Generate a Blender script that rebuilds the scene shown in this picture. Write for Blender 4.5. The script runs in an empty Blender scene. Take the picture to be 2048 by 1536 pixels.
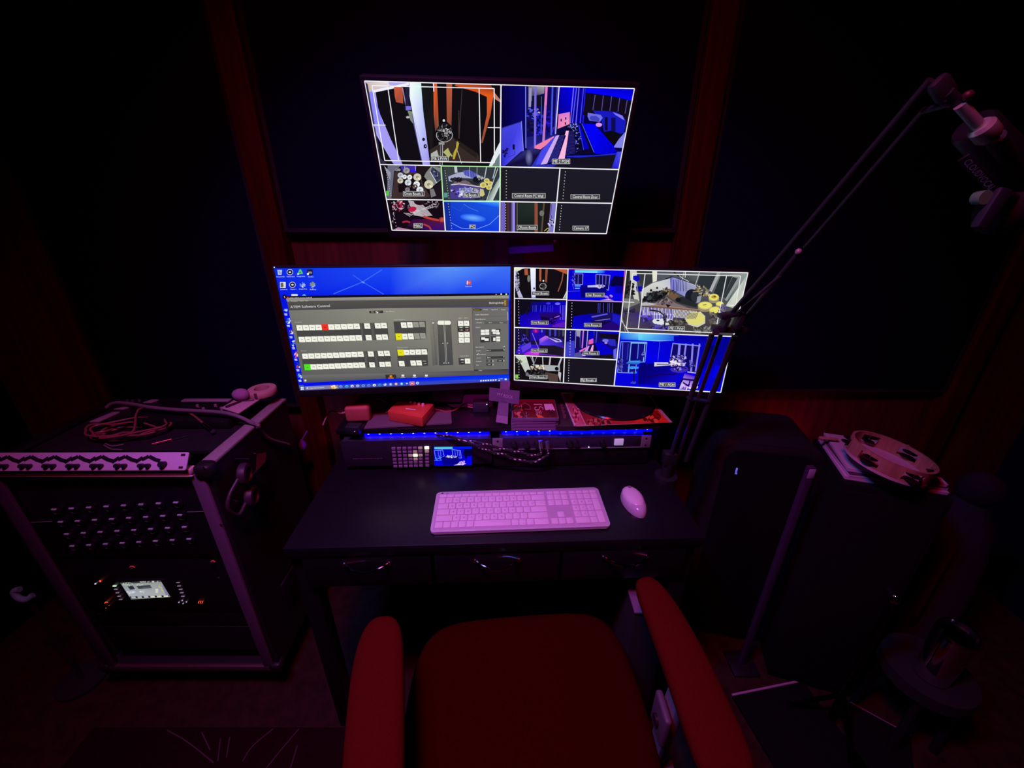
import bpy, bmesh, math, random
from mathutils import Vector, Matrix
random.seed(7)
S = bpy.context.scene
COL = S.collection
R = math.radians

# ---------------------------------------------------------------- camera, world, lights, exposure
PITCH, FOC, EYE = R(24), 820.0, 1.5
cam_d = bpy.data.cameras.new('camera')
cam_d.sensor_width = 36.0
cam_d.lens = FOC / 2048 * 36.0
cam_d.clip_start = 0.02
cam = bpy.data.objects.new('camera', cam_d)
COL.objects.link(cam)
cam.location = (0, 0, EYE)
cam.rotation_euler = (R(90) - PITCH, 0, 0)
S.camera = cam
S.view_settings.view_transform = 'Standard'
S.view_settings.look = 'None'
S.view_settings.gamma = 1
S.view_settings.use_curve_mapping = False
S.view_settings.exposure = 0.0

w = bpy.data.worlds.new('world')
S.world = w
w.use_nodes = True
w.node_tree.nodes['Background'].inputs[0].default_value = (0.25, 0.03, 1.0, 1)
w.node_tree.nodes['Background'].inputs[1].default_value = 0.002


def lamp(name, kind, loc, target, power, color, size=0.3, angle=60, blend=0.6, spread=180):
    d = bpy.data.lights.new(name, kind)
    d.energy = power
    d.color = color
    if kind == 'AREA':
        d.shape = 'DISK'
        d.size = size
        d.spread = R(spread)
    if kind == 'SPOT':
        d.spot_size = R(angle)
        d.spot_blend = blend
        d.shadow_soft_size = size
    o = bpy.data.objects.new(name, d)
    COL.objects.link(o)
    o.location = loc
    o.rotation_euler = (Vector(target) - Vector(loc)).to_track_quat('-Z', 'Y').to_euler()
    return o


# coloured stage lamps hanging under the ceiling behind the viewer
lamp('red_stage_lamp', 'AREA', (-0.25, 0.10, 2.60), (0.0, 0.75, 0.6), 8.3, (1, 0.010, 0.02), 0.30, spread=110)
lamp('blue_stage_lamp', 'AREA', (-0.55, 0.20, 2.60), (-0.05, 0.80, 0.76), 6.6, (0.16, 0.20, 1.0), 0.25, spread=84)
# glow strips that wash the wall behind the lower monitors and behind the floor speaker
lamp('monitor_backlight', 'AREA', (-0.05, 1.27, 1.22), (-0.05, 1.45, 1.22), 0.10, (1, 0.01, 0.75), 0.5)
lamp('red_uplight', 'AREA', (1.02, 1.29, 0.62), (1.10, 1.42, 0.80), 0.12, (1, 0.01, 0.12), 0.12)
lamp('left_red_uplight', 'AREA', (-0.66, 1.30, 0.66), (-0.66, 1.42, 0.82), 0.03, (1, 0.01, 0.06), 0.10)


# ---------------------------------------------------------------- measuring helpers
CT, ST = math.cos(PITCH), math.sin(PITCH)


def sight(px, py):
    u = -(py - 768) / FOC
    return Vector(((px - 1024) / FOC, CT + u * ST, -ST + u * CT))


def at_z(px, py, z):
    r = sight(px, py)
    return r * ((z - EYE) / r.z) + Vector((0, 0, EYE))


def at_y(px, py, y):
    r = sight(px, py)
    return r * (y / r.y) + Vector((0, 0, EYE))


def at_x(px, py, x):
    r = sight(px, py)
    return r * (x / r.x) + Vector((0, 0, EYE))


def at_plane(px, py, p, n):
    r = sight(px, py)
    o = Vector((0, 0, EYE))
    return o + r * ((Vector(p) - o).dot(n) / r.dot(n))


DROT = R(2.0)


def dl(x, y, z=0.0):
    """desk coordinates (x right, y back from the front edge) to room coordinates"""
    return Vector((x * math.cos(DROT) - y * math.sin(DROT), 0.74 + x * math.sin(DROT) + y * math.cos(DROT), z))


# ---------------------------------------------------------------- materials
def lin(c):
    def f(v):
        v = v / 255
        return v / 12.92 if v <= 0.04045 else ((v + 0.055) / 1.055) ** 2.4
    return tuple(f(v) for v in c)


MATS = {}


def mat(name, color, rough=0.6, metal=0.0, emit=0.0, ecol=None, noise=0.0, scale=30, bump=0.0, spec=0.5, trans=0.0, coat=0.0, alpha=1.0):
    if name in MATS:
        return MATS[name]
    m = bpy.data.materials.new(name)
    m.use_nodes = True
    nt = m.node_tree
    b = nt.nodes['Principled BSDF']
    b.inputs['Base Color'].default_value = (*color, 1)
    b.inputs['Roughness'].default_value = rough
    b.inputs['Metallic'].default_value = metal
    b.inputs['Specular IOR Level'].default_value = spec
    b.inputs['Transmission Weight'].default_value = trans
    b.inputs['Coat Weight'].default_value = coat
    b.inputs['Alpha'].default_value = alpha
    if emit:
        b.inputs['Emission Color'].default_value = (*(ecol or color), 1)
        b.inputs['Emission Strength'].default_value = emit
    if noise or bump:
        tc = nt.nodes.new('ShaderNodeTexCoord')
        n = nt.nodes.new('ShaderNodeTexNoise')
        n.inputs['Scale'].default_value = scale
        n.inputs['Detail'].default_value = 6
        nt.links.new(tc.outputs['Object'], n.inputs['Vector'])
        if noise:
            mx = nt.nodes.new('ShaderNodeMix')
            mx.data_type = 'RGBA'
            mx.inputs['A'].default_value = (*[c * (1 - noise) for c in color], 1)
            mx.inputs['B'].default_value = (*[min(1, c * (1 + noise)) for c in color], 1)
            nt.links.new(n.outputs['Fac'], mx.inputs['Factor'])
            nt.links.new(mx.outputs['Result'], b.inputs['Base Color'])
        if bump:
            bp = nt.nodes.new('ShaderNodeBump')
            bp.inputs['Strength'].default_value = bump
            bp.inputs['Distance'].default_value = 0.002
            nt.links.new(n.outputs['Fac'], bp.inputs['Height'])
            nt.links.new(bp.outputs['Normal'], b.inputs['Normal'])
    MATS[name] = m
    return m


def wood(name, c1, c2, scale=3.0, rough=0.55):
    m = bpy.data.materials.new(name)
    m.use_nodes = True
    nt = m.node_tree
    b = nt.nodes['Principled BSDF']
    b.inputs['Roughness'].default_value = rough
    b.inputs['Specular IOR Level'].default_value = 0.12
    tc = nt.nodes.new('ShaderNodeTexCoord')
    mp = nt.nodes.new('ShaderNodeMapping')
    mp.inputs['Scale'].default_value = (scale * 8, scale * 8, scale * 0.6)
    n = nt.nodes.new('ShaderNodeTexNoise')
    n.inputs['Scale'].default_value = 3
    n.inputs['Detail'].default_value = 8
    cr = nt.nodes.new('ShaderNodeValToRGB')
    cr.color_ramp.elements[0].color = (*c1, 1)
    cr.color_ramp.elements[1].color = (*c2, 1)
    cr.color_ramp.elements[0].position = 0.3
    cr.color_ramp.elements[1].position = 0.7
    nt.links.new(tc.outputs['Object'], mp.inputs['Vector'])
    nt.links.new(mp.outputs['Vector'], n.inputs['Vector'])
    nt.links.new(n.outputs['Fac'], cr.inputs['Fac'])
    nt.links.new(cr.outputs['Color'], b.inputs['Base Color'])
    return m


def picture_mat(name, glow, rough=0.4):
    """reads the drawing's own colours; glow 0 = print, glow 1 = lit display"""
    m = bpy.data.materials.new(name)
    m.use_nodes = True
    nt = m.node_tree
    b = nt.nodes['Principled BSDF']
    a = nt.nodes.new('ShaderNodeVertexColor')
    a.layer_name = 'ink'
    b.inputs['Roughness'].default_value = rough
    if glow:
        b.inputs['Base Color'].default_value = (0.004, 0.004, 0.005, 1)
        b.inputs['Specular IOR Level'].default_value = 0.1
        nt.links.new(a.outputs['Color'], b.inputs['Emission Color'])
        b.inputs['Emission Strength'].default_value = glow
    else:
        nt.links.new(a.outputs['Color'], b.inputs['Base Color'])
    return m


M_DISPLAY = picture_mat('lit_display', 1.0)
M_PRINT = picture_mat('printed_card', 0, 0.35)
M_INK_MATT = picture_mat('matt_print', 0, 0.7)
black_plastic = mat('black_plastic', (0.012, 0.012, 0.014), 0.45, noise=0.2, scale=80)
black_matte = mat('black_matte', (0.008, 0.008, 0.009), 0.85, noise=0.3, scale=40)
black_metal = mat('black_powder_metal', (0.015, 0.015, 0.017), 0.4, 0.3, bump=0.2, scale=600)
desk_black = mat('black_ash_laminate', (0.007, 0.006, 0.009), 0.36, noise=0.25, scale=120, bump=0.15, spec=0.45)
alu = mat('brushed_aluminium', (0.55, 0.53, 0.55), 0.38, 0.9, noise=0.08, scale=60)
alu_dull = mat('scuffed_aluminium', (0.42, 0.38, 0.36), 0.45, 0.2, noise=0.2, scale=50)
chrome = mat('polished_chrome', (0.85, 0.85, 0.86), 0.08, 1.0)
silver_paint = mat('silver_paint', (0.35, 0.35, 0.38), 0.4, 0.35, noise=0.06, scale=50)
white_plastic = mat('white_plastic', (0.78, 0.76, 0.78), 0.35, noise=0.02, scale=40)
white_frame = mat('satin_white_frame', (0.62, 0.60, 0.66), 0.3, 0.1)
grey_ink = mat('grey_ink', (0.10, 0.09, 0.11), 0.6)
key_white = mat('key_white', (0.80, 0.76, 0.78), 0.45)
paper = mat('paper_white', (0.7, 0.68, 0.68), 0.8, noise=0.05, scale=60)
red_plastic = mat('red_orange_plastic', (0.75, 0.10, 0.05), 0.38, noise=0.06, scale=90)
orange_cloth = mat('orange_rubber', (0.55, 0.14, 0.10), 0.6, noise=0.15, scale=60)
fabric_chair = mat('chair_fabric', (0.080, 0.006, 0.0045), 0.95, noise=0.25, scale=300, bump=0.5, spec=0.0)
fabric_dark = mat('dark_acoustic_fabric', (0.003, 0.003, 0.024), 1.0, noise=0.3, scale=200, bump=0.6, spec=0.1)
grey_plastic = mat('grey_plastic', (0.18, 0.17, 0.20), 0.5)
white_led = mat('white_led', (1, 1, 1), 0.5, emit=3.0, ecol=(0.85, 0.9, 1))
blue_led = mat('blue_led', (0.02, 0.02, 1), 0.5, emit=28.0, ecol=(0.0, 0.0, 1))
bluewhite_led = mat('bluewhite_led', (0.5, 0.6, 1), 0.5, emit=6.0, ecol=(0.3, 0.4, 1))
red_led = mat('red_led', (1, 0.1, 0.03), 0.5, emit=1.2, ecol=(1, 0.10, 0.03))
red_led_dim = mat('dim_red_led', (1, 0.1, 0.05), 0.5, emit=0.25, ecol=(1, 0.07, 0.08))
green_led = mat('green_led', (0.6, 1, 0.6), 0.5, emit=1.2, ecol=(0.6, 1, 0.6))
grey_led = mat('dim_white_led', (0.6, 0.6, 0.6), 0.5, emit=0.12, ecol=(0.7, 0.8, 0.9))
wood_post = wood('rust_stained_wood', (0.035, 0.004, 0.0006), (0.07, 0.009, 0.0012))
wood_wall = wood('red_brown_boards', (0.06, 0.016, 0.013), (0.12, 0.028, 0.022), 1.5, 0.7)
wood_floor = wood('dark_floor_boards', (0.022, 0.009, 0.008), (0.045, 0.018, 0.014), 1.2, 0.5)
wood_light = wood('pale_wood', (0.32, 0.16, 0.10), (0.5, 0.28, 0.18), 3.0, 0.5)


# ---------------------------------------------------------------- object helpers
class MB:
    """collects shapes and links them as ONE mesh object"""

    def __init__(self):
        self.bm = bmesh.new()

    def _xf(self, verts, M):
        for v in verts:
            v.co = M @ v.co

    def box(self, c, s, bevel=0.0, rot=None, seg=2, mi=0):
        r = bmesh.ops.create_cube(self.bm, size=1.0)
        vs = r['verts']
        for v in vs:
            v.co = Vector((v.co.x * s[0], v.co.y * s[1], v.co.z * s[2]))
        if bevel:
            es = list({e for v in vs for e in v.link_edges})
            fs = bmesh.ops.bevel(self.bm, geom=es + vs, offset=bevel, segments=seg, affect='EDGES', profile=0.5)
            vs = list({v for f in fs['faces'] for v in f.verts} | {v for v in vs if v.is_valid})
        M = Matrix.Translation(c)
        if rot:
            M = M @ Matrix.Rotation(rot[2], 4, 'Z') @ Matrix.Rotation(rot[1], 4, 'Y') @ Matrix.Rotation(rot[0], 4, 'X')
        self._xf(vs, M)
        if mi:
            for f in {f for v in vs for f in v.link_faces}:
                f.material_index = mi
        return self

    def cyl(self, p0, p1, r0, r1=None, n=20, mi=0, cap=True):
        p0, p1 = Vector(p0), Vector(p1)
        r1 = r0 if r1 is None else r1
        d = p1 - p0
        q = d.to_track_quat('Z', 'Y').to_matrix().to_4x4()
        r = bmesh.ops.create_cone(self.bm, segments=n, cap_ends=cap, radius1=r0, radius2=r1, depth=d.length)
        self._xf(r['verts'], Matrix.Translation((p0 + p1) / 2) @ q)
        if mi:
            for f in {f for v in r['verts'] for f in v.link_faces}:
                f.material_index = mi
        return self

    def ball(self, c, s, n=16, rot=None):
        r = bmesh.ops.create_uvsphere(self.bm, u_segments=n, v_segments=n // 2, radius=1)
        M = Matrix.Translation(c)
        if rot:
            M = M @ Matrix.Rotation(rot[2], 4, 'Z') @ Matrix.Rotation(rot[1], 4, 'Y') @ Matrix.Rotation(rot[0], 4, 'X')
        s = (s, s, s) if isinstance(s, (int, float)) else s
        self._xf(r['verts'], M @ Matrix.Diagonal((*s, 1)))
        return self

    def lathe(self, prof, n=40, M=None, closed=False):
        rings = []
        for (r, z) in prof:
            rings.append([self.bm.verts.new((r * math.cos(2 * math.pi * k / n), r * math.sin(2 * math.pi * k / n), z)) for k in range(n)])
        m = len(rings)
        for i in range(m if closed else m - 1):
            a, b = rings[i], rings[(i + 1) % m]
            for k in range(n):
                self.bm.faces.new((a[k], a[(k + 1) % n], b[(k + 1) % n], b[k]))
        if not closed:
            for ring in (rings[0][::-1], rings[-1]):
                if (ring[0].co - ring[n // 2].co).length > 1e-5:
                    self.bm.faces.new(ring)
        if M is not None:
            self._xf([v for ring in rings for v in ring], M)
        return self

    def tube(self, pts, r, n=10, smooth=6, stripe=None, rend=None):
        pts = [Vector(p) for p in pts]
        if smooth and len(pts) > 2:
            P = [pts[0] * 2 - pts[1]] + pts + [pts[-1] * 2 - pts[-2]]
            out = []
            for i in range(1, len(P) - 2):
                for k in range(smooth):
                    t = k / smooth
                    a, b, c, d = P[i - 1:i + 3]
                    out.append(0.5 * ((2 * b) + (c - a) * t + (2 * a - 5 * b + 4 * c - d) * t * t + (3 * b - a - 3 * c + d) * t ** 3))
            out.append(pts[-1])
            pts = out
        rings = []
        up = None
        for i, p in enumerate(pts):
            d = (pts[min(i + 1, len(pts) - 1)] - pts[max(i - 1, 0)]).normalized()
            if up is None:
                up = d.orthogonal().normalized()
            up = (up - d * up.dot(d)).normalized()
            s = d.cross(up)
            rr = r if rend is None else r + (rend - r) * i / (len(pts) - 1)
            rings.append([self.bm.verts.new(p + (up * math.cos(2 * math.pi * k / n) + s * math.sin(2 * math.pi * k / n)) * rr) for k in range(n)])
        for i in range(len(rings) - 1):
            a, b = rings[i], rings[i + 1]
            for k in range(n):
                f = self.bm.faces.new((a[k], a[(k + 1) % n], b[(k + 1) % n], b[k]))
                if stripe and (i + 2 * k) % stripe == 0:
                    f.material_index = 1
        self.bm.faces.new(rings[0][::-1])
        self.bm.faces.new(rings[-1])
        return self

    def prism(self, pts, z0, z1, bevel=0.0, mi=0):
        a = [self.bm.verts.new((p[0], p[1], z0)) for p in pts]
        b = [self.bm.verts.new((p[0], p[1], z1)) for p in pts]
        n = len(pts)
        fs = [self.bm.faces.new(a[::-1]), self.bm.faces.new(b)]
        for k in range(n):
            fs.append(self.bm.faces.new((a[k], a[(k + 1) % n], b[(k + 1) % n], b[k])))
        for f in fs:
            f.material_index = mi
        if bevel:
            es = list({e for f in fs for e in f.edges})
            bmesh.ops.bevel(self.bm, geom=es, offset=bevel, segments=2, affect='EDGES', profile=0.5)
        return self

    def xf(self, M):
        self._xf(self.bm.verts, M)
        return self

    def build(self, name, m, parent=None, smooth=True, loc=None, rot=None, **props):
        bmesh.ops.recalc_face_normals(self.bm, faces=self.bm.faces)
        me = bpy.data.meshes.new(name)
        self.bm.to_mesh(me)
        self.bm.free()
        for x in (m if isinstance(m, (list, tuple)) else [m]):
            me.materials.append(x)
        o = bpy.data.objects.new(name, me)
        COL.objects.link(o)
        if parent:
            o.parent = parent
        if loc:
            o.location = loc
        if rot:
            o.rotation_euler = rot
        if smooth:
            for p in me.polygons:
                p.use_smooth = True
            me.set_sharp_from_angle(angle=R(35))
        for k, v in props.items():
            o[k] = v
        return o


def tag(o, label, cat, group=None):
    o['label'] = label
    o['category'] = cat
    if group:
        o['group'] = group
    return o


def thing(name, label, cat, loc=(0, 0, 0), rz=0.0, group=None, rot=None):
    o = bpy.data.objects.new(name, None)
    o.empty_display_size = 0.05
    COL.objects.link(o)
    o.location = loc
    o.rotation_euler = rot if rot else (0, 0, rz)
    return tag(o, label, cat, group)


def struct(name, mb, m):
    o = mb.build(name, m, smooth=False)
    o['kind'] = 'structure'
    return o


def rrect(x0, y0, x1, y1, r, n=5):
    pts = []
    for cx, cy, a in ((x1 - r, y1 - r, 0), (x0 + r, y1 - r, 90), (x0 + r, y0 + r, 180), (x1 - r, y0 + r, 270)):
        for k in range(n + 1):
            t = R(a + 90 * k / n)
            pts.append((cx + r * math.cos(t), cy + r * math.sin(t)))
    return pts


# ---------------------------------------------------------------- flat artwork (displays, prints, lettering)
def homography(src, dst):
    A = []
    for (x, y), (u, v) in zip(src, dst):
        A.append([x, y, 1, 0, 0, 0, -u * x, -u * y, u])
        A.append([0, 0, 0, x, y, 1, -v * x, -v * y, v])
    n = 8
    for i in range(n):
        p = max(range(i, n), key=lambda r: abs(A[r][i]))
        A[i], A[p] = A[p], A[i]
        for r in range(n):
            if r != i:
                f = A[r][i] / A[i][i]
                for c in range(i, n + 1):
                    A[r][c] -= f * A[i][c]
    h = [A[i][n] / A[i][i] for i in range(n)] + [1.0]
    return h


_FONT_CACHE = {}


def glyphs(text):
    """triangles of a text, origin at its centre, cap height 1"""
    if text in _FONT_CACHE:
        return _FONT_CACHE[text]
    cu = bpy.data.curves.new('t', 'FONT')
    cu.body = text
    cu.resolution_u = 2
    cu.align_x = 'CENTER'
    o = bpy.data.objects.new('t', cu)
    COL.objects.link(o)
    bpy.context.view_layer.update()
    me = o.evaluated_get(bpy.context.evaluated_depsgraph_get()).to_mesh()
    k = 1 / 0.69
    polys = [[(me.vertices[i].co.x * k, me.vertices[i].co.y * k - 0.5) for i in p.vertices] for p in me.polygons]
    wd = max([q[0] for p in polys for q in p] + [0.1]) * 2
    bpy.data.objects.remove(o)
    bpy.data.curves.remove(cu)
    _FONT_CACHE[text] = (polys, wd)
    return polys, wd


class Art:
    """flat drawing on a rectangle width x height (metres); corners = where that rectangle lies in the picked view"""

    def __init__(self, width, height, corners=None, step=1.5e-5):
        self.w, self.h, self.step = width, height, step
        self.polys = []
        self.z = 0
        self.clipq = None
        self.ox, self.oy, self.sc = 0, 0, 1
        dst = [(-width / 2, height / 2), (width / 2, height / 2), (width / 2, -height / 2), (-width / 2, -height / 2)]
        self.H = homography(corners, dst) if corners else None
        self.bound = dst[::-1]

    def view(self, ox, oy, sc):
        self.ox, self.oy, self.sc = ox, oy, sc

    def loc(self, p):
        if self.H is None:
            return (p[0], p[1])
        x, y = self.ox + p[0] / self.sc, self.oy + p[1] / self.sc
        h = self.H
        d = h[6] * x + h[7] * y + h[8]
        return ((h[0] * x + h[1] * y + h[2]) / d, (h[3] * x + h[4] * y + h[5]) / d)

    def clip(self, pts=None):
        if pts is None:
            self.clipq = None
            return
        q = [self.loc(p) for p in pts]
        a = sum(q[i][0] * q[(i + 1) % len(q)][1] - q[(i + 1) % len(q)][0] * q[i][1] for i in range(len(q)))
        self.clipq = q if a > 0 else q[::-1]

    def _emit(self, q, cols):
        for region in ([self.bound] + ([self.clipq] if self.clipq else [])):
            n = len(region)
            for i in range(n):
                a, b = region[i], region[(i + 1) % n]
                side = lambda p: (b[0] - a[0]) * (p[1] - a[1]) - (b[1] - a[1]) * (p[0] - a[0])
                out, oc = [], []
                for k in range(len(q)):
                    p, r = q[k], q[(k + 1) % len(q)]
                    cp, cr = cols[k], cols[(k + 1) % len(q)]
                    sp, sr = side(p), side(r)
                    if sp >= 0:
                        out.append(p)
                        oc.append(cp)
                    if (sp >= 0) != (sr >= 0):
                        t = sp / (sp - sr)
                        out.append((p[0] + (r[0] - p[0]) * t, p[1] + (r[1] - p[1]) * t))
                        oc.append(tuple(x + (y - x) * t for x, y in zip(cp, cr)))
                q, cols = out, oc
                if len(q) < 3:
                    return
        self.polys.append((q, cols, self.z))

    def up(self):
        self.z += 1

    def poly(self, pts, col, raise_=True):
        if raise_:
            self.up()
        cols = [lin(c) for c in col] if isinstance(col[0], (tuple, list)) else [lin(col)] * len(pts)
        self._emit([self.loc(p) for p in pts], cols)

    def grad(self, pts4, c0, c1, n=1):
        """quad shaded from its first edge's colours (c0) to the third's (c1)"""
        self.poly(pts4, [c0, c0, c1, c1])

    def line(self, a, b, wd, col, raise_=True):
        dx, dy = b[0] - a[0], b[1] - a[1]
        L = math.hypot(dx, dy) or 1
        nx, ny = -dy / L * wd / 2, dx / L * wd / 2
        self.poly([(a[0] + nx, a[1] + ny), (b[0] + nx, b[1] + ny), (b[0] - nx, b[1] - ny), (a[0] - nx, a[1] - ny)], col, raise_)

    def path(self, pts, wd, col):
        self.up()
        for a, b in zip(pts, pts[1:]):
            self.line(a, b, wd, col, False)

    def oval(self, c, rx, ry, col, rot=0, n=20, raise_=True, edge=None):
        pts = []
        for k in range(n):
            t = 2 * math.pi * k / n
            x, y = rx * math.cos(t), ry * math.sin(t)
            pts.append((c[0] + x * math.cos(rot) - y * math.sin(rot), c[1] + x * math.sin(rot) + y * math.cos(rot)))
        if edge is None:
            self.poly(pts, col, raise_)
        else:
            if raise_:
                self.up()
            for k in range(n):
                self.poly([c, pts[k], pts[(k + 1) % n]], [col, edge, edge], False)

    def rect(self, x0, y0, x1, y1, col, raise_=True):
        self.poly([(x0, y0), (x1, y0), (x1, y1), (x0, y1)], col, raise_)

    def frame(self, pts, wd, col):
        self.path(list(pts) + [pts[0]], wd, col)

    def scatter(self, c, rx, ry, n, size, cols, rot=0):
        self.up()
        for _ in range(n):
            t, r = random.uniform(0, 2 * math.pi), math.sqrt(random.random())
            x, y = r * rx * math.cos(t), r * ry * math.sin(t)
            p = (c[0] + x * math.cos(rot) - y * math.sin(rot), c[1] + x * math.sin(rot) + y * math.cos(rot))
            a, L, W = random.uniform(0, 3.14), random.uniform(0.4, 1) * size, random.uniform(0.15, 0.6) * size
            u, v = (math.cos(a) * L, math.sin(a) * L), (-math.sin(a) * W, math.cos(a) * W)
            self.up()
            self.poly([(p[0] + u[0] + v[0], p[1] + u[1] + v[1]), (p[0] - u[0] + v[0], p[1] - u[1] + v[1]), (p[0] - u[0] - v[0], p[1] - u[1] - v[1]), (p[0] + u[0] - v[0], p[1] + u[1] - v[1])], random.choice(cols), False)

    def text(self, s, c, h, col, width=None, rot=None, raise_=True):
        """s centred at c, cap height h (view units); width squeezes it to fit"""
        if raise_:
            self.up()
        g, gw = glyphs(s)
        o = self.loc(c)
        if self.H is None:
            hy, wx = h, (width / gw if width else h)
            r = rot or 0
        else:
            e = self.loc((c[0], c[1] - h))
            hy = math.hypot(e[0] - o[0], e[1] - o[1])
            wx = hy
            if width:
                e1, e2 = self.loc((c[0] - width / 2, c[1])), self.loc((c[0] + width / 2, c[1]))
                wx = math.hypot(e1[0] - e2[0], e1[1] - e2[1]) / gw
            r = rot or 0
        cl = lin(col)
        ca, sa = math.cos(r), math.sin(r)
        for p in g:
            q = [(o[0] + x * wx * ca - y * hy * sa, o[1] + x * wx * sa + y * hy * ca) for x, y in p]
            self._emit(q, [cl] * len(q))

    def tagbox(self, s, c, w_, h_, th=None):
        x, y = c
        self.rect(x - w_ / 2, y - h_ / 2, x + w_ / 2, y + h_ / 2, (215, 215, 215))
        b = h_ * 0.07
        self.rect(x - w_ / 2 + b, y - h_ / 2 + b, x + w_ / 2 - b, y + h_ / 2 - b, (72, 72, 74))
        self.text(s, (x, y), h_ * 0.60, (240, 240, 240), w_ * 0.86)

    def build(self, name, m, parent=None, M=None, **props):
        vs, fs, cs = [], [], []
        gx, gy = 140, 80
        grid = [[0] * gx for _ in range(gy)]
        groups = {}
        for q, cols, z in self.polys:
            groups.setdefault(z, []).append(q)
        depth = {}
        for z in sorted(groups):
            cells = set()
            for q in groups[z]:
                i0 = max(0, min(gx - 1, int((min(p[0] for p in q) / self.w + 0.5) * gx)))
                i1 = max(0, min(gx - 1, int((max(p[0] for p in q) / self.w + 0.5) * gx)))
                j0 = max(0, min(gy - 1, int((min(p[1] for p in q) / self.h + 0.5) * gy)))
                j1 = max(0, min(gy - 1, int((max(p[1] for p in q) / self.h + 0.5) * gy)))
                cells |= {(j, i) for j in range(j0, j1 + 1) for i in range(i0, i1 + 1)}
            d = 1 + max(grid[j][i] for j, i in cells)
            for j, i in cells:
                grid[j][i] = d
            depth[z] = d
        for q, cols, z in self.polys:
            i = len(vs)
            vs += [(p[0], -depth[z] * self.step, p[1]) for p in q]
            fs.append(list(range(i, i + len(q))))
            cs += cols
        if M is not None:
            vs = [M @ Vector(v) for v in vs]
        me = bpy.data.meshes.new(name)
        me.from_pydata(vs, [], fs)
        ca = me.color_attributes.new('ink', 'FLOAT_COLOR', 'CORNER')
        flat = []
        for f in fs:
            for i in f:
                flat += [*cs[i], 1.0]
        ca.data.foreach_set('color', flat)
        me.materials.append(m)
        o = bpy.data.objects.new(name, me)
        COL.objects.link(o)
        if parent:
            o.parent = parent
        for k, v in props.items():
            o[k] = v
        return o


# ================================================================ the room
YW = 1.40
b = MB(); b.box((0, 0.2, -0.05), (4.4, 4.4, 0.1)); struct('floor', b, wood_floor)
b = MB(); b.box((0, 0.2, 2.75), (4.4, 4.4, 0.1)); struct('ceiling', b, black_matte)
b = MB(); b.box((0, YW + 0.05, 1.35), (4.0, 0.1, 2.7)); struct('wall_back', b, wood_wall)
b = MB(); b.box((-1.95, 0.2, 1.35), (0.1, 2.4, 2.7)); struct('wall_left', b, fabric_dark)
b = MB(); b.box((2.05, 0.2, 1.35), (0.1, 2.4, 2.7)); struct('wall_right', b, fabric_dark)
b = MB(); b.box((0, -1.35, 1.35), (4.2, 0.1, 2.7)); struct('wall_rear', b, fabric_dark)
for i, (x0, x1) in enumerate(((-0.785, -0.715), (0.515, 0.585), (-1.56, -1.49), (1.60, 1.67))):
    b = MB(); b.box(((x0 + x1) / 2, YW - 0.025, 1.35), (x1 - x0, 0.05, 2.7), 0.004)
    struct('trim_%d' % (i + 1), b, wood_post)
b = MB(); b.box((0.0, YW - 0.012, 0.06), (4.0, 0.024, 0.12), 0.004)
struct('baseboard_back', b, black_matte)


def acoustic_panel(x0, x1, z0, z1, label):
    t = thing('acoustic_panel', label, 'acoustic panel', ((x0 + x1) / 2, YW - 0.002, z0), group=None)
    wd, ht = x1 - x0, z1 - z0
    MB().box((0, -0.018, ht / 2), (wd - 0.02, 0.03, ht - 0.02), 0.008).build('fabric_face', fabric_dark, t)
    f = MB()
    for s in (-1, 1):
        f.box((s * (wd / 2 - 0.006), -0.017, ht / 2), (0.012, 0.034, ht))
        f.box((0, -0.017, ht / 2 + s * (ht / 2 - 0.006)), (wd - 0.024, 0.034, 0.012))
    f.build('frame', black_matte, t, smooth=False)


acoustic_panel(-0.71, 0.51, 1.412, 2.65, 'dark fabric acoustic panel on the wall behind the top monitor')
acoustic_panel(-1.485, -0.79, 0.80, 2.65, 'dark fabric acoustic panel on the wall above the road case')
acoustic_panel(0.59, 1.595, 0.86, 2.65, 'dark fabric acoustic panel on the wall behind the boom arm')


# ================================================================ desk and riser shelf
desk = thing('desk', 'black three-drawer desk carrying the monitors, keyboard and mouse', 'desk', (0, 0.74, 0), DROT)
MB().box((-0.035, 0.30, 0.740), (1.01, 0.60, 0.030), 0.003).build('desktop', desk_black, desk)
for x in (-0.515, 0.436):
    for y in (0.035, 0.555):
        MB().box((x, y, 0.3625), (0.042, 0.042, 0.725), 0.002).build('leg', desk_black, desk)
    MB().box((x, 0.295, 0.66), (0.016, 0.478, 0.125), 0.002).build('side_apron', desk_black, desk)
MB().box((-0.04, 0.555, 0.48), (0.908, 0.016, 0.46), 0.002).build('back_panel', desk_black, desk)
MB().box((-0.04, 0.29, 0.615), (0.90, 0.50, 0.010)).build('drawer_bottom_board', desk_black, desk)
for xc in (-0.352, -0.036, 0.280):
    d = MB().box((xc, 0.012, 0.672), (0.308, 0.018, 0.100), 0.003).build('drawer', desk_black, desk)
    h = MB()
    pts = []
    for k in range(13):
        a = -1 + k / 6
        pts.append((xc + 0.054 * a, 0.004 - 0.030 * (1 - a * a), 0.698))
    h.tube(pts, 0.0032, 8, 2)
    for sx in (-1, 1):
        h.cyl((xc + sx * 0.054, 0.006, 0.698), (xc + sx * 0.054, -0.001, 0.698), 0.005)
    h.build('handle', chrome, d)

riser = thing('desk_riser_shelf', 'black riser shelf at the back of the desk holding both lower monitors', 'shelf', dl(0, 0, 0.755), DROT)
MB().box((-0.012, 0.455, 0.1245), (0.99, 0.27, 0.015), 0.002).build('shelf_board', desk_black, riser)
for x in (-0.50, 0.468):
    MB().box((x, 0.46, 0.0585), (0.016, 0.24, 0.117), 0.002).build('support', desk_black, riser)

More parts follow.
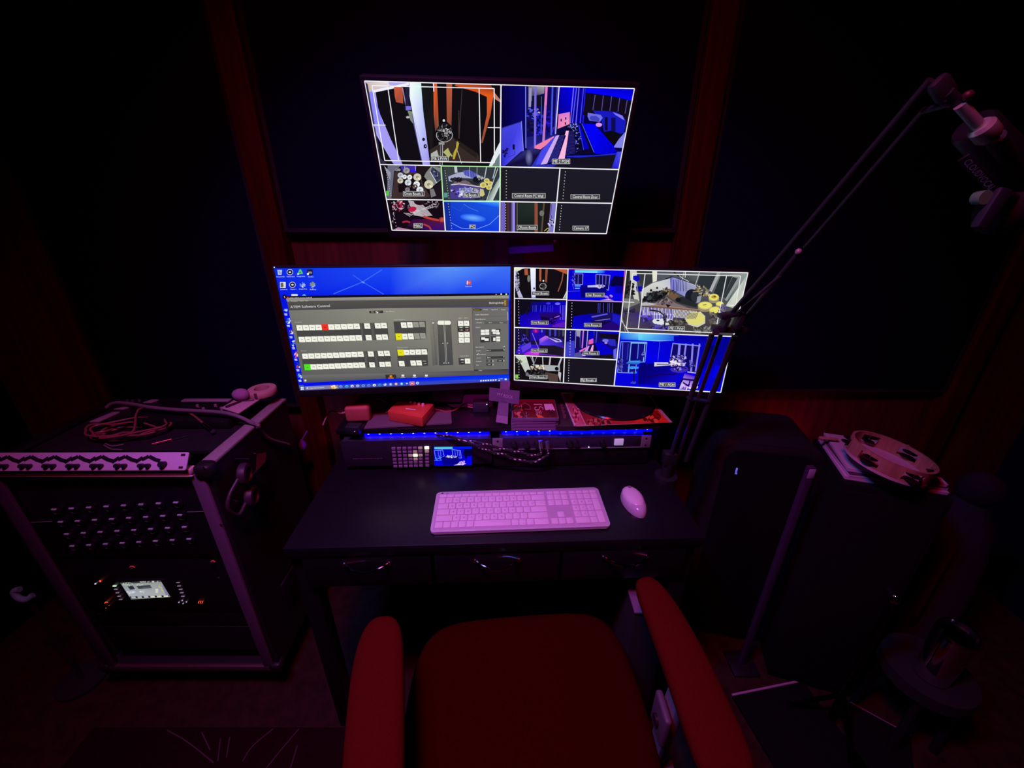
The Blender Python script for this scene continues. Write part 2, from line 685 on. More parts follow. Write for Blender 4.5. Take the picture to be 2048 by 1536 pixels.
for (x0, x1, lab) in ((-0.43, -0.055, 'blue glowing light strip under the shelf above the video switcher'),
                      (-0.022, 0.44, 'blue glowing light strip under the shelf above the right rack unit')):
    t = thing('led_light_strip', lab, 'light strip', dl(0, 0, 0), DROT)
    MB().box(((x0 + x1) / 2, 0.3315, 0.8702), (x1 - x0, 0.008, 0.0026)).build('carrier', black_plastic, t)
    MB().box(((x0 + x1) / 2, 0.3300, 0.8650), (x1 - x0 - 0.006, 0.007, 0.008), 0.001).build('glowing_diffuser', blue_led, t)
    n = int((x1 - x0) / 0.033)
    for k in range(n):
        MB().box((x0 + 0.015 + k * 0.033, 0.3258, 0.8690), (0.004, 0.0012, 0.0012)).build('diode', bluewhite_led, t, smooth=False)


# ================================================================ monitors
def monitor(label, C, yaw, tilt, roll, stand, bez=0.009, chin=0.020):
    """returns thing at the screen centre; local x right, z up, -y towards the viewer"""
    t = thing('monitor', label, 'monitor')
    n = Vector((math.sin(yaw) * math.cos(tilt), -math.cos(yaw) * math.cos(tilt), math.sin(tilt)))
    a = Vector((math.cos(yaw), math.sin(yaw), 0))
    bb = n.cross(a)
    a2 = a * math.cos(roll) + bb * math.sin(roll)
    b2 = bb * math.cos(roll) - a * math.sin(roll)
    m = Matrix((a2, -n, b2)).transposed().to_4x4()
    m.translation = Vector(C)
    t.matrix_world = m
    W, H = 0.598, 0.336
    MB().box((0, 0.016, -(chin - bez) / 2), (W + 2 * bez, 0.024, H + bez + chin), 0.004).build('housing', black_plastic, t)
    f = MB()
    f.box((0, 0.001, H / 2 + bez / 2), (W + 2 * bez, 0.008, bez), 0.0015)
    f.box((0, 0.001, -H / 2 - chin / 2), (W + 2 * bez, 0.008, chin), 0.0015)
    for s in (-1, 1):
        f.box((s * (W / 2 + bez / 2), 0.001, 0), (bez, 0.008, H + 0.002), 0.0015)
    f.build('bezel', black_plastic, t)
    MB().box((0, 0.036, -0.03), (0.30, 0.02, 0.20), 0.006).build('rear_cover', black_plastic, t)
    return t, m


QTOP = [(728.8, 161), (1270.1, 175.5), (1212.4, 468), (783.3, 460.7)]
QLEFT = [(548.1, 536.3), (1021, 532.7), (1018.2, 762), (600, 781.2)]
QRIGHT = [(1029.1, 535), (1496.5, 543.7), (1441.4, 785.2), (1027, 759.5)]
mon_top, M1 = monitor('top monitor on the wall mount, showing a ten-way camera grid', (-0.0286, 1.1564, 1.5794), 0.0233, -0.3564, -0.0182, 0)
mon_left, M2 = monitor('left lower monitor showing grey software with rows of white buttons', (-0.3021, 1.0972, 1.1754), 0.1447, 0.0109, -0.0133, 0, 0.0048)
mon_right, M3 = monitor('right lower monitor with a camera grid, behind the boom arm', (0.3015, 1.1073, 1.1685), -0.1538, 0.0011, 0.0008, 0, 0.0048)

# stands
st = MB().box((-0.285, 1.278, 0.8935), (0.24, 0.14, 0.012), 0.005)
st = st.xf(M2.inverted()).build('stand_base', black_plastic, mon_left)
nk = MB().box((-0.295, 1.215, 1.015), (0.07, 0.022, 0.236), 0.006)
nk.box((-0.295, 1.185, 1.12), (0.07, 0.06, 0.06), 0.004)
nk.xf(M2.inverted()).build('stand_neck', black_plastic, mon_left)
MB().box((-0.297, -0.0035, 0.1705), (0.0016, 0.0016, 0.0016), 0).build('power_light', white_led, mon_left, smooth=False)

sb = at_z(1226, 803, 0.914)
MB().lathe([(0.001, 0.913), (0.124, 0.913), (0.128, 0.916), (0.124, 0.920), (0.06, 0.927), (0.001, 0.927)], 56).xf(Matrix.Translation((sb.x, sb.y, 0))).xf(M3.inverted()).build('stand_base', mat('glossy_black', (0.01, 0.01, 0.012), 0.15), mon_right)
MB().cyl((sb.x, sb.y + 0.015, 0.925), (sb.x, sb.y + 0.015, 1.11), 0.021).box((sb.x, sb.y + 0.002, 1.11), (0.07, 0.03, 0.07), 0.004).xf(M3.inverted()).build('stand_neck', black_plastic, mon_right)

# wall mount of the top monitor
mm = MB().box((-0.03, 1.393, 1.325), (0.13, 0.012, 0.15), 0.002)
mm.cyl((-0.03, 1.385, 1.335), (-0.03, 1.29, 1.345), 0.018)
mm.box((-0.03, 1.285, 1.44), (0.04, 0.022, 0.24), 0.003)
mm.box((-0.03, 1.245, 1.545), (0.11, 0.03, 0.11), 0.003, (R(-20), 0, 0))
mm.box((-0.03, 1.265, 1.545), (0.04, 0.04, 0.04), 0.002)
mm.xf(M1.inverted()).build('wall_mount', black_metal, mon_top)
pb0, pb1 = at_y(1000, 501, 1.33), at_y(1106, 494, 1.33)
mb_ = MB().box((pb0 + pb1) / 2, ((pb1 - pb0).length, 0.045, 0.020), 0.003, (0, -math.atan2((pb1 - pb0).z, (pb1 - pb0).x), 0))
mb_.xf(M1.inverted()).build('mount_crossbar', mat('blue_lit_bar', (0.10, 0.22, 0.85), 0.5), mon_top)  # blue light on the bar is put into its base colour
MB().cyl((pb1.x + 0.003, 1.31, pb1.z + 0.02), (pb1.x + 0.003, 1.385, pb1.z + 0.02), 0.004).xf(M1.inverted()).build('mount_bolt', alu, mon_top)

exec_art = []
WHT, DK = (245, 245, 250), (8, 8, 12)
BLU, BL2, BL3 = (0, 0, 250), (0, 0, 165), (70, 75, 250)


def meter(A, p0, p1, n=11):
    """column of level dots along a tile's left edge"""
    for k in range(n):
        t = k / (n - 1)
        x, y = p0[0] + (p1[0] - p0[0]) * t, p0[1] + (p1[1] - p0[1]) * t
        A.rect(x - 0.12 * METER, y - 0.16 * METER, x + 0.12 * METER, y + 0.16 * METER, (200, 200, 205))


# ---------------- top display
A = Art(0.598, 0.336, QTOP)
A.rect(700, 140, 1300, 500, (8, 7, 14))
A.view(720, 150, 7.062)          # upper left tile: vocal booth
A.clip([(62, 78), (1985, 128), (1985, 1290), (285, 1262)])
A.rect(0, 0, 2048, 1342, (12, 12, 14))
A.poly([(62, 90), (180, 88), (700, 95), (700, 150), (400, 165), (220, 235), (260, 500), (560, 1200), (600, 1300), (460, 1240), (180, 760), (100, 300)], (180, 170, 240))
A.poly([(70, 110), (400, 90), (420, 160), (190, 250), (105, 230)], [(205, 185, 170), (235, 225, 225), (225, 215, 215), (190, 175, 190), (200, 180, 170)])
A.poly([(92, 250), (185, 235), (330, 700), (560, 1160), (600, 1270), (480, 1250), (300, 930), (160, 640)], (140, 135, 250))
A.poly([(70, 100), (110, 130), (290, 1180), (420, 1290), (280, 1262)], [(20, 18, 25), (60, 55, 90), (60, 50, 90), (45, 40, 60), (20, 18, 25)])
A.poly([(190, 700), (330, 700), (600, 1270), (480, 1270), (330, 980)], (165, 155, 245))
A.poly([(220, 245), (420, 160), (700, 155), (730, 600), (900, 1290), (620, 1290), (400, 800), (260, 480)], (13, 12, 16))
A.poly([(190, 215), (690, 108), (690, 145), (200, 250)], (240, 240, 250))
A.poly([(480, 170), (600, 170), (610, 405), (510, 385), (490, 300)], [(200, 90, 60), (190, 85, 60), (175, 80, 55), (160, 75, 55), (190, 85, 60)])
A.line((600, 180), (660, 500), 14, (150, 140, 170))
A.rect(640, 180, 695, 440, (30, 28, 60))
A.rect(645, 440, 720, 495, (120, 110, 230))
A.poly([(670, 500), (740, 520), (750, 690), (710, 640)], (130, 140, 120))
A.oval((675, 598), 26, 16, (190, 190, 200))
A.poly([(700, 100), (860, 105), (890, 500), (990, 1290), (890, 1290), (770, 700), (700, 300)], [(245, 250, 255), (210, 245, 235), (190, 200, 250), (150, 140, 235), (175, 165, 245), (215, 225, 255), (240, 250, 255)])
A.line((730, 560), (890, 1290), 10, (110, 110, 190))
A.line((765, 600), (920, 1290), 4, (150, 150, 220))
A.oval((896, 910), 20, 24, (15, 15, 30)); A.oval((920, 1008), 24, 30, (15, 15, 30)); A.oval((925, 1005), 8, 10, (180, 180, 230))
A.poly([(1035, 105), (1085, 108), (1110, 720), (1060, 800), (1035, 500)], [(225, 85, 30), (225, 85, 30), (150, 85, 60), (90, 60, 45), (200, 90, 50)])
A.poly([(1218, 120), (1300, 125), (1290, 720), (1225, 660)], [(190, 90, 55), (190, 90, 55), (120, 70, 50), (150, 80, 55)])
A.poly([(1330, 150), (1370, 118), (1960, 125), (1930, 300), (1860, 320), (1790, 310), (1640, 240)], [(190, 75, 40), (200, 75, 35), (20, 15, 15), (200, 75, 35), (235, 95, 25), (230, 90, 25), (220, 85, 30)])
A.poly([(1790, 290), (1880, 300), (1840, 560), (1730, 960), (1705, 960), (1790, 560)], [(225, 90, 30), (225, 90, 30), (190, 90, 55), (130, 70, 50), (140, 75, 50), (200, 90, 50)])
A.poly([(1830, 120), (1985, 135), (1985, 370), (1900, 330), (1890, 210)], (14, 10, 12))
A.poly([(1900, 250), (1985, 360), (1985, 390), (1890, 330)], (190, 130, 110))
A.poly([(860, 105), (1035, 105), (1045, 1000), (1000, 1060), (900, 600)], [(18, 26, 22), (14, 18, 20), (14, 14, 16), (30, 25, 22), (16, 20, 20)])
A.poly([(980, 1060), (1300, 860), (1400, 1000), (1660, 1110), (1700, 1230), (1000, 1230)], (52, 42, 36))
A.poly([(1300, 870), (1660, 1110), (1640, 1180), (1400, 1010)], (36, 30, 27))
A.line((1440, 200), (1395, 900), 9, (60, 58, 62))
A.line((1395, 500), (1395, 900), 5, (100, 80, 70))
A.poly([(1000, 1110), (1085, 1060), (1120, 1180), (1000, 1160)], (175, 178, 170))
A.poly([(1170, 1090), (1240, 1030), (1280, 1120), (1250, 1170)], (175, 180, 110))
A.path([(1375, 940), (1365, 1040), (1330, 1100), (1320, 1190), (1345, 1100), (1385, 960)], 26, (185, 165, 50))
A.path([(1360, 1040), (1390, 1120), (1430, 1250)], 8, (190, 190, 190))
A.path([(1250, 1090), (1300, 1150)], 22, (170, 170, 120))
A.scatter((1190, 820), 110, 130, 60, 26, [(12, 12, 12), (50, 50, 55), (120, 120, 120), (25, 25, 28), (70, 70, 75)])
for r0 in (0, 1):
    A.path([(1190 + (112 - 8 * r0) * math.cos(t / 10), 850 + (95 - 6 * r0) * math.sin(t / 10)) for t in range(-6, 38, 2)], 7, (205, 205, 205) if r0 == 0 else (40, 40, 42))
A.oval((1182, 645), 15, 20, (235, 235, 235)); A.line((1182, 660), (1175, 760), 18, (20, 20, 22))
A.scatter((1220, 810), 50, 60, 22, 14, [(230, 230, 230), (160, 160, 160)])
A.scatter((1145, 780), 45, 22, 14, 9, [(230, 230, 230), (130, 130, 130)])
A.rect(1110, 950, 1190, 985, (150, 150, 150))
A.line((1140, 980), (1125, 1280), 12, (120, 120, 130)); A.line((1165, 980), (1158, 1280), 8, (190, 190, 200)); A.line((1150, 980), (1142, 1280), 12, (20, 20, 22))
A.poly([(1985, 920), (1985, 1080), (1860, 1290), (1815, 1290), (1900, 1090)], (225, 235, 240))
A.poly([(1985, 1080), (1985, 1290), (1860, 1290)], (110, 125, 130))
A.path([(172, 150), (350, 1208), (1895, 1238), (1893, 190), (172, 150)], 13, WHT)
A.line((392, 165), (545, 1200), 12, WHT); A.line((1680, 185), (1700, 1230), 12, WHT)
A.line((1035, 108), (1042, 235), 12, WHT); A.line((185, 706), (362, 710), 11, WHT); A.line((1800, 742), (1975, 744), 11, WHT)
A.tagbox('ME 2 PVW', (1124, 1180), 245, 68)
A.clip()

A.view(990, 150, 7.062)          # upper right tile: keyboard in the live room
A.clip([(78, 150), (1972, 182), (1748, 1312), (80, 1292)])
A.rect(0, 0, 2048, 1342, (0, 0, 70))
A.poly([(95, 150), (430, 155), (415, 1040), (95, 1280)], [(0, 0, 60), (5, 5, 110), (5, 5, 90), (0, 0, 40)])
A.poly([(95, 740), (370, 650), (395, 1090), (130, 1285), (90, 1280)], [(65, 65, 215), (70, 70, 235), (95, 95, 250), (60, 60, 220), (45, 45, 200)])
A.line((95, 745), (372, 655), 10, (30, 30, 90)); A.line((370, 650), (398, 1080), 7, (160, 160, 250))
A.rect(245, 980, 275, 1052, (10, 8, 40)); A.scatter((140, 1090), 35, 60, 12, 26, [(10, 8, 50), (20, 20, 90)]); A.path([(262, 1050), (280, 1120), (180, 1160)], 5, (20, 20, 120))
A.rect(430, 155, 860, 1040, (10, 8, 90))
A.poly([(470, 155), (700, 155), (690, 260), (560, 290), (470, 440)], [(120, 115, 130), (165, 160, 165), (120, 115, 140), (60, 60, 90), (120, 115, 150)])
A.rect(520, 290, 690, 440, (12, 16, 30)); A.poly([(480, 180), (520, 180), (505, 450), (470, 450)], (150, 145, 190))
A.scatter((540, 540), 100, 80, 50, 26, [(20, 20, 160), (60, 70, 230), (10, 10, 60), (80, 90, 220), (200, 180, 150)])
A.scatter((500, 720), 55, 120, 30, 26, [(8, 8, 14), (20, 20, 90), (12, 12, 30)])
A.scatter((640, 720), 70, 200, 40, 26, [(25, 25, 190), (10, 10, 80), (50, 50, 220)])
A.scatter((770, 700), 60, 220, 50, 26, [(10, 5, 120), (25, 15, 190), (60, 40, 200), (5, 5, 60)])
A.poly([(440, 880), (860, 800), (860, 860), (560, 1040), (430, 1040)], [(30, 30, 120), (10, 10, 110), (40, 40, 170), (60, 50, 170), (35, 35, 130)])
for (x0, y0, x1, y1, wd, c) in ((430, 160, 432, 1030, 12, (120, 130, 240)), (570, 155, 560, 1020, 30, (120, 105, 225)), (725, 155, 680, 960, 34, (190, 120, 200)), (812, 160, 790, 850, 22, (70, 85, 225)), (905, 155, 850, 830, 14, (230, 225, 255)), (880, 155, 840, 830, 16, (60, 60, 200)), (655, 300, 650, 820, 10, (60, 90, 180))):
    A.line((x0, y0), (x1, y1), wd, c)
A.line((730, 155), (715, 420), 26, (245, 120, 190))
A.poly([(550, 1035), (560, 1000), (830, 860), (830, 900), (640, 1050)], (240, 130, 170))
A.poly([(915, 155), (1140, 165), (1110, 520), (890, 540)], [(0, 0, 190), (0, 0, 235), (0, 0, 200), (0, 0, 140)])
A.poly([(895, 550), (1055, 520), (1050, 690), (880, 760)], [(225, 120, 200), (210, 120, 220), (245, 150, 190), (240, 130, 185)])
for p in ((932, 635), (996, 612), (992, 682)):
    A.rect(p[0] - 9, p[1] - 18, p[0] + 9, p[1] + 18, (50, 10, 60))
A.poly([(1140, 165), (1280, 190), (1280, 560), (1220, 680), (1050, 690), (1100, 500)], (0, 0, 150))
for x0, x1, c in ((1150, 1090, (90, 90, 240)), (1185, 1140, (110, 105, 245)), (1250, 1200, (70, 70, 240)), (1275, 1240, (30, 30, 220)), (1110, 1060, (120, 110, 240))):
    A.line((x0, 180), (x1, 680), 13, c)
A.poly([(1280, 175), (1972, 190), (1930, 360), (1640, 290), (1290, 245)], [(0, 0, 250), (0, 0, 190), (0, 0, 250), (0, 0, 250), (0, 0, 250)])
A.poly([(1290, 250), (1925, 360), (1840, 800), (1500, 640), (1240, 560)], (14, 10, 26))
for x0, y0, x1, y1 in ((1415, 275, 1380, 490), (1530, 285, 1505, 500), (1648, 295, 1620, 505), (1762, 320, 1735, 515), (1868, 350, 1835, 540)):
    A.line((x0, y0), (x1, y1), 11, (85, 75, 150))
A.poly([(1380, 500), (1550, 505), (1720, 520), (1820, 590), (1850, 650), (1820, 820), (1760, 830), (1660, 780), (1540, 800), (1500, 640)], (20, 25, 190))
A.poly([(1660, 520), (1800, 570), (1830, 640), (1700, 560)], (130, 120, 235))
A.rect(1550, 590, 1590, 780, (10, 8, 40)); A.rect(1640, 600, 1700, 790, (10, 10, 80))
A.poly([(1310, 530), (1490, 560), (1520, 600), (1480, 660), (1330, 640), (1305, 580)], (110, 110, 225))
A.poly([(1350, 575), (1430, 575), (1475, 615), (1470, 650), (1360, 640), (1330, 610)], (65, 65, 190))
A.oval((1465, 700), 45, 30, (215, 140, 240))
A.poly([(1525, 810), (1660, 790), (1780, 830), (1740, 930), (1660, 980)], (8, 8, 14))
A.poly([(1840, 800), (1820, 1030), (1670, 1020), (1750, 900)], (130, 130, 230))
A.poly([(1230, 680), (1400, 690), (1680, 1010), (1720, 1110), (1410, 1110)], [(0, 0, 240), (0, 0, 250), (0, 0, 250), (0, 0, 190), (0, 0, 230)])
A.poly([(1070, 680), (1225, 680), (1400, 1110), (1000, 1140), (880, 800)], (6, 6, 40))
A.line((1225, 685), (1395, 1090), 8, (80, 100, 240)); A.poly([(1165, 700), (1200, 700), (1330, 1040), (1240, 1050)], (0, 0, 190)); A.line((1180, 700), (1250, 1060), 5, (80, 90, 220))
A.scatter((1145, 880), 60, 220, 60, 12, [(90, 110, 240), (20, 30, 140), (160, 170, 240), (5, 5, 30)], rot=-0.15)
A.scatter((1090, 720), 80, 30, 30, 10, [(160, 170, 240), (90, 100, 230)])
A.poly([(860, 850), (905, 850), (730, 1250), (640, 1265)], (205, 170, 240))
A.poly([(1000, 785), (1040, 785), (980, 1180), (890, 1180)], (250, 185, 225))
A.poly([(905, 850), (1000, 850), (890, 1180), (730, 1250)], (12, 10, 70))
A.poly([(1040, 790), (1120, 790), (1140, 1100), (990, 1130)], (10, 8, 60))
for k in range(19):
    t = k / 18
    A.line((905 - 165 * t, 860 + 380 * t), (975 - 95 * t, 850 + 330 * t), 6, (60, 60, 170))
    A.line((1040 - 45 * t, 800 + 320 * t), (1110 + 20 * t, 800 + 300 * t), 5, (50, 50, 150))
A.poly([(860, 860), (870, 765), (1010, 720), (1000, 785), (910, 830)], (8, 8, 60))
A.poly([(1000, 1140), (1400, 1130), (1710, 1100), (1690, 1130), (1340, 1165), (1010, 1160)], (30, 40, 200))
A.poly([(960, 1180), (1720, 1120), (1640, 1310), (820, 1300)], [(18, 16, 30), (14, 14, 30), (20, 18, 30), (20, 20, 40)])
A.poly([(1720, 1080), (1800, 1080), (1745, 1312), (1645, 1310)], [(60, 60, 230), (80, 80, 235), (40, 40, 220), (30, 30, 210)])
A.poly([(360, 1080), (500, 1040), (655, 1060), (640, 1110), (520, 1290), (130, 1290)], [(20, 18, 80), (50, 50, 130), (25, 22, 90), (15, 12, 60), (20, 20, 70), (15, 12, 60)])
A.oval((475, 1160), 55, 125, (120, 120, 175), edge=(28, 26, 90))
A.poly([(640, 1080), (650, 1130), (560, 1290), (510, 1290)], (45, 50, 190))
A.poly([(650, 1060), (800, 900), (850, 860), (640, 1265), (560, 1290)], (70, 70, 235))
A.poly([(510, 1270), (900, 1250), (800, 1300), (510, 1300)], (40, 45, 160))
A.tagbox('ME 2 PGM', (928, 1218), 255, 72)
A.clip()

A.view(750, 320, 7.877)          # small tiles left
METER = 40
A.clip([(85, 80), (1030, 85), (1065, 615), (180, 610)])
A.rect(0, 0, 2048, 1260, (16, 15, 18))
A.poly([(200, 80), (420, 80), (300, 180), (260, 600), (190, 600)], (105, 105, 125))
A.poly([(140, 90), (250, 200), (240, 330)], (150, 150, 170))
A.poly([(400, 90), (650, 90), (640, 260), (430, 200)], (60, 45, 160))
A.poly([(540, 160), (650, 150), (640, 230), (580, 240)], (50, 20, 230)); A.line((470, 95), (450, 200), 8, (190, 180, 230)); A.line((640, 95), (635, 170), 8, (180, 170, 220))
A.poly([(310, 190), (700, 190), (760, 400), (880, 590), (270, 600)], (62, 45, 45))
A.poly([(360, 230), (700, 230), (740, 500), (370, 510)], (20, 10, 16))
A.poly([(660, 95), (870, 95), (780, 230), (660, 250)], (30, 20, 25))
A.poly([(880, 100), (1030, 120), (1050, 300), (900, 420), (770, 260), (800, 200)], (125, 130, 125))
A.poly([(900, 110), (1025, 200), (1035, 300), (970, 350), (870, 190)], (50, 55, 80)); A.scatter((960, 210), 50, 60, 14, 22, [(90, 90, 150), (150, 150, 170), (20, 20, 40)]); A.line((865, 180), (970, 360), 12, (205, 210, 210))
A.poly([(860, 460), (1000, 370), (1050, 350), (1065, 610), (850, 610)], (28, 18, 28)); A.poly([(860, 460), (920, 450), (960, 560), (880, 590)], (120, 115, 120))
for x, y, r, c in ((400, 240, 44, (185, 190, 200)), (465, 265, 36, (225, 230, 235)), (545, 270, 40, (225, 230, 235)), (665, 270, 62, (205, 200, 175)), (398, 325, 46, (200, 195, 175)), (520, 355, 52, (205, 215, 220)), (655, 380, 50, (235, 240, 245)), (705, 470, 55, (225, 230, 240)), (510, 465, 38, (130, 120, 130)), (845, 385, 72, (205, 200, 170)), (495, 165, 50, (150, 150, 150)), (340, 155, 25, (130, 130, 135)), (380, 155, 22, (150, 150, 155))):
    A.oval((x, y), r, r * 0.95, c)
    A.oval((x, y), r * 0.4, r * 0.35, tuple(v * 0.72 for v in c))
    A.poly([(x, y), (x + r * 0.8, y + r * 0.35), (x + r * 0.4, y + r * 0.8)], tuple(min(255, v * 1.15) for v in c))
A.scatter((580, 410), 90, 30, 22, 20, [(20, 10, 14), (120, 110, 110), (60, 40, 40)])
A.rect(176, 485, 218, 560, (90, 200, 70)); meter(A, (170, 130), (250, 560), 13)
A.tagbox('Drum Booth 2', (608, 530), 335, 78)
A.clip([(1042, 92), (1965, 100), (1960, 650), (1075, 640)])
A.rect(1000, 50, 2048, 660, (48, 55, 62))
A.poly([(1080, 110), (1250, 105), (1290, 190), (1160, 250), (1130, 300)], (55, 65, 65)); A.line((1265, 105), (1275, 200), 44, (190, 195, 205))
A.poly([(1150, 260), (1300, 200), (1480, 170), (1700, 270), (1690, 300), (1330, 280), (1200, 340), (1160, 330)], (165, 170, 200))
A.poly([(1380, 170), (1480, 155), (1620, 230), (1560, 300), (1400, 230)], (90, 95, 190)); 
for x in (1420, 1460, 1505, 1540):
    A.line((x, 170), (x + 4, 260), 6, (20, 20, 90))
for x0, x1 in ((1485, 1490), (1605, 1600), (1755, 1720), (1900, 1850)):
    A.line((x0, 100), (x1, 290), 14 if x0 > 1700 else 6, (190, 200, 205))
A.poly([(1250, 340), (1420, 320), (1600, 400), (1700, 420), (1300, 420), (1200, 400)], (115, 95, 110))
A.scatter((1280, 310), 90, 35, 26, 30, [(20, 22, 28), (45, 45, 50), (10, 10, 12)])
A.oval((1600, 310), 65, 55, (15, 20, 30)); A.poly([(1470, 320), (1640, 370), (1610, 410), (1500, 370)], (35, 42, 45))
A.scatter((1650, 280), 60, 30, 22, 16, [(190, 190, 190), (50, 50, 60)])
A.poly([(1180, 380), (1710, 430), (1720, 560), (1500, 620), (1180, 610)], (70, 60, 140))
A.scatter((1420, 510), 230, 75, 90, 26, [(50, 40, 190), (120, 120, 220), (190, 190, 225), (30, 25, 70), (90, 80, 130)])
A.path([(1195, 390), (1320, 375), (1680, 425)], 14, (210, 205, 215))
for k in range(18):
    A.line((1330 + 18 * k, 440), (1320 + 18 * k, 500), 7, (190, 190, 215) if k < 12 else (150, 140, 110))
for x, y, r in ((1755, 325, 45), (1700, 395, 54), (1810, 370, 42), (1790, 430, 46)):
    A.oval((x, y), r, r * 0.85, (215, 205, 120)); A.oval((x, y), r * 0.5, r * 0.4, (185, 170, 80))
A.poly([(1650, 450), (1700, 460), (1725, 540), (1690, 575), (1640, 560)], (200, 190, 130))
A.poly([(1960, 260), (1960, 400), (1850, 640), (1740, 640)], [(150, 170, 160), (215, 230, 225), (205, 220, 210), (90, 100, 100)])
A.line((1930, 130), (1750, 640), 10, (200, 210, 215))
A.scatter((1600, 615), 150, 25, 20, 20, [(25, 35, 60), (60, 70, 90)])
A.rect(1085, 515, 1140, 590, (90, 150, 150)); meter(A, (1100, 170), (1160, 600), 12)
A.tagbox('Big Booth 2', (1515, 548), 270, 76)
A.poly([(1325, 530), (1345, 530), (1375, 510), (1375, 560), (1345, 550), (1325, 550)], (235, 235, 240))
A.clip([(185, 635), (1065, 640), (1100, 1108), (262, 1108)])
A.rect(100, 600, 1150, 1150, (18, 8, 18))
A.scatter((370, 715), 95, 80, 90, 24, [(200, 195, 200), (120, 40, 70), (30, 15, 25), (170, 30, 70)])
A.scatter((560, 760), 130, 110, 40, 20, [(30, 15, 22), (100, 90, 100)])
for k in range(26):
    y = 640 + k * 9
    A.path([(520 + 6 * k * 0.6, y), (640 + k * 4, y + 22), (700 + k * 8, y + 6)], 5, (225, 215, 220))
for k in range(16):
    A.path([(450 + k * 30, 830 + 8 * (k % 3) - k * 6), (550 + k * 24, 890 - k * 14)], 6, (215, 205, 212))
    A.path([(690 + k * 18, 730 + 10 * (k % 4)), (770 + k * 15, 800 - k * 6)], 4, (190, 180, 190))
A.oval((585, 775), 65, 42, (200, 30, 75), rot=-0.3)
for k in range(9):
    A.line((530 + k * 14, 800 - k * 2), (550 + k * 14, 742), 3, (90, 10, 30))
A.oval((700, 650), 90, 60, (30, 12, 20)); A.scatter((900, 680), 130, 30, 30, 14, [(190, 180, 190), (40, 20, 30)])
A.poly([(600, 930), (1080, 930), (1100, 1100), (850, 1108), (500, 1040)], [(40, 10, 70), (90, 20, 60), (60, 10, 120), (50, 10, 90), (50, 10, 50)])
A.path([(760, 890), (900, 930), (1020, 950), (1075, 930)], 34, (190, 60, 50)); A.oval((1050, 940), 50, 45, (210, 90, 70), edge=(120, 30, 50))
A.path([(430, 980), (500, 965), (550, 985)], 26, (170, 40, 60)); A.path([(760, 1010), (850, 1050), (880, 1100)], 26, (180, 60, 50))
A.poly([(270, 1108), (360, 1060), (620, 1108)], [(120, 90, 110), (190, 140, 170), (190, 120, 170)])
A.scatter((290, 900), 30, 100, 30, 14, [(150, 130, 150), (20, 10, 15)]); meter(A, (265, 675), (340, 1090), 9)
A.tagbox('MAC', (675, 1035), 138, 74)
A.clip([(1078, 655), (1962, 660), (1958, 1125), (1110, 1115)])
A.poly([(1050, 640), (2000, 640), (2000, 1150), (1100, 1150)], [(20, 60, 200), (25, 90, 225), (15, 60, 230), (10, 40, 200)])
A.rect(1070, 650, 1185, 1130, (15, 45, 150))
A.poly([(1450, 655), (1962, 660), (1960, 760), (1650, 720)], [(20, 75, 225), (70, 160, 250), (15, 75, 235), (20, 75, 230)])
A.oval((1540, 910), 210, 60, (110, 180, 250), rot=0.12, edge=(20, 80, 240), n=20)
A.path([(1200, 990), (1350, 1070), (1600, 1085), (1800, 1010), (1960, 860)], 7, (130, 180, 250)); A.path([(1390, 690), (1480, 750), (1620, 805)], 6, (80, 140, 245)); A.path([(1200, 730), (1340, 800), (1400, 690)], 3, (40, 110, 235))
meter(A, (1150, 690), (1205, 1075), 10)
A.tagbox('PC', (1530, 1047), 96, 64)
A.clip()

A.view(990, 325, 7.681)          # small tiles right
for q in ([(85, 75), (985, 90), (935, 605), (88, 595)], [(1005, 95), (1888, 110), (1790, 625), (950, 605)], [(945, 640), (1780, 640), (1705, 1092), (905, 1080)]):
    A.clip(q)
    A.poly(q, [(26, 26, 36), (26, 26, 38), (24, 24, 34), (28, 26, 34)])
A.clip()
METER = 45
meter(A, (168, 125), (167, 545), 10); meter(A, (1076, 145), (1038, 560), 10); meter(A, (1016, 665), (982, 1035), 10)
A.tagbox('Control Room PC Wall', (513, 512), 515, 76)
A.tagbox('Control Room Door', (1381, 528), 450, 72)
A.tagbox('Camera 17', (1310, 1010), 252, 70)
A.clip([(88, 615), (928, 620), (890, 1075), (78, 1065)])
A.rect(50, 600, 1000, 1100, (24, 30, 30))
for x0, x1, c in ((80, 150, (110, 95, 190)), (150, 172, (18, 15, 22)), (172, 215, (70, 45, 50)), (215, 240, (40, 30, 60)), (240, 262, (90, 80, 130)), (262, 300, (150, 135, 235)), (300, 328, (30, 25, 35)), (328, 338, (130, 120, 100)), (600, 650, (140, 75, 60)), (735, 760, (85, 75, 60)), (765, 850, (26, 20, 22)), (850, 930, (125, 120, 200))):
    A.poly([(x0, 610), (x1, 610), (x1 - (40 if x0 > 700 else 0), 1080), (x0 - (40 if x0 > 700 else 0), 1080)], c)
A.poly([(345, 615), (600, 615), (595, 960), (345, 1000)], [(30, 42, 36), (34, 48, 42), (22, 30, 28), (20, 28, 26)])
A.oval((712, 782), 36, 44, (110, 112, 112)); A.scatter((850, 930), 40, 70, 26, 18, [(30, 20, 60), (160, 150, 230), (220, 215, 240)]); A.path([(860, 640), (850, 800), (880, 900)], 8, (20, 15, 40)); A.path([(750, 1055), (800, 1010), (830, 1030), (790, 1070)], 12, (190, 180, 90))
meter(A, (157, 650), (157, 1020), 10)
A.tagbox('CRoom Booth', (486, 998), 318, 72)
A.clip()
A.view(0, 0, 1)                  # tile borders
z1 = lambda x, y: (720 + x / 7.062, 150 + y / 7.062)
z2 = lambda x, y: (990 + x / 7.062, 150 + y / 7.062)
z3 = lambda x, y: (750 + x / 7.877, 320 + y / 7.877)
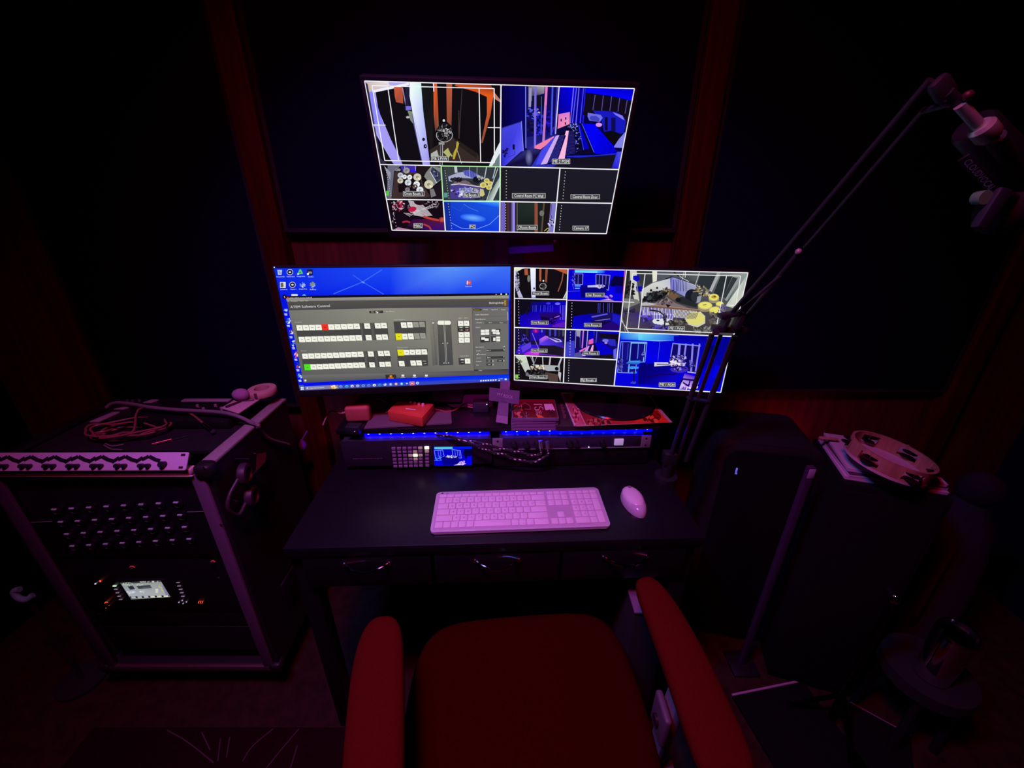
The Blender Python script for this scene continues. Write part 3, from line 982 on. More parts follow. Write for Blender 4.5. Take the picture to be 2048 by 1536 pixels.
z4 = lambda x, y: (990 + x / 7.681, 325 + y / 7.681)
LW = 2.0
A.frame([(729.6, 161.9), (1269.2, 176.3), (1211.7, 467.2), (784.2, 459.9)], LW, WHT)
A.line(z1(1990, 130), z4(65, 1075), 2.4, WHT)
A.line(z3(75, 68), z3(1040, 88), 2.0, WHT)
A.line(z4(65, 62), z4(1895, 105), 2.2, WHT)
A.line(z3(180, 615), z3(1065, 628), 2.0, WHT)
A.line(z4(75, 598), z4(1792, 625), 2.2, WHT)
A.line(z4(993, 90), z4(895, 1082), 2.2, WHT)
A.line(z3(1070, 640), z3(1105, 1115), 2.2, WHT)
A.frame([z3(1040, 92), z3(1970, 105), z3(1960, 645), z3(1070, 640)], 2.0, (185, 250, 170))
A.line(z3(1068, 645), z3(1960, 655), 1.6, (190, 245, 250))
A.build('screen', M_DISPLAY, mon_top)

# ---------------- right display
A = Art(0.598, 0.336, QRIGHT)
A.rect(1000, 500, 1550, 820, (6, 6, 12))
A.view(1020, 520, 5.687)
METER = 32
A.clip([(52, 88), (660, 100), (648, 440), (42, 430)])
A.rect(30, 80, 700, 450, (12, 12, 12))
A.poly([(52, 90), (240, 90), (120, 110), (75, 150), (90, 300), (150, 430), (100, 430), (45, 250)], (185, 185, 220)); A.poly([(60, 92), (160, 92), (110, 125), (60, 125)], (230, 235, 190))
A.scatter((85, 250), 20, 120, 40, 12, [(150, 150, 180), (60, 60, 90)])
A.poly([(232, 92), (295, 95), (290, 430), (245, 430)], [(245, 250, 255), (240, 245, 255), (205, 205, 255), (210, 210, 255)])
A.poly([(165, 110), (205, 105), (210, 175), (170, 175)], (170, 85, 55)); A.oval((215, 215), 16, 40, (120, 125, 110))
A.poly([(335, 98), (360, 98), (355, 250), (335, 240)], (175, 95, 65)); A.poly([(405, 98), (432, 98), (420, 260), (398, 250)], (140, 75, 55))
A.poly([(475, 98), (650, 100), (645, 165), (600, 145)], (190, 90, 45)); A.path([(605, 140), (590, 240), (545, 360)], 12, (150, 85, 60))
A.oval((380, 240), 9, 10, (230, 230, 230)); A.scatter((375, 300), 35, 35, 30, 14, [(15, 15, 15), (120, 120, 120), (60, 60, 60)])
A.path([(375 + 38 * math.cos(t / 5), 302 + 34 * math.sin(t / 5)) for t in range(0, 32, 2)], 4, (180, 180, 180))
A.poly([(640, 350), (648, 440), (600, 440)], (160, 170, 170)); A.line((600, 440), (645, 365), 6, (225, 230, 230))
A.oval((275, 325), 9, 12, (10, 10, 20)); meter(A, (100, 160), (105, 370), 7); 
A.tagbox('Vocal Booth', (345, 380), 196, 44)
A.clip([(668, 108), (1302, 108), (1275, 465), (652, 445)])
A.poly([(640, 100), (1310, 100), (1290, 470), (640, 450)], [(0, 0, 200), (0, 0, 235), (0, 0, 225), (0, 0, 220)])
A.grad([(735, 112), (1000, 112), (1000, 148), (735, 145)], (60, 190, 230), (130, 230, 250)); A.poly([(990, 112), (1080, 112), (1080, 150), (990, 150)], [(80, 190, 240), (0, 0, 220), (0, 0, 220), (60, 160, 240)])
A.poly([(1180, 180), (1302, 190), (1290, 300), (1130, 300), (1150, 230)], (0, 0, 60)); A.poly([(1200, 290), (1295, 300), (1280, 380), (1190, 370)], (0, 0, 160))
for q in ([(735, 160), (828, 160), (822, 280), (735, 280)], [(975, 165), (1135, 175), (1115, 345), (975, 280)]):
    A.poly(q, (10, 10, 90)); A.frame(q, 7, (140, 140, 240))
for x in (775, 1015, 1052, 1090):
    A.line((x, 170), (x - 4, 280), 6, (110, 110, 235))
A.poly([(800, 290), (1100, 280), (1090, 400), (800, 430)], (0, 0, 120)); A.poly([(880, 290), (1060, 280), (1050, 310), (880, 312)], (190, 190, 240)); A.scatter((1020, 300), 50, 18, 20, 14, [(215, 200, 235), (90, 80, 160)])
A.rect(735, 290, 800, 302, (90, 170, 245)); A.rect(735, 318, 790, 328, (120, 190, 245))
A.scatter((1110, 420), 60, 20, 20, 14, [(190, 130, 235), (60, 20, 170)]); A.poly([(1000, 460), (1120, 440), (1180, 462)], (200, 160, 240))
A.scatter((720, 240), 18, 110, 24, 12, [(20, 20, 120), (90, 90, 220)])
A.line((650, 358), (790, 352), 4, (90, 90, 230))
A.tagbox('Live Room 1', (965, 398), 216, 46)
A.clip([(48, 445), (640, 458), (628, 770), (45, 755)])
A.rect(20, 430, 700, 790, (10, 10, 24))
A.poly([(240, 480), (640, 470), (630, 765), (110, 765), (110, 630), (230, 590)], [(10, 8, 110), (0, 0, 190), (60, 10, 190), (10, 0, 200), (0, 0, 160), (0, 0, 120)])
A.oval((540, 498), 30, 14, (110, 100, 245)); A.oval((435, 495), 26, 12, (60, 50, 230))
for x in (260, 285, 300, 345, 385, 400, 430, 455, 480, 570, 600, 625):
    A.line((x, 515), (x - 2, 590 + (90 if x > 560 else 0)), 5, (70, 65, 220) if x < 560 else (130, 120, 240))
A.poly([(330, 600), (560, 595), (590, 640), (460, 700), (350, 670)], (30, 5, 110)); A.poly([(340, 640), (470, 660), (480, 730), (360, 700)], (10, 5, 60)); A.line((460, 672), (560, 635), 8, (190, 120, 240))
A.scatter((500, 690), 60, 40, 22, 18, [(15, 5, 50), (60, 20, 160)]); A.poly([(480, 740), (620, 700), (628, 768), (480, 765)], (90, 25, 190))
meter(A, (98, 470), (102, 720), 9); A.scatter((200, 580), 30, 40, 12, 18, [(15, 20, 50), (10, 10, 26)])
A.tagbox('Live Room 2', (336, 712), 196, 42)
A.clip([(652, 462), (1265, 480), (1240, 800), (640, 778)])
A.rect(600, 440, 1330, 820, (8, 8, 20))
A.poly([(720, 640), (900, 610), (1165, 600), (1250, 620), (1240, 800), (700, 780)], [(0, 0, 190), (0, 0, 160), (10, 10, 160), (10, 10, 180), (20, 10, 150), (0, 0, 200)])
for x in (1000, 1020, 1060, 1110, 1130, 1160):
    A.line((x, 490), (x - 3, 600), 5, (80, 80, 225))
A.poly([(900, 620), (1110, 590), (1160, 620), (1150, 680), (960, 700), (930, 660)], (20, 15, 90)); A.poly([(920, 640), (1100, 605), (1110, 618), (930, 655)], (90, 85, 235)); A.line((955, 692), (1135, 668), 9, (120, 110, 200)); A.poly([(900, 690), (1150, 690), (1140, 790), (1000, 780)], (20, 5, 70))
A.poly([(1165, 610), (1255, 640), (1245, 740), (1160, 690)], (25, 25, 190)); A.poly([(1000, 760), (1150, 700), (1240, 740), (1235, 800), (1000, 790)], (30, 5, 110))
meter(A, (702, 490), (694, 750), 9)
A.tagbox('Live Room 3', (938, 738), 200, 44)
A.clip([(45, 772), (618, 785), (605, 1095), (45, 1070)])
A.rect(20, 760, 640, 1110, (20, 15, 60))
A.poly([(60, 1060), (110, 960), (600, 960), (605, 1095)], [(60, 20, 200), (40, 30, 220), (60, 10, 160), (150, 50, 220)])
for x, c in ((150, (20, 18, 30)), (180, (40, 30, 50)), (440, (60, 60, 190)), (500, (60, 60, 190)), (545, (40, 40, 80)), (590, (80, 80, 90))):
    A.poly([(x, 785), (x + 24, 785), (x + 22, 860), (x, 870)], c)
A.poly([(230, 790), (400, 790), (390, 900), (230, 920)], (30, 10, 170)); A.line((290, 790), (292, 824), 12, (240, 40, 110)); A.line((360, 790), (360, 822), 6, (150, 170, 250)); A.oval((290, 805), 45, 30, (170, 20, 140), edge=(40, 10, 170)); A.line((290, 790), (292, 824), 9, (250, 60, 120))
A.poly([(330, 900), (400, 860), (480, 880), (590, 900), (600, 960), (520, 1010), (400, 980), (330, 960)], [(150, 90, 240), (210, 110, 235), (70, 40, 200), (40, 20, 160), (40, 30, 150), (60, 40, 190), (70, 50, 230), (90, 60, 240)])
A.poly([(410, 870), (560, 900), (590, 930), (520, 935)], (190, 180, 240)); A.line((430, 872), (560, 922), 12, (30, 10, 80))
A.poly([(330, 970), (500, 970), (605, 1000), (600, 1095), (330, 1060)], (24, 20, 34)); A.scatter((160, 910), 40, 60, 30, 18, [(30, 30, 120), (70, 60, 200), (15, 12, 40)])
A.poly([(120, 990), (230, 930), (240, 990), (140, 1050)], (90, 60, 220)); A.poly([(180, 1050), (330, 1000), (320, 1085), (150, 1075)], [(160, 30, 220), (210, 60, 200), (230, 60, 230), (150, 20, 200)])
A.line((250, 830), (330, 1030), 6, (150, 120, 240)); meter(A, (95, 795), (100, 1060), 9)
A.tagbox('Live Room 4', (328, 1030), 186, 42)
A.clip([(632, 790), (1238, 810), (1205, 1130), (618, 1105)])
A.rect(600, 780, 1260, 1140, (12, 8, 110))
A.poly([(640, 930), (730, 915), (730, 1100), (620, 1095)], (60, 60, 200))
for x0, x1, wd, c in ((745, 738, 6, (150, 140, 240)), (790, 785, 12, (120, 110, 230)), (830, 815, 14, (200, 120, 220)), (880, 865, 8, (190, 180, 250)), (950, 940, 8, (90, 80, 230)), (985, 965, 8, (90, 80, 230))):
    A.line((x0, 798), (x1, 1000), wd, c)
A.poly([(750, 800), (800, 800), (790, 870), (750, 865)], (150, 150, 175)); A.rect(750, 880, 790, 1000, (14, 10, 60)); A.rect(890, 800, 950, 900, (0, 0, 190))
A.poly([(890, 910), (940, 890), (935, 950), (885, 960)], (235, 90, 170)); A.poly([(1010, 820), (1235, 830), (1220, 930), (1020, 890)], (12, 8, 26)); A.poly([(1010, 815), (1235, 815), (1235, 840), (1015, 830)], (0, 0, 210))
A.poly([(1040, 890), (1190, 900), (1200, 980), (1130, 970)], (40, 40, 190)); A.oval((1080, 915), 36, 16, (120, 120, 230)); A.oval((1085, 942), 16, 10, (210, 140, 240))
A.poly([(960, 940), (1040, 930), (1200, 1060), (1000, 1080)], (0, 0, 200)); A.poly([(930, 950), (960, 945), (1010, 1080), (850, 1080)], (8, 6, 50))
A.poly([(880, 975), (900, 975), (850, 1090), (800, 1090)], (190, 150, 240)); A.poly([(930, 965), (945, 965), (935, 1060), (895, 1060)], (240, 170, 225)); A.poly([(780, 1030), (890, 975), (870, 1000), (790, 1050)], (230, 110, 190))
A.poly([(730, 1060), (800, 1040), (820, 1100), (720, 1100)], (80, 80, 150)); A.poly([(940, 1085), (1200, 1075), (1200, 1130), (920, 1110)], (16, 14, 30)); A.poly([(1170, 1020), (1205, 1000), (1200, 1130), (1170, 1110)], (100, 100, 225))
meter(A, (683, 820), (675, 1075), 9)
A.tagbox('Live Room 5', (915, 1058), 188, 44)
A.clip([(45, 1088), (600, 1105), (590, 1390), (38, 1360)])
A.rect(20, 1070, 620, 1400, (14, 13, 14))
A.poly([(60, 1085), (180, 1095), (210, 1200), (120, 1180), (70, 1150)], (205, 215, 195)); A.poly([(120, 1180), (190, 1160), (230, 1240), (170, 1280)], (195, 200, 195)); A.scatter((80, 1150), 40, 40, 14, 22, [(120, 130, 120), (20, 20, 20)])
for x0, x1, wd in ((250, 268, 10), (365, 370, 10), (455, 440, 16), (585, 545, 18)):
    A.line((x0, 1095), (x1, 1205), wd, (190, 190, 200))
A.path([(230, 1100), (265, 1180), (300, 1100)], 6, (150, 150, 160))
A.poly([(240, 1185), (560, 1200), (560, 1260), (420, 1260), (300, 1215)], (170, 175, 180)); A.scatter((310, 1225), 90, 25, 40, 20, [(235, 225, 200), (180, 170, 150), (60, 55, 50)])
A.scatter((300, 1285), 120, 40, 70, 22, [(22, 20, 22), (50, 45, 50), (12, 10, 12), (90, 85, 90)]); A.oval((205, 1265), 26, 22, (12, 12, 12)); A.oval((525, 1235), 22, 22, (12, 12, 12))
A.poly([(390, 1270), (540, 1300), (540, 1385), (440, 1375)], (80, 62, 55)); A.poly([(545, 1260), (575, 1280), (565, 1385), (540, 1300)], (190, 190, 200)); A.scatter((190, 1300), 20, 20, 8, 20, [(120, 115, 130)])
A.rect(55, 1300, 88, 1345, (130, 200, 70)); meter(A, (97, 1120), (97, 1335), 8)
A.tagbox('Drum Booth 1', (316, 1328), 206, 44)
A.clip([(612, 1112), (1200, 1138), (1170, 1425), (605, 1395)])
A.rect(600, 1100, 1230, 1430, (20, 20, 28))
A.clip(); meter(A, (665, 1138), (657, 1370), 9)
A.tagbox('Big Booth 1', (885, 1364), 186, 42)
A.clip()

A.view(1230, 520, 5.486)         # large tile: percussion room
A.clip([(118, 108), (1455, 132), (1300, 832), (45, 785)])
A.poly([(100, 100), (1470, 120), (1310, 840), (40, 790)], [(70, 72, 78), (90, 100, 98), (70, 62, 66), (60, 54, 60)])
A.poly([(120, 110), (165, 112), (110, 430), (80, 500), (70, 500)], (38, 36, 34))
A.poly([(160, 110), (235, 112), (240, 300), (270, 440), (215, 460), (170, 300)], (205, 205, 195)); A.poly([(235, 115), (405, 118), (405, 240), (300, 300), (250, 200)], (52, 54, 58))
A.poly([(405, 112), (460, 112), (455, 230), (410, 245)], (225, 225, 205)); A.poly([(460, 112), (760, 122), (740, 200), (620, 180), (520, 225), (460, 235)], (82, 84, 96)); 
A.line((525, 218), (620, 180), 10, (25, 25, 28)); A.line((625, 182), (730, 215), 8, (20, 20, 60))
A.poly([(275, 330), (410, 250), (600, 200), (610, 320), (330, 410), (285, 440)], [(190, 195, 190), (215, 215, 210), (190, 190, 205), (200, 200, 210), (170, 170, 165), (190, 190, 180)])
for p in ((458, 305, 11, 12), (392, 332, 13, 14)):
    A.oval((p[0], p[1]), p[2], p[3], (15, 14, 14))
A.poly([(600, 195), (640, 190), (880, 270), (900, 300), (770, 400), (605, 320)], [(80, 80, 150), (140, 140, 215), (190, 190, 205), (160, 165, 180), (150, 150, 210), (110, 110, 200)])
for x in (640, 665, 690, 710, 740, 775):
    A.line((x, 215), (x + (x % 3) * 6 - 4, 340), 6, (35, 35, 90))
A.poly([(770, 130), (1455, 135), (1420, 300), (1230, 440), (1180, 440), (1060, 370), (900, 280), (740, 220)], [(70, 78, 84), (150, 160, 155), (120, 130, 128), (90, 98, 98), (60, 66, 68), (46, 52, 56), (52, 58, 62), (50, 56, 64)])
A.poly([(930, 150), (1120, 150), (1040, 330), (900, 260)], (42, 50, 54)); A.poly([(1160, 160), (1290, 170), (1180, 420), (1080, 360)], (38, 46, 48)); A.poly([(1290, 180), (1350, 200), (1220, 430), (1190, 400)], (48, 56, 58))
A.line((925, 130), (880, 270), 8, (190, 195, 195)); A.line((1140, 132), (1045, 340), 34, (170, 172, 175)); A.line((1370, 180), (1215, 440), 26, (150, 155, 160)); A.line((755, 125), (735, 210), 6, (190, 195, 200))
A.path([(700, 170), (740, 200), (810, 235)], 7, (200, 205, 210)); A.path([(640, 130), (700, 180)], 12, (30, 30, 34))
A.poly([(1445, 160), (1400, 420), (1290, 520), (1210, 500), (1330, 330), (1400, 230)], [(150, 160, 155), (215, 220, 205), (205, 210, 195), (185, 190, 180), (215, 222, 215), (190, 200, 195)])
A.poly([(100, 420), (240, 430), (270, 470), (100, 540), (85, 500)], (120, 120, 115)); A.scatter((160, 310), 50, 90, 30, 26, [(35, 33, 32), (60, 55, 52), (20, 20, 20)])
A.scatter((150, 610), 70, 90, 40, 30, [(50, 35, 70), (70, 60, 110), (40, 35, 40)])
A.poly([(90, 600), (260, 560), (420, 700), (430, 790), (110, 770)], [(60, 55, 60), (55, 40, 120), (70, 60, 130), (60, 55, 62), (80, 72, 78)])
A.poly([(430, 470), (560, 400), (660, 470), (800, 520), (440, 520)], (125, 108, 112)); A.scatter((560, 450), 90, 40, 40, 16, [(90, 78, 82), (150, 130, 132), (60, 50, 56)])
A.poly([(560, 380), (640, 350), (700, 390), (640, 440)], (110, 85, 60)); A.scatter((600, 350), 60, 30, 20, 20, [(60, 50, 44), (120, 95, 70), (25, 22, 22)])
A.scatter((420, 400), 110, 40, 60, 40, [(18, 22, 26), (35, 42, 44), (60, 66, 66), (12, 12, 14)], rot=-0.3); A.scatter((545, 350), 40, 40, 26, 26, [(16, 18, 24), (50, 55, 60), (150, 130, 90)])
A.oval((840, 395), 75, 78, (22, 26, 38)); A.oval((870, 400), 40, 55, (40, 46, 54)); A.poly([(665, 420), (740, 400), (900, 480), (890, 520), (700, 470)], (34, 40, 42)); A.oval((690, 435), 30, 26, (20, 24, 26))
A.poly([(900, 400), (950, 385), (930, 460), (890, 470)], (150, 155, 170)); A.scatter((960, 330), 90, 40, 60, 18, [(190, 185, 170), (60, 60, 66), (150, 130, 70), (30, 30, 34)], rot=0.5); A.path([(850, 345), (940, 340)], 8, (160, 140, 90))
A.poly([(290, 480), (970, 545), (975, 565), (930, 575), (560, 530), (290, 500)], (120, 88, 76)); A.line((290, 482), (960, 545), 7, (170, 140, 120))
A.poly([(280, 470), (330, 460), (460, 480), (400, 495), (280, 500)], (185, 182, 185))
A.poly([(270, 510), (900, 560), (830, 640), (410, 640), (290, 620)], (60, 45, 110)); A.scatter((340, 600), 70, 60, 30, 30, [(70, 50, 190), (110, 90, 210), (40, 30, 90)])
for k in range(40):
    t = k / 39
    x = 285 + 605 * t
    A.line((x, 510 + 45 * t), (x + (8 - 46 * t if t > 0.6 else 12 - 14 * t), 600 + 42 * t), 7.5, [(150, 145, 235), (225, 222, 225), (215, 212, 215)][(k + (k // 7)) % 3] if t < 0.6 else (220, 218, 205))
A.poly([(760, 640), (930, 560), (985, 610), (985, 690), (900, 735), (780, 700)], (205, 205, 190))
A.oval((880, 640), 104, 70, (222, 216, 120)); A.poly([(830, 560), (915, 570), (860, 645), (775, 645)], (205, 205, 150))
for k in range(8):
    A.line((800 + k * 15, 572 + k), (770 + k * 15, 640), 7, (120, 105, 80))
A.oval((520, 668), 115, 46, (222, 224, 232)); A.rect(400, 600, 640, 642, (80, 70, 150)); 
for k in range(16):
    A.line((410 + k * 15, 575 + k), (412 + k * 14, 642), 8, (215, 212, 232) if k % 2 else (120, 110, 215))
A.oval((465, 660), 18, 9, (40, 40, 50)); A.scatter((500, 740), 90, 30, 40, 26, [(50, 30, 190), (90, 80, 160), (40, 34, 50)])
A.path([(370, 545), (480, 560), (540, 610), (540, 740)], 14, (20, 18, 24)); A.poly([(550, 482), (610, 490), (575, 520)], (20, 18, 20)); A.scatter((540, 640), 22, 60, 16, 18, [(22, 20, 26), (60, 55, 80)])
for x, y, rx, ry in ((985, 495, 80, 44), (1100, 545, 72, 40), (1145, 475, 44, 26), (1080, 405, 58, 40)):
    A.oval((x, y + ry * 0.6), rx, ry, (150, 140, 110)); A.oval((x, y), rx, ry, (200, 190, 120)); A.oval((x, y - 2), rx * 0.86, ry * 0.82, (232, 224, 110))
A.oval((1082, 400), 30, 18, (175, 155, 40)); A.oval((1090, 395), 12, 7, (60, 50, 30)); A.path([(960, 490), (1000, 485)], 8, (120, 110, 60))
A.poly([(1030, 580), (1170, 570), (1150, 640), (1060, 650)], (120, 112, 100)); A.scatter((1100, 640), 80, 60, 60, 26, [(60, 55, 80), (90, 85, 80), (40, 36, 40), (120, 110, 100)]); A.scatter((1180, 530), 40, 50, 26, 20, [(60, 50, 150), (120, 110, 120)])
A.scatter((680, 700), 110, 60, 60, 20, [(90, 85, 80), (60, 54, 50), (120, 116, 108), (40, 36, 36)]); A.scatter((960, 760), 130, 30, 50, 22, [(100, 95, 92), (60, 56, 56), (150, 146, 140)])
for k in range(5):
    A.line((960 + k * 30, 790), (1180 + k * 22, 600), 7, (120, 116, 112))
A.line((60, 650), (140, 785), 8, (215, 215, 220)); A.line((70, 620), (110, 790), 6, (150, 150, 160)); A.line((1190, 730), (1320, 520), 10, (200, 200, 190))
A.poly([(195, 175), (260, 165), (270, 215), (240, 240), (195, 215)], (10, 10, 190)); A.poly([(225, 290), (295, 285), (290, 345), (235, 345)], (10, 10, 170)); A.line((240, 240), (240, 290), 12, (60, 60, 120)); A.line((255, 345), (268, 440), 8, (60, 60, 70)); A.line((235, 240), (262, 470), 5, (160, 160, 165))
A.path([(190, 145), (120, 745), (1110, 795), (1320, 500), (1375, 170), (190, 145)], 9, (235, 238, 232))
A.line((325, 150), (250, 745), 9, (235, 235, 235)); A.line((1220, 170), (1095, 790), 9, (235, 235, 235)); A.line((768, 122), (764, 190), 7, (235, 235, 235)); A.line((75, 455), (205, 462), 9, (235, 235, 240)); A.line((1230, 488), (1400, 498), 8, (235, 235, 235))
A.tagbox('ME 1 PVW', (670, 746), 182, 44)
A.clip([(45, 790), (1298, 838), (1160, 1455), (0, 1385), (-20, 1300)])
A.poly([(0, 780), (1310, 830), (1170, 1460), (-60, 1390)], [(0, 0, 235), (0, 0, 150), (0, 0, 215), (0, 0, 215)])
A.poly([(50, 790), (340, 800), (340, 880), (60, 870)], [(0, 120, 230), (130, 225, 250), (60, 180, 240), (0, 60, 230)])
A.poly([(250, 800), (700, 815), (690, 880), (470, 888), (250, 878)], [(120, 225, 250), (0, 60, 230), (0, 30, 225), (190, 235, 240), (90, 200, 245)])
A.poly([(350, 895), (620, 900), (600, 1110), (340, 1100)], [(0, 0, 225), (0, 0, 195), (0, 0, 215), (0, 0, 240)]); A.line((487, 890), (465, 1100), 5, (70, 90, 220))
A.poly([(640, 830), (1298, 850), (1230, 1200), (940, 1180), (950, 920), (640, 900)], [(0, 0, 170), (0, 0, 130), (0, 0, 180), (0, 0, 170), (0, 0, 190), (0, 0, 190)])
A.poly([(1100, 1150), (1230, 1180), (1190, 1300), (1060, 1280)], (0, 0, 235)); A.line((940, 1060), (1060, 1055), 5, (0, 0, 110)); A.poly([(1050, 940), (1110, 940), (1060, 1050), (1040, 1050)], (0, 0, 95))
A.poly([(60, 890), (345, 895), (325, 1110), (250, 1110), (220, 1240), (20, 1240)], (14, 12, 130))
A.frame([(60, 892), (345, 900), (322, 1115), (230, 1120), (215, 1240), (20, 1230)], 8, (120, 150, 245))
A.line((175, 900), (140, 1230), 14, (120, 170, 245)); A.line((165, 905), (340, 910), 14, (120, 190, 240)); A.line((80, 900), (66, 1225), 9, (90, 110, 240)); A.line((252, 920), (240, 1080), 9, (90, 130, 240)); A.line((140, 915), (125, 1090), 7, (60, 70, 190)); A.line((322, 920), (305, 1110), 9, (150, 190, 245))
A.poly([(175, 920), (240, 920), (225, 1090), (160, 1090)], (8, 6, 110)); A.scatter((300, 1040), 25, 50, 16, 16, [(20, 20, 120), (110, 110, 200)]); A.scatter((50, 1140), 30, 70, 24, 20, [(20, 16, 90), (90, 90, 190), (50, 50, 140)])
A.poly([(625, 910), (935, 930), (880, 1235), (800, 1235), (760, 1110), (600, 1090)], (10, 8, 100))
for x0, x1, wd in ((630, 600, 10), (705, 690, 26), (775, 752, 18), (850, 830, 20), (925, 880, 16)):
    A.line((x0, 915), (x1, 1090 + (130 if x0 > 800 else 0)), wd, (135, 130, 240))
A.line((625, 912), (935, 940), 12, (130, 140, 245)); A.line((790, 1225), (885, 1238), 12, (190, 170, 240)); A.scatter((690, 1080), 90, 40, 50, 16, [(190, 180, 240), (60, 50, 140), (20, 16, 80)]); A.scatter((840, 1130), 30, 50, 20, 18, [(100, 90, 200), (30, 24, 110)])
A.poly([(110, 1130), (150, 1105), (270, 1100), (280, 1120), (240, 1145), (140, 1140)], [(30, 80, 200), (60, 160, 235), (50, 150, 235), (60, 130, 220), (30, 80, 200), (20, 50, 180)])
A.poly([(130, 1175), (180, 1162), (255, 1170), (250, 1190), (170, 1195)], (60, 150, 240)); A.poly([(165, 1225), (235, 1222), (230, 1240), (165, 1240)], (80, 130, 230)); A.line((205, 1190), (195, 1340), 14, (10, 10, 70)); A.scatter((195, 1345), 36, 10, 10, 14, [(50, 70, 200)])
A.poly([(270, 1130), (700, 1130), (800, 1180), (690, 1260), (660, 1370), (240, 1360), (250, 1200)], [(0, 0, 110), (0, 0, 150), (20, 10, 130), (10, 5, 190), (10, 0, 210), (0, 0, 120), (0, 0, 110)])
A.path([(330, 1285), (470, 1255), (640, 1250), (720, 1190)], 14, (15, 0, 95))
A.poly([(425, 1118), (590, 1120), (620, 1150), (425, 1165)], (215, 210, 235)); A.poly([(450, 1135), (590, 1138), (590, 1146), (450, 1146)], (30, 20, 90)); A.scatter((680, 1130), 90, 34, 60, 20, [(230, 215, 235), (120, 100, 180), (50, 30, 110), (190, 180, 220)]); A.poly([(590, 1100), (720, 1130), (700, 1150), (600, 1120)], (235, 225, 240))
A.oval((700, 1195), 100, 40, (60, 40, 190)); A.path([(610, 1180), (700, 1160), (780, 1190)], 10, (10, 8, 60)); A.scatter((690, 1190), 60, 20, 20, 16, [(20, 14, 90), (150, 130, 220)])
A.poly([(760, 1240), (930, 1290), (890, 1410), (700, 1410)], [(90, 20, 200), (60, 10, 220), (190, 160, 240), (230, 220, 245)]); A.scatter((810, 1390), 90, 26, 60, 16, [(235, 225, 245), (190, 150, 235), (120, 60, 200)])
A.poly([(720, 1290), (890, 1310), (880, 1330), (720, 1310)], (30, 0, 110)); A.line((740, 1300), (680, 1400), 18, (20, 0, 100)); A.line((820, 1310), (800, 1385), 14, (30, 0, 110)); A.poly([(740, 1330), (800, 1370), (790, 1385), (740, 1350)], (40, 0, 130))
A.tagbox('ME 1 PGM', (566, 1366), 182, 46)
A.clip()
A.view(0, 0, 1)
z7 = lambda x, y: (1020 + x / 5.687, 520 + y / 5.687)
z8 = lambda x, y: (1230 + x / 5.486, 520 + y / 5.486)
A.frame([(1029.8, 535.8), (1495.6, 544.5), (1440.8, 784.3), (1027.6, 758.9)], 2.0, WHT)
A.line(z8(122, 108), z8(-20, 1385), 2.0, WHT)
A.line(z7(660, 100), z7(600, 1392), 2.0, WHT)
A.line(z7(45, 436), z7(640, 448), 1.9, WHT); A.line(z7(655, 456), z7(1285, 472), 1.9, (200, 150, 235))
A.line(z7(45, 763), z7(1245, 806), 1.9, WHT); A.line(z7(42, 1078), z7(1205, 1130), 2.0, WHT); A.line(z8(45, 786), z8(1300, 834), 2.0, WHT)
A.line(z7(668, 104), z7(1302, 104), 1.4, (225, 90, 110)); A.line(z7(1305, 104), z7(1275, 470), 1.4, (225, 110, 130))
A.build('screen', M_DISPLAY, mon_right)

# ---------------- left display: desktop with the switcher control window
A = Art(0.598, 0.336, QLEFT)
A.view(0, 0, 1)
A.rect(540, 520, 1040, 800, (0, 18, 228))
A.poly([(540, 530), (780, 530), (780, 595), (560, 595)], [(8, 45, 232), (25, 75, 243), (0, 34, 236), (0, 20, 228)])
A.poly([(780, 530), (900, 530), (900, 595), (780, 595)], [(25, 75, 243), (90, 148, 250), (10, 60, 240), (0, 34, 236)])
A.poly([(900, 530), (1030, 530), (1030, 600), (900, 595)], [(90, 148, 250), (60, 110, 245), (20, 60, 235), (10, 60, 240)])
A.view(530, 520, 5.688)
A.path([(780, 385), (1110, 250), (1330, 110)], 10, (60, 110, 245)); A.path([(1000, 170), (1120, 255), (1350, 390)], 10, (50, 100, 245)); A.path([(1100, 245), (1130, 262)], 14, (110, 150, 250))
ICO = [(168, 140, (150, 170, 225), 'Recycle Bin'), (283, 138, (20, 24, 60), 'Desktop Capture'), (398, 136, (70, 190, 130), 'Google Drive'), (512, 140, (25, 25, 40), 'Studio'),
       (205, 285, (225, 225, 190), 'Lockdown'), (312, 282, (20, 24, 60), 'Capture'), (422, 280, (110, 160, 235), 'Google Docs'), (535, 285, (120, 140, 110), 'Desktop')]
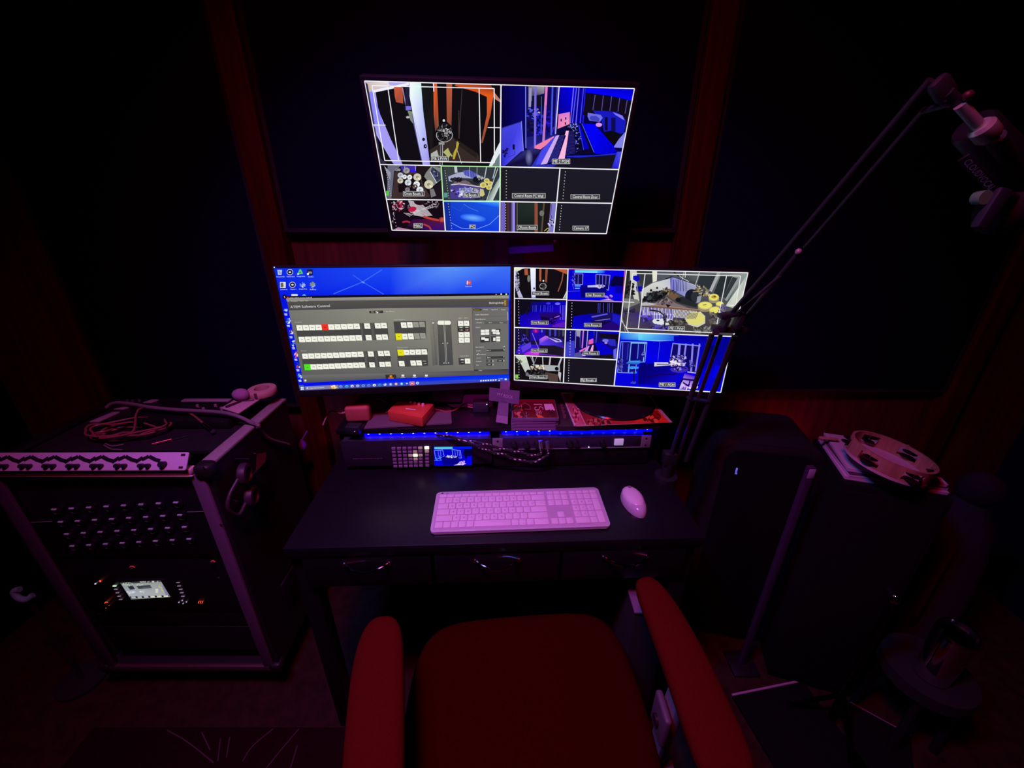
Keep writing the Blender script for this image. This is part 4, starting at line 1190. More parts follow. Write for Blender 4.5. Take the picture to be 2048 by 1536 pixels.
for i, (x, y, c, s) in enumerate(ICO):
    if c[0] == 20:
        A.oval((x, y), 36, 34, (225, 230, 245)); A.oval((x, y), 31, 29, (18, 22, 60)); A.oval((x, y), 14, 9, (230, 230, 240))
    elif i == 2:
        A.poly([(x - 30, y + 28), (x - 6, y - 30), (x + 12, y - 30), (x + 34, y + 20)], (90, 200, 110)); A.poly([(x - 8, y + 10), (x, y - 8), (x + 12, y + 12)], (30, 60, 160)); A.rect(x - 32, y + 16, x - 12, y + 32, (225, 230, 245))
    elif i == 3:
        A.rect(x - 34, y - 34, x + 30, y + 30, (25, 25, 40)); A.text('m', (x, y - 2), 34, (240, 240, 240)); A.rect(x - 34, y + 8, x - 14, y + 30, (235, 235, 240))
    elif i == 0:
        A.poly([(x - 28, y - 28), (x + 26, y - 28), (x + 20, y + 28), (x - 20, y + 28)], (190, 205, 235)); A.text('♻', (x, y), 24, (60, 90, 200)); A.line((x - 12, y - 10), (x + 8, y + 14), 6, (70, 100, 210))
    elif i == 4:
        A.rect(x - 34, y - 34, x + 30, y + 32, (235, 232, 225)); A.rect(x - 28, y - 28, x + 2, y + 26, (90, 100, 80)); A.text('E', (x + 8, y), 30, (120, 110, 60))
    else:
        A.scatter((x, y), 32, 28, 14, 18, [c, (200, 210, 235), (90, 130, 210)])
    A.text(s, (x + 10, y + 50), 12, (225, 230, 245), min(92, 10 * len(s)))
A.oval((222, 420), 26, 26, (15, 15, 40)); A.text('t', (222, 418), 26, (240, 240, 245))
A.rect(300, 388, 372, 412, (215, 222, 235)); A.poly([(420, 405), (445, 388), (470, 405)], (110, 200, 215))
for k, (x, y) in enumerate(((240, 570), (270, 700), (300, 830), (328, 955), (355, 1085), (378, 1205), (402, 1325))):
    A.scatter((x, y - 5), 22, 28, 12, 16, [(225, 230, 245), (220, 80, 80) if k in (2, 4, 5) else (90, 140, 230), (40, 60, 150)])
    A.rect(x - 20, y + 40, x + 12, y + 50, (215, 220, 245)); A.rect(x - 14, y + 54, x + 14, y + 62, (190, 200, 245))
# window
A.view(0, 0, 1)
W = lambda x, y: (530 + x / 5.688, 520 + y / 5.688)
V = lambda x, y: (770 + x / 5.688, 520 + y / 5.688)
A.poly([W(232, 410), V(0, 395), V(1408, 375), V(1408, 408), V(0, 422), W(240, 440)], (10, 10, 22))
A.poly([W(240, 436), V(1408, 402), V(1408, 440), W(250, 475)], [(150, 148, 142), (165, 160, 140), (140, 138, 122), (125, 124, 118)])
A.poly([W(250, 470), V(1408, 438), V(1405, 535), V(-2, 548), W(272, 578)], [(82, 80, 76), (84, 80, 76), (76, 74, 74), (70, 70, 70), (72, 72, 72)])
A.poly([W(270, 574), V(-2, 548), V(990, 540), V(1010, 1300), V(0, 1348), W(440, 1395)], [(118, 118, 110), (140, 140, 126), (128, 122, 114), (112, 110, 106), (92, 92, 92), (88, 88, 88)])
A.poly([V(990, 542), V(1405, 535), V(1405, 1300), V(1010, 1310)], [(108, 106, 104), (112, 110, 108), (104, 106, 102), (100, 100, 98)])
A.poly([W(425, 1310), V(0, 1290), V(1405, 1245), V(1405, 1300), V(0, 1352), W(442, 1398)], [(112, 112, 108), (110, 110, 110), (60, 58, 62), (76, 72, 76), (84, 84, 88), (78, 78, 84)])
A.view(530, 520, 5.688)
A.oval((258, 430), 11, 10, (225, 60, 60)); A.text('ATEM 2 M/E Production Studio 4K', (405, 430), 12, (220, 215, 225), 265, R(0.6))
A.text('File   Workspace   Output   Help', (372, 466), 10, (225, 225, 215), 235, R(0.6))
A.text('ATEM Software Control', (515, 528), 27, (228, 228, 222), 448, R(0.9))
A.text('Program', (380, 707), 11, (190, 190, 182), 76); A.text('Preview', (442, 1034), 11, (190, 190, 182), 68)
A.oval((460, 1372), 13, 12, (220, 220, 220))
A.poly([(1185, 580), (1340, 575), (1345, 602), (1190, 606)], (38, 36, 34)); A.text('Mix Effect 1', (1265, 590), 11, (235, 225, 200), 110, R(1)); A.text('Mix Effect 2', (1425, 586), 11, (215, 212, 205), 100, R(1))
A.poly([(1268, 582), (1288, 600), (1276, 606), (1270, 610)], (250, 250, 250))
BTN = (242, 242, 228)


def button_row(x0, y0, dx, dy, n, w_, h_, special=None, skew=10, col=BTN, ink=True):
    for k in range(n):
        x, y = x0 + dx * k, y0 + dy * k
        c = (special or {}).get(k, col)
        g = 4 if k in (special or {}) else 0
        A.poly([(x - w_ / 2 - skew / 2 - g, y - h_ / 2 - g), (x + w_ / 2 - skew / 2 + g, y - h_ / 2 - g * 1.2), (x + w_ / 2 + skew / 2 + g, y + h_ / 2 + g), (x - w_ / 2 + skew / 2 - g, y + h_ / 2 + g * 1.2)], c)
        if ink:
            A.rect(x - 9 - (k * 7) % 5, y - 3, x + 9 + (k * 11) % 6, y + 3, (120, 118, 108) if not (special or {}).get(k) else tuple(v * 0.55 for v in c))


PLATE = (70, 70, 68)
for q in ([(345, 738), (1390, 712), (1410, 905), (380, 942)], [(412, 1062), (1420, 1030), (1440, 1215), (440, 1255)]):
    A.poly(q, PLATE)
for q in ([(1085, 722), (1105, 722), (1125, 905), (1100, 905)], [(1202, 718), (1232, 718), (1250, 905), (1222, 905)], [(1125, 1042), (1155, 1042), (1170, 1225), (1145, 1225)], [(1245, 1040), (1270, 1040), (1290, 1218), (1262, 1220)]):
    A.poly(q, (86, 86, 82))
button_row(394, 773, 72.2, -2.0, 10, 68, 62, {4: (235, 50, 38)})
button_row(1163, 752, 72, 0, 1, 66, 62); button_row(1283, 749, 70, -3, 2, 66, 60)
button_row(420, 906, 72.0, -2.2, 10, 68, 62); button_row(1180, 884, 72, 0, 1, 66, 60); button_row(1297, 880, 68, -3, 2, 64, 60)
button_row(458, 1096, 70.0, -2.5, 10, 66, 60); button_row(1204, 1070, 70, 0, 1, 64, 58); button_row(1317, 1064, 70, -2.5, 2, 64, 58)
button_row(484, 1220, 69.0, -2.7, 10, 66, 60, {0: (80, 225, 35)}); button_row(1218, 1193, 70, 0, 1, 62, 56); button_row(1332, 1188, 68, -2.5, 2, 62, 56)
A.poly([(1368, 1310), (1482, 1306), (1482, 1352), (1378, 1358)], (52, 46, 44))
A.view(770, 520, 5.688)
A.poly([(0, 1306), (122, 1303), (130, 1345), (10, 1352)], (52, 46, 44)); A.oval((66, 1322), 16, 12, (225, 140, 40)); A.rect(36, 1338, 98, 1348, (220, 130, 50))
for x, s in ((203, 'Media'), (335, 'Audio'), (470, 'Camera')):
    A.rect(x - 16, 1305, x + 14, 1326, (235, 235, 230)); A.text(s, (x, 1336), 10, (225, 225, 225), 48, R(1.5))
A.text('Next Transition', (165, 679), 11, (195, 193, 182), 125); A.text('Transition Style', (198, 996), 11, (195, 193, 182), 122)
A.poly([(97, 700), (462, 692), (470, 900), (118, 912)], PLATE); A.poly([(132, 1015), (480, 1005), (490, 1205), (150, 1220)], PLATE)
button_row(213, 741, 70, -2.5, 2, 62, 62); button_row(351, 736, 70, -2.5, 2, 62, 60, col=(150, 150, 140))
button_row(156, 873, 69, -2, 3, 62, 66, {0: (232, 225, 20)}); button_row(362, 866, 68, -2, 2, 62, 64, col=(150, 150, 140))
button_row(178, 1054, 67, -2, 5, 62, 60, {0: (232, 225, 20)}); button_row(190, 1180, 68, 0, 1, 62, 60); button_row(320, 1173, 67, -2, 2, 60, 58)
A.rect(428, 1165, 478, 1194, (30, 28, 28)); A.text('1:00', (453, 1180), 14, (230, 225, 215)); A.text('Rate', (446, 1150), 11, (230, 228, 215)); A.oval((185, 868), 1, 1, BTN)
A.poly([(505, 690), (590, 688), (602, 1195), (540, 1200)], [(130, 128, 116), (122, 120, 112), (96, 96, 94), (92, 92, 90)])
for k in range(30):
    A.line((540 + k * 1.2, 735 + k * 15.5), (556 + k * 1.2, 735 + k * 15.5), 3.5, (45, 45, 44))
A.rect(536, 711, 557, 722, (235, 235, 225))
A.poly([(592, 690), (748, 686), (775, 1195), (615, 1200)], [(88, 86, 80), (90, 88, 82), (72, 72, 74), (66, 66, 68)])
A.path([(668, 738), (690, 1178), (702, 1178), (682, 738)], 3, (200, 200, 190))
A.poly(rrect(597, 690, 748, 738, 20), (240, 240, 225)); A.line((673, 692), (675, 736), 4, (120, 118, 108))
for x, y in ((658, 948), (710, 946), (670, 1173), (722, 1171)):
    A.rect(x - 7, y - 4, x + 7, y + 4, (215, 215, 205))
A.text('DSK 1', (858, 661), 11, (215, 212, 200), 42); A.text('DSK 2', (922, 659), 11, (215, 212, 200), 42)
A.poly([(818, 690), (960, 686), (970, 945), (832, 950)], PLATE)
for x, y in ((860, 722), (926, 720), (866, 850), (932, 847), (868, 913), (934, 911)):
    button_row(x, y, 1, 1, 1, 60, 58, skew=4)
for x, y, c in ((864, 797, (45, 42, 40)), (930, 796, (60, 24, 20))):
    A.rect(x - 30, y - 18, x + 30, y + 18, c); A.text('1:00', (x, y), 15, (235, 225, 215)); A.rect(x - 18, y - 34, x + 18, y - 26, (200, 200, 190))
A.text('Fade to Black', (905, 1092), 11, (205, 203, 192), 100); A.poly([(832, 1115), (965, 1112), (972, 1188), (840, 1194)], PLATE); button_row(938, 1150, 1, 1, 1, 60, 58, skew=4); A.rect(852, 1150, 900, 1178, (30, 28, 28)); A.text('1:00', (876, 1164), 13, (235, 225, 215)); A.rect(860, 1130, 896, 1140, (225, 225, 215))
# side palette
A.line((990, 545), (1012, 1300), 4, (70, 70, 68)); A.line((1396, 590), (1398, 685), 4, (215, 215, 205))
A.text('Blackmagicdesign', (1268, 486), 21, (235, 232, 222), 165, R(0.3))
for y in (465, 486, 507):
    A.oval((1367, y), 12, 11, (205, 150, 45)); A.oval((1367, y), 6, 5, (60, 50, 40))
A.poly(rrect(1005, 554, 1098, 577, 10), (35, 32, 30)); A.text('Palettes', (1050, 566), 12, (225, 195, 60), 68)
for x, s in ((1145, 'Media'), (1245, 'HyperDeck'), (1346, 'Output')):
    A.text(s, (x, 563), 12, (220, 218, 210), 76 if s == 'HyperDeck' else 54)
A.text('Color Generators', (1103, 621), 14, (235, 232, 225), 152); A.line((1012, 645), (1390, 638), 3, (88, 88, 86)); A.text('SuperSource', (1085, 673), 14, (235, 232, 225), 112)
A.poly([(1010, 700), (1385, 694), (1388, 725), (1012, 732)], (90, 92, 88)); A.poly([(1012, 702), (1130, 700), (1130, 728), (1014, 730)], (110, 112, 106))
for x, s in ((1070, 'Preset'), (1196, 'Art'), (1322, 'Copy')):
    A.text(s, (x, 712), 12, (225, 225, 218), 56 if s == 'Preset' else 36)
A.text('Layout', (1057, 765), 12, (220, 220, 212), 52)
for q in ([(1083, 790), (1190, 788), (1190, 855), (1085, 857)], [(1208, 788), (1312, 786), (1312, 850), (1210, 852)], [(1080, 875), (1186, 873), (1190, 935), (1084, 938)], [(1205, 870), (1314, 868), (1315, 930), (1208, 934)]):
    A.poly(q, (48, 48, 46))
LAY = [(1088, 793, 46, 28), (1138, 791, 46, 28), (1089, 825, 46, 28), (1139, 823, 46, 28), (1212, 790, 46, 26), (1262, 796, 34, 22), (1224, 820, 36, 22), (1263, 822, 44, 26), (1094, 880, 42, 28), (1132, 892, 46, 28), (1262, 872, 48, 24), (1264, 900, 46, 26)]
for x, y, w_, h_ in LAY:
    A.rect(x, y, x + w_, y + h_, (240, 240, 230))
A.rect(1212, 876, 1258, 926, (70, 70, 68)); A.rect(1230, 884, 1256, 920, (235, 235, 225)); A.line((1219, 886), (1219, 920), 6, (20, 20, 20))
A.text('Box Control', (1078, 991), 13, (235, 232, 225), 92); A.text('Enable', (1063, 1033), 11, (215, 213, 205), 52)
A.poly([(1150, 1018), (1358, 1013), (1360, 1040), (1152, 1046)], (58, 58, 58)); A.text('Box 1', (1180, 1030), 12, (235, 232, 225), 44)
A.path([(1040, 1073), (1048, 1081), (1062, 1064)], 5, (240, 240, 240)); A.text('Enabled', (1106, 1073), 11, (215, 213, 205), 76); A.text('Source', (1062, 1114), 11, (215, 213, 205), 50)
A.poly([(1148, 1098), (1358, 1092), (1360, 1120), (1150, 1126)], (58, 58, 58)); A.text('Black', (1180, 1111), 12, (235, 232, 225), 40); A.text('Position', (1066, 1154), 11, (215, 213, 205), 62)
for x, y in ((1183, 1150), (1308, 1146), (1184, 1190)):
    A.rect(x - 32, y - 13, x + 32, y + 13, (52, 52, 52)); A.text('0.00', (x, y), 12, (235, 232, 225)); A.rect(x + 40, y - 10, x + 46, y + 10, (225, 225, 220))
A.text('Size', (1051, 1195), 11, (215, 213, 205), 32); A.oval((1352, 1022), 5, 5, (235, 235, 235)); A.oval((1350, 1102), 5, 5, (235, 235, 235)); A.oval((1354, 985), 5, 6, (220, 220, 220))
A.line((1010, 1252), (1400, 1243), 5, (52, 50, 52)); A.rect(1012, 1248, 1054, 1258, (30, 28, 28)); A.text('Copy', (1085, 1256), 11, (220, 215, 215), 36)
for x in (1265, 1322, 1380):
    A.oval((x, 389), 10, 9 if x > 1300 else 3, (230, 232, 245))
A.rect(928, 236, 980, 282, (215, 70, 75)); A.poly([(932, 240), (946, 236), (940, 280), (930, 276)], (235, 225, 235)); A.oval((958, 258), 14, 12, (225, 120, 130)); A.text('Trade Link', (950, 300), 11, (210, 220, 250), 78)
# taskbar
A.view(0, 0, 1)
A.poly([(596, 770.5), V(0, 1395), V(1420, 1345), (1019, 766), (598, 786)], [(75, 90, 165), (48, 62, 200), (60, 80, 200), (45, 60, 190), (70, 80, 150)])
A.poly([W(455, 1440), W(835, 1412), W(838, 1462), W(465, 1478)], (130, 130, 165))
A.poly([W(440, 1398), V(0, 1352), V(1408, 1303), V(1412, 1340), V(0, 1400), W(440, 1438)], [(0, 10, 235), (5, 15, 230), (0, 40, 240), (0, 60, 235), (20, 30, 200), (0, 20, 230)])
A.view(530, 520, 5.688)
for q in ((415, 1452), (433, 1451), (416, 1470), (434, 1469)):
    A.rect(q[0] - 7, q[1] - 7, q[0] + 7, q[1] + 7, (240, 242, 250))
A.oval((484, 1458), 9, 10, (215, 220, 240)); A.text('Type here to search', (592, 1453), 14, (230, 230, 238), 165, R(1.2))
A.scatter((785, 1445), 40, 14, 18, 16, [(230, 200, 60), (235, 235, 230), (240, 120, 60), (60, 50, 60)])
for k, x in enumerate((862, 930, 992, 1055, 1118, 1180, 1243, 1305, 1366, 1428)):
    y = 1440 - (x - 862) * 0.042
    A.oval((x, y), 18, 14, [(120, 170, 240), (70, 190, 240), (235, 240, 245), (200, 220, 240), (120, 160, 240), (90, 140, 240), (240, 245, 245), (60, 150, 200), (225, 225, 240), (150, 180, 245)][k]); A.oval((x + 2, y + 2), 8, 6, (50, 80, 190))
A.view(770, 520, 5.688)
A.poly([(275, 1385), (335, 1382), (338, 1424), (280, 1427)], (190, 130, 190))
for k, (x, c) in enumerate(((5, (110, 150, 240)), (63, (110, 160, 245)), (125, (235, 150, 90)), (188, (90, 180, 240)), (248, (60, 90, 190)), (307, (235, 70, 60)), (368, (200, 220, 245)))):
    y = 1416 - x * 0.042
    A.oval((x, y), 17, 15, c); A.oval((x, y), 8, 7, (240, 240, 250) if k != 6 else (50, 70, 200))
for x in (1090, 1118, 1146, 1174, 1202, 1230, 1258):
    A.rect(x - 9, 1358 + (1258 - x) * 0.06, x + 8, 1372 + (1258 - x) * 0.06, (235, 238, 250))
A.text('5:40 PM', (1310, 1352), 10, (240, 242, 250), 48); A.rect(1290, 1366, 1304, 1376, (235, 238, 250)); A.rect(1360, 1348, 1382, 1366, (240, 242, 250))
A.build('screen', M_DISPLAY, mon_left)


# ================================================================ on the desk
TOP = 0.755

# keyboard
kb = thing('keyboard', 'slim white full-size keyboard lying on the black desk', 'keyboard', (0.0195, 0.845, TOP), R(2.7))
KW, KD = 0.445, 0.145
KT = R(2.0)
kM = Matrix.Translation((0, 0, 0.0065)) @ Matrix.Rotation(KT, 4, 'X')
MB().prism(rrect(-KW / 2, -KD / 2, KW / 2, KD / 2, 0.010), 0.0, 0.008, 0.0015).xf(kM).build('case', white_frame, kb)
MB().prism(rrect(-KW / 2 + 0.006, -KD / 2 + 0.007, KW / 2 - 0.006, KD / 2 - 0.0075, 0.005), 0.0076, 0.0084).xf(kM).build('key_deck', mat('key_deck_lilac', (0.52, 0.46, 0.52), 0.5), kb)
key_meshes = {}
legends = Art(KW, KD)
legends.step = 0
LEG = [list('`1234567890-='), ['⇥'] + list('QWERTYUIOP[]\\'), ['⇪'] + list("ASDFGHJKL;'"), ['⇧'] + list('ZXCVBNM,./')]
n_keys = 0
fk = MB()


def key(x0, x1, y0, y1, legend=None, fn=False):
    g = 0.0011
    w_, d_ = round(x1 - x0 - 2 * g, 4), round(y1 - y0 - 2 * g, 4)
    cx, cy = (x0 + x1) / 2, (y0 + y1) / 2
    if legend:
        legends.text(legend, (cx, cy), 0.0040, (38, 30, 48))
    if fn:
        fk.prism(rrect(cx - w_ / 2, cy - d_ / 2, cx + w_ / 2, cy + d_ / 2, 0.0014, 2), 0.0084, 0.0100)
        return
    if (w_, d_) not in key_meshes:
        o = MB().prism(rrect(-w_ / 2, -d_ / 2, w_ / 2, d_ / 2, 0.0016, 3), 0, 0.0018, 0.0004).build('key', key_white, kb)
        key_meshes[(w_, d_)] = o
    else:
        o = key_meshes[(w_, d_)].copy()
        COL.objects.link(o)
        o.parent = kb
    o.matrix_local = kM @ Matrix.Translation((cx, cy, 0.0083))


x_main0, x_main1 = -KW / 2 + 0.009, -KW / 2 + 0.294
U = (x_main1 - x_main0) / 15
yt = KD / 2 - 0.0125
rows_y = [(yt - 0.0125, yt)] + [(yt - 0.0125 - 0.0218 * (k + 1), yt - 0.0125 - 0.0218 * k) for k in range(5)]
xs = x_main0
for k in range(14):
    key(x_main0 + k * (x_main1 - x_main0) / 14, x_main0 + (k + 1) * (x_main1 - x_main0) / 14, *rows_y[0], fn=(k < 11))
for ri, widths in ((1, [1] * 13 + [2]), (2, [1.5] + [1] * 12 + [1.5]), (3, [1.75] + [1] * 11 + [2.25]), (4, [2.25] + [1] * 10 + [2.75]), (5, [1.1, 1, 1, 1, 1, 4.9, 1, 1, 1, 2])):
    x = x_main0
    for k, u_ in enumerate(widths):
        lg = LEG[ri - 1][k] if ri < 5 and k < len(LEG[ri - 1]) and (ri == 1 or k > 0) else None
        key(x, x + u_ * U, *rows_y[ri], legend=lg)
        x += u_ * U
xn = -KW / 2 + 0.2985
for ri in (0, 1, 2):
    for k in range(3):
        key(xn + k * U, xn + (k + 1) * U, *rows_y[ri])
key(xn + U, xn + 2 * U, *rows_y[4])
for k in range(3):
    key(xn + k * U, xn + (k + 1) * U, *rows_y[5])
xp = xn + 3 * U + 0.0045
NUM = [['', '/', '*', '-'], ['7', '8', '9'], ['4', '5', '6'], ['1', '2', '3']]
for k in range(4):
    key(xp + k * U, xp + (k + 1) * U, *rows_y[0])
    key(xp + k * U, xp + (k + 1) * U, *rows_y[1], legend=NUM[0][k] or None)
for ri in (2, 3, 4):
    for k in range(3):
        key(xp + k * U, xp + (k + 1) * U, *rows_y[ri], legend=NUM[ri - 1][k])
key(xp + 3 * U, xp + 4 * U, rows_y[3][0], rows_y[2][1])
key(xp + 3 * U, xp + 4 * U, rows_y[5][0], rows_y[4][1])
key(xp, xp + 2 * U, *rows_y[5]); key(xp + 2 * U, xp + 3 * U, *rows_y[5])
fk.xf(kM).build('function_keys', key_white, kb, kind='stuff')
legends.build('key_legends', M_INK_MATT, kb, M=kM @ Matrix.Translation((0, 0, 0.01025)) @ Matrix.Rotation(R(-90), 4, 'X'))
bl = Art(0.05, 0.01); bl.step = 0
bl.oval((-0.018, 0), 0.0032, 0.0022, (60, 40, 70)); bl.text('jlab', (-0.004, 0), 0.0032, (90, 60, 100))
bl.build('maker_mark', M_INK_MATT, kb, M=kM @ Matrix.Translation((-KW / 2 + 0.034, KD / 2 - 0.0065, 0.0086)) @ Matrix.Rotation(R(-90), 4, 'X'))
for s in (-1, 1):
    MB().box((s * 0.19, 0.055, 0.0041), (0.03, 0.008, 0.0078), 0.001).build('foot', grey_plastic, kb)
    MB().box((s * 0.19, -0.055, 0.0022), (0.03, 0.008, 0.0042), 0.001).build('foot', grey_plastic, kb)

# mouse
ms = thing('mouse', 'small white computer mouse to the right of the keyboard', 'mouse', (0.3275, 0.878, TOP), R(7))


def mouse_shell(hw, hl, zt, z0, flat=1.0):
    m = MB()
    n, k = 36, 10
    rings = []
    for j in range(k + 1):
        t = j / k * math.pi / 2
        rings.append([m.bm.verts.new((hw * math.cos(t) ** flat * math.cos(a) * (1 + 0.06 * math.sin(a)), hl * math.cos(t) ** flat * math.sin(a), z0 + (zt - z0) * math.sin(t) * (1 - 0.12 * math.sin(a) * math.cos(t)))) for a in [2 * math.pi * i / n for i in range(n)]])
    for a, c in zip(rings, rings[1:]):
        for i in range(n):
            m.bm.faces.new((a[i], a[(i + 1) % n], c[(i + 1) % n], c[i]))
    m.bm.faces.new(rings[0][::-1])
    bmesh.ops.remove_doubles(m.bm, verts=rings[-1], dist=1e-5)
    return m


mouse_shell(0.030, 0.056, 0.026, 0.001, 0.55).build('body', mat('mouse_side', (0.55, 0.5, 0.58), 0.12, coat=0.6), ms)
mouse_shell(0.0265, 0.047, 0.0305, 0.014, 0.7).xf(Matrix.Translation((0.0, 0.006, 0))).build('top_shell', mat('mouse_top', (0.78, 0.72, 0.76), 0.25), ms)
MB().cyl((-0.003, 0.037, 0.0245), (0.003, 0.037, 0.0245), 0.0062).build('scroll_wheel', mat('wheel_grey', (0.25, 0.18, 0.22), 0.4), ms)


# ---- rack gear under the shelf
def art_on(px_quad, p0, n, w_, h_):
    return Art(w_, h_, px_quad)


N_DESK = Vector((math.sin(DROT), -math.cos(DROT), 0))
F_ATEM = dl(-0.27, 0.300, 0)
sw = thing('video_switcher', 'black two-unit video switcher with a button grid and small lit screen', 'video switcher', dl(-0.27, 0.300, TOP), DROT)
swi = Matrix.Translation(dl(-0.27, 0.300, TOP)) @ Matrix.Rotation(DROT, 4, 'Z')
swi = swi.inverted()
MB().box((0, 0.130, 0.0625), (0.436, 0.25, 0.086), 0.002).build('chassis', mat('dark_grey_metal', (0.05, 0.05, 0.055), 0.4, 0.3), sw)
MB().box((0, 0.0025, 0.0625), (0.440, 0.005, 0.088), 0.001).build('front_panel', mat('switcher_front', (0.035, 0.028, 0.045), 0.45, 0.2, bump=0.1, scale=200), sw)
for sx in (-1, 1):
    for yy in (0.02, 0.23):
        MB().cyl((sx * 0.19, yy, 0), (sx * 0.19, yy, 0.0195), 0.012).build('foot', black_matte, sw)
Z9 = lambda x, y: (620 + x / 5.389, 770 + y / 5.389)


def sw_at(zx, zy):
    return swi @ at_plane(*Z9(zx, zy), F_ATEM, N_DESK)


cap_dim = mat('button_cap_dim', (0.30, 0.24, 0.34), 0.5)
cap_warm = mat('button_cap_glow', (0.4, 0.35, 0.3), 0.5, emit=0.16, ecol=(1, 0.72, 0.55))
cap_lit = mat('button_cap_lit', (1, 0.95, 0.8), 0.5, emit=1.05, ecol=(1.0, 0.95, 0.70))
MB().box((sw_at(1085, 770) + Vector((0, 0.0005, 0))), (0.112, 0.004, 0.062), 0.001).build('button_field', black_plastic, sw)
CX = [903, 962, 1020, 1078, 1133, 1190, 1260]
CY = [680, 718, 757, 797, 833, 870]
lit = {(6, 0): cap_lit, (4, 2): cap_lit, (5, 0): cap_warm, (6, 1): cap_warm, (3, 2): cap_warm, (5, 2): cap_warm, (4, 3): cap_warm, (4, 1): cap_warm}
for j, cy in enumerate(CY):
    for i, cx in enumerate(CX):
        p = sw_at(cx + (cy - 680) * (0.11 - 0.012 * i), cy - (i * 1.3))
        big = 1.12 if lit.get((i, j)) is cap_lit else 1
        MB().box((p.x, -0.0025, p.z), (0.0118 * big, 0.005, 0.0082 * big), 0.0012).build('button', lit.get((i, j), cap_dim), sw)
q = [sw_at(*c) for c in ((1330, 665), (1742, 660), (1747, 860), (1340, 867))]
LCW, LCH = (q[1] - q[0]).length, (q[0] - q[3]).length
A = Art(LCW, LCH, [Z9(1332, 668), Z9(1740, 662), Z9(1746, 858), Z9(1340, 865)])
A.view(620, 770, 5.389)
A.poly([(1320, 650), (1760, 650), (1760, 880), (1320, 880)], [(0, 10, 200), (0, 0, 170), (0, 0, 210), (0, 0, 235)])
A.grad([(1340, 668), (1535, 664), (1535, 690), (1342, 692)], (70, 190, 215), (110, 200, 235)); A.rect(1540, 662, 1740, 690, (0, 20, 235))
A.poly([(1660, 690), (1745, 688), (1740, 760), (1680, 790), (1650, 740)], (0, 0, 60)); A.poly([(1690, 765), (1745, 760), (1745, 858), (1690, 850)], (0, 0, 235))
for pts in ([(1340, 705), (1430, 700), (1445, 765), (1355, 800), (1340, 705)], [(1530, 695), (1620, 705), (1630, 785), (1540, 770), (1530, 695)]):
    A.path(pts, 5, (120, 150, 245))
for x in (1380, 1405, 1560, 1585, 1605):
    A.line((x, 705), (x + 6, 765), 4, (110, 130, 240))
A.poly([(1420, 770), (1600, 765), (1610, 850), (1430, 858)], (0, 0, 130)); A.scatter((1520, 768), 60, 9, 26, 12, [(210, 205, 235), (120, 110, 200)]); A.scatter((1640, 835), 40, 20, 30, 12, [(215, 190, 240), (150, 100, 230)]); A.poly([(1550, 860), (1600, 845), (1660, 855)], (225, 215, 240))
A.scatter((1380, 790), 30, 30, 16, 12, [(60, 130, 240), (20, 30, 160)]); A.line((1335, 810), (1420, 806), 5, (90, 120, 240))
MB().box((q[0] + q[2]) / 2 + Vector((0, 0.002, 0)), (LCW + 0.006, 0.006, LCH + 0.006), 0.001).build('screen_bezel', black_plastic, sw)
lm = Matrix((((q[1] - q[0]).normalized()), Vector((0, 1, 0)), ((q[0] - q[3]).normalized()))).transposed().to_4x4()
lm.translation = (q[0] + q[2]) / 2 + Vector((0, -0.0015, 0))
A.build('screen', M_DISPLAY, sw, M=lm)
p = sw_at(622, 792)
T = Art(0.16, 0.01); T.step = 0; T.text('ATEM 2 M/E Production Studio 4K', (0, 0), 0.0030, (150, 140, 175), 0.088)
T.build('panel_lettering', M_INK_MATT, sw, M=Matrix.Translation((p.x, -0.0004, p.z)))
p = sw_at(1800, 765)
T = Art(0.05, 0.01); T.step = 0; T.text('Blackmagicdesign', (0, 0), 0.0026, (120, 110, 150), 0.024)
T.build('maker_lettering', M_INK_MATT, sw, M=Matrix.Translation((p.x, -0.0004, p.z)))

un = thing('rack_unit', 'slim rack unit with black knobs and a pale rocker switch, right of the video switcher', 'rack unit', dl(0.19, 0.300, 0.8215), DROT)
uni = (Matrix.Translation(dl(0.19, 0.300, 0.8215)) @ Matrix.Rotation(DROT, 4, 'Z')).inverted()
F_UN = dl(0.19, 0.300, 0)
Z10 = lambda x, y: (970 + x / 5.389, 770 + y / 5.389)


def un_at(zx, zy):
    return uni @ at_plane(*Z10(zx, zy), F_UN, N_DESK)


MB().box((0, 0.115, 0.0205), (0.434, 0.22, 0.040), 0.002).build('chassis', mat('dark_grey_metal', (0.05, 0.05, 0.055), 0.4, 0.3), un)
MB().box((0, 0.002, 0.0205), (0.478, 0.004, 0.041), 0.001).build('front_panel', mat('dark_blue_panel', (0.05, 0.04, 0.09), 0.4, 0.3), un)
for x in (-0.222, 0.222):
    MB().box((x, -0.0012, 0.0205), (0.030, 0.003, 0.041), 0.001).build('rack_ear', silver_paint, un)
    for z in (0.009, 0.032):
        MB().cyl((x, -0.0022, z), (x, -0.0032, z), 0.0032).build('mounting_slot', black_matte, un)
for zx in (310, 440, 560, 905, 975, 1260):
    p = un_at(zx, 638)
    MB().cyl((p.x, 0, 0.020), (p.x, -0.014, 0.020), 0.0095, 0.0080, 24).build('knob', black_plastic, un)
p = un_at(1440, 618)
MB().box((p.x, -0.002, 0.0215), (0.027, 0.006, 0.021), 0.001).build('rocker_switch', mat('pale_rocker', (0.9, 0.9, 0.92), 0.4, emit=0.28, ecol=(0.5, 0.62, 1.0)), un)
p = un_at(1640, 620)
MB().box((p.x, -0.0008, 0.0215), (0.020, 0.004, 0.024), 0.001).build('vent', black_matte, un)
p = un_at(1118, 668)
MB().ball((p.x, -0.001, p.z), 0.0018, 10).build('status_light', mat('blue_white_dot', (1, 1, 1), 0.5, emit=2.5, ecol=(0.5, 0.5, 1)), un)
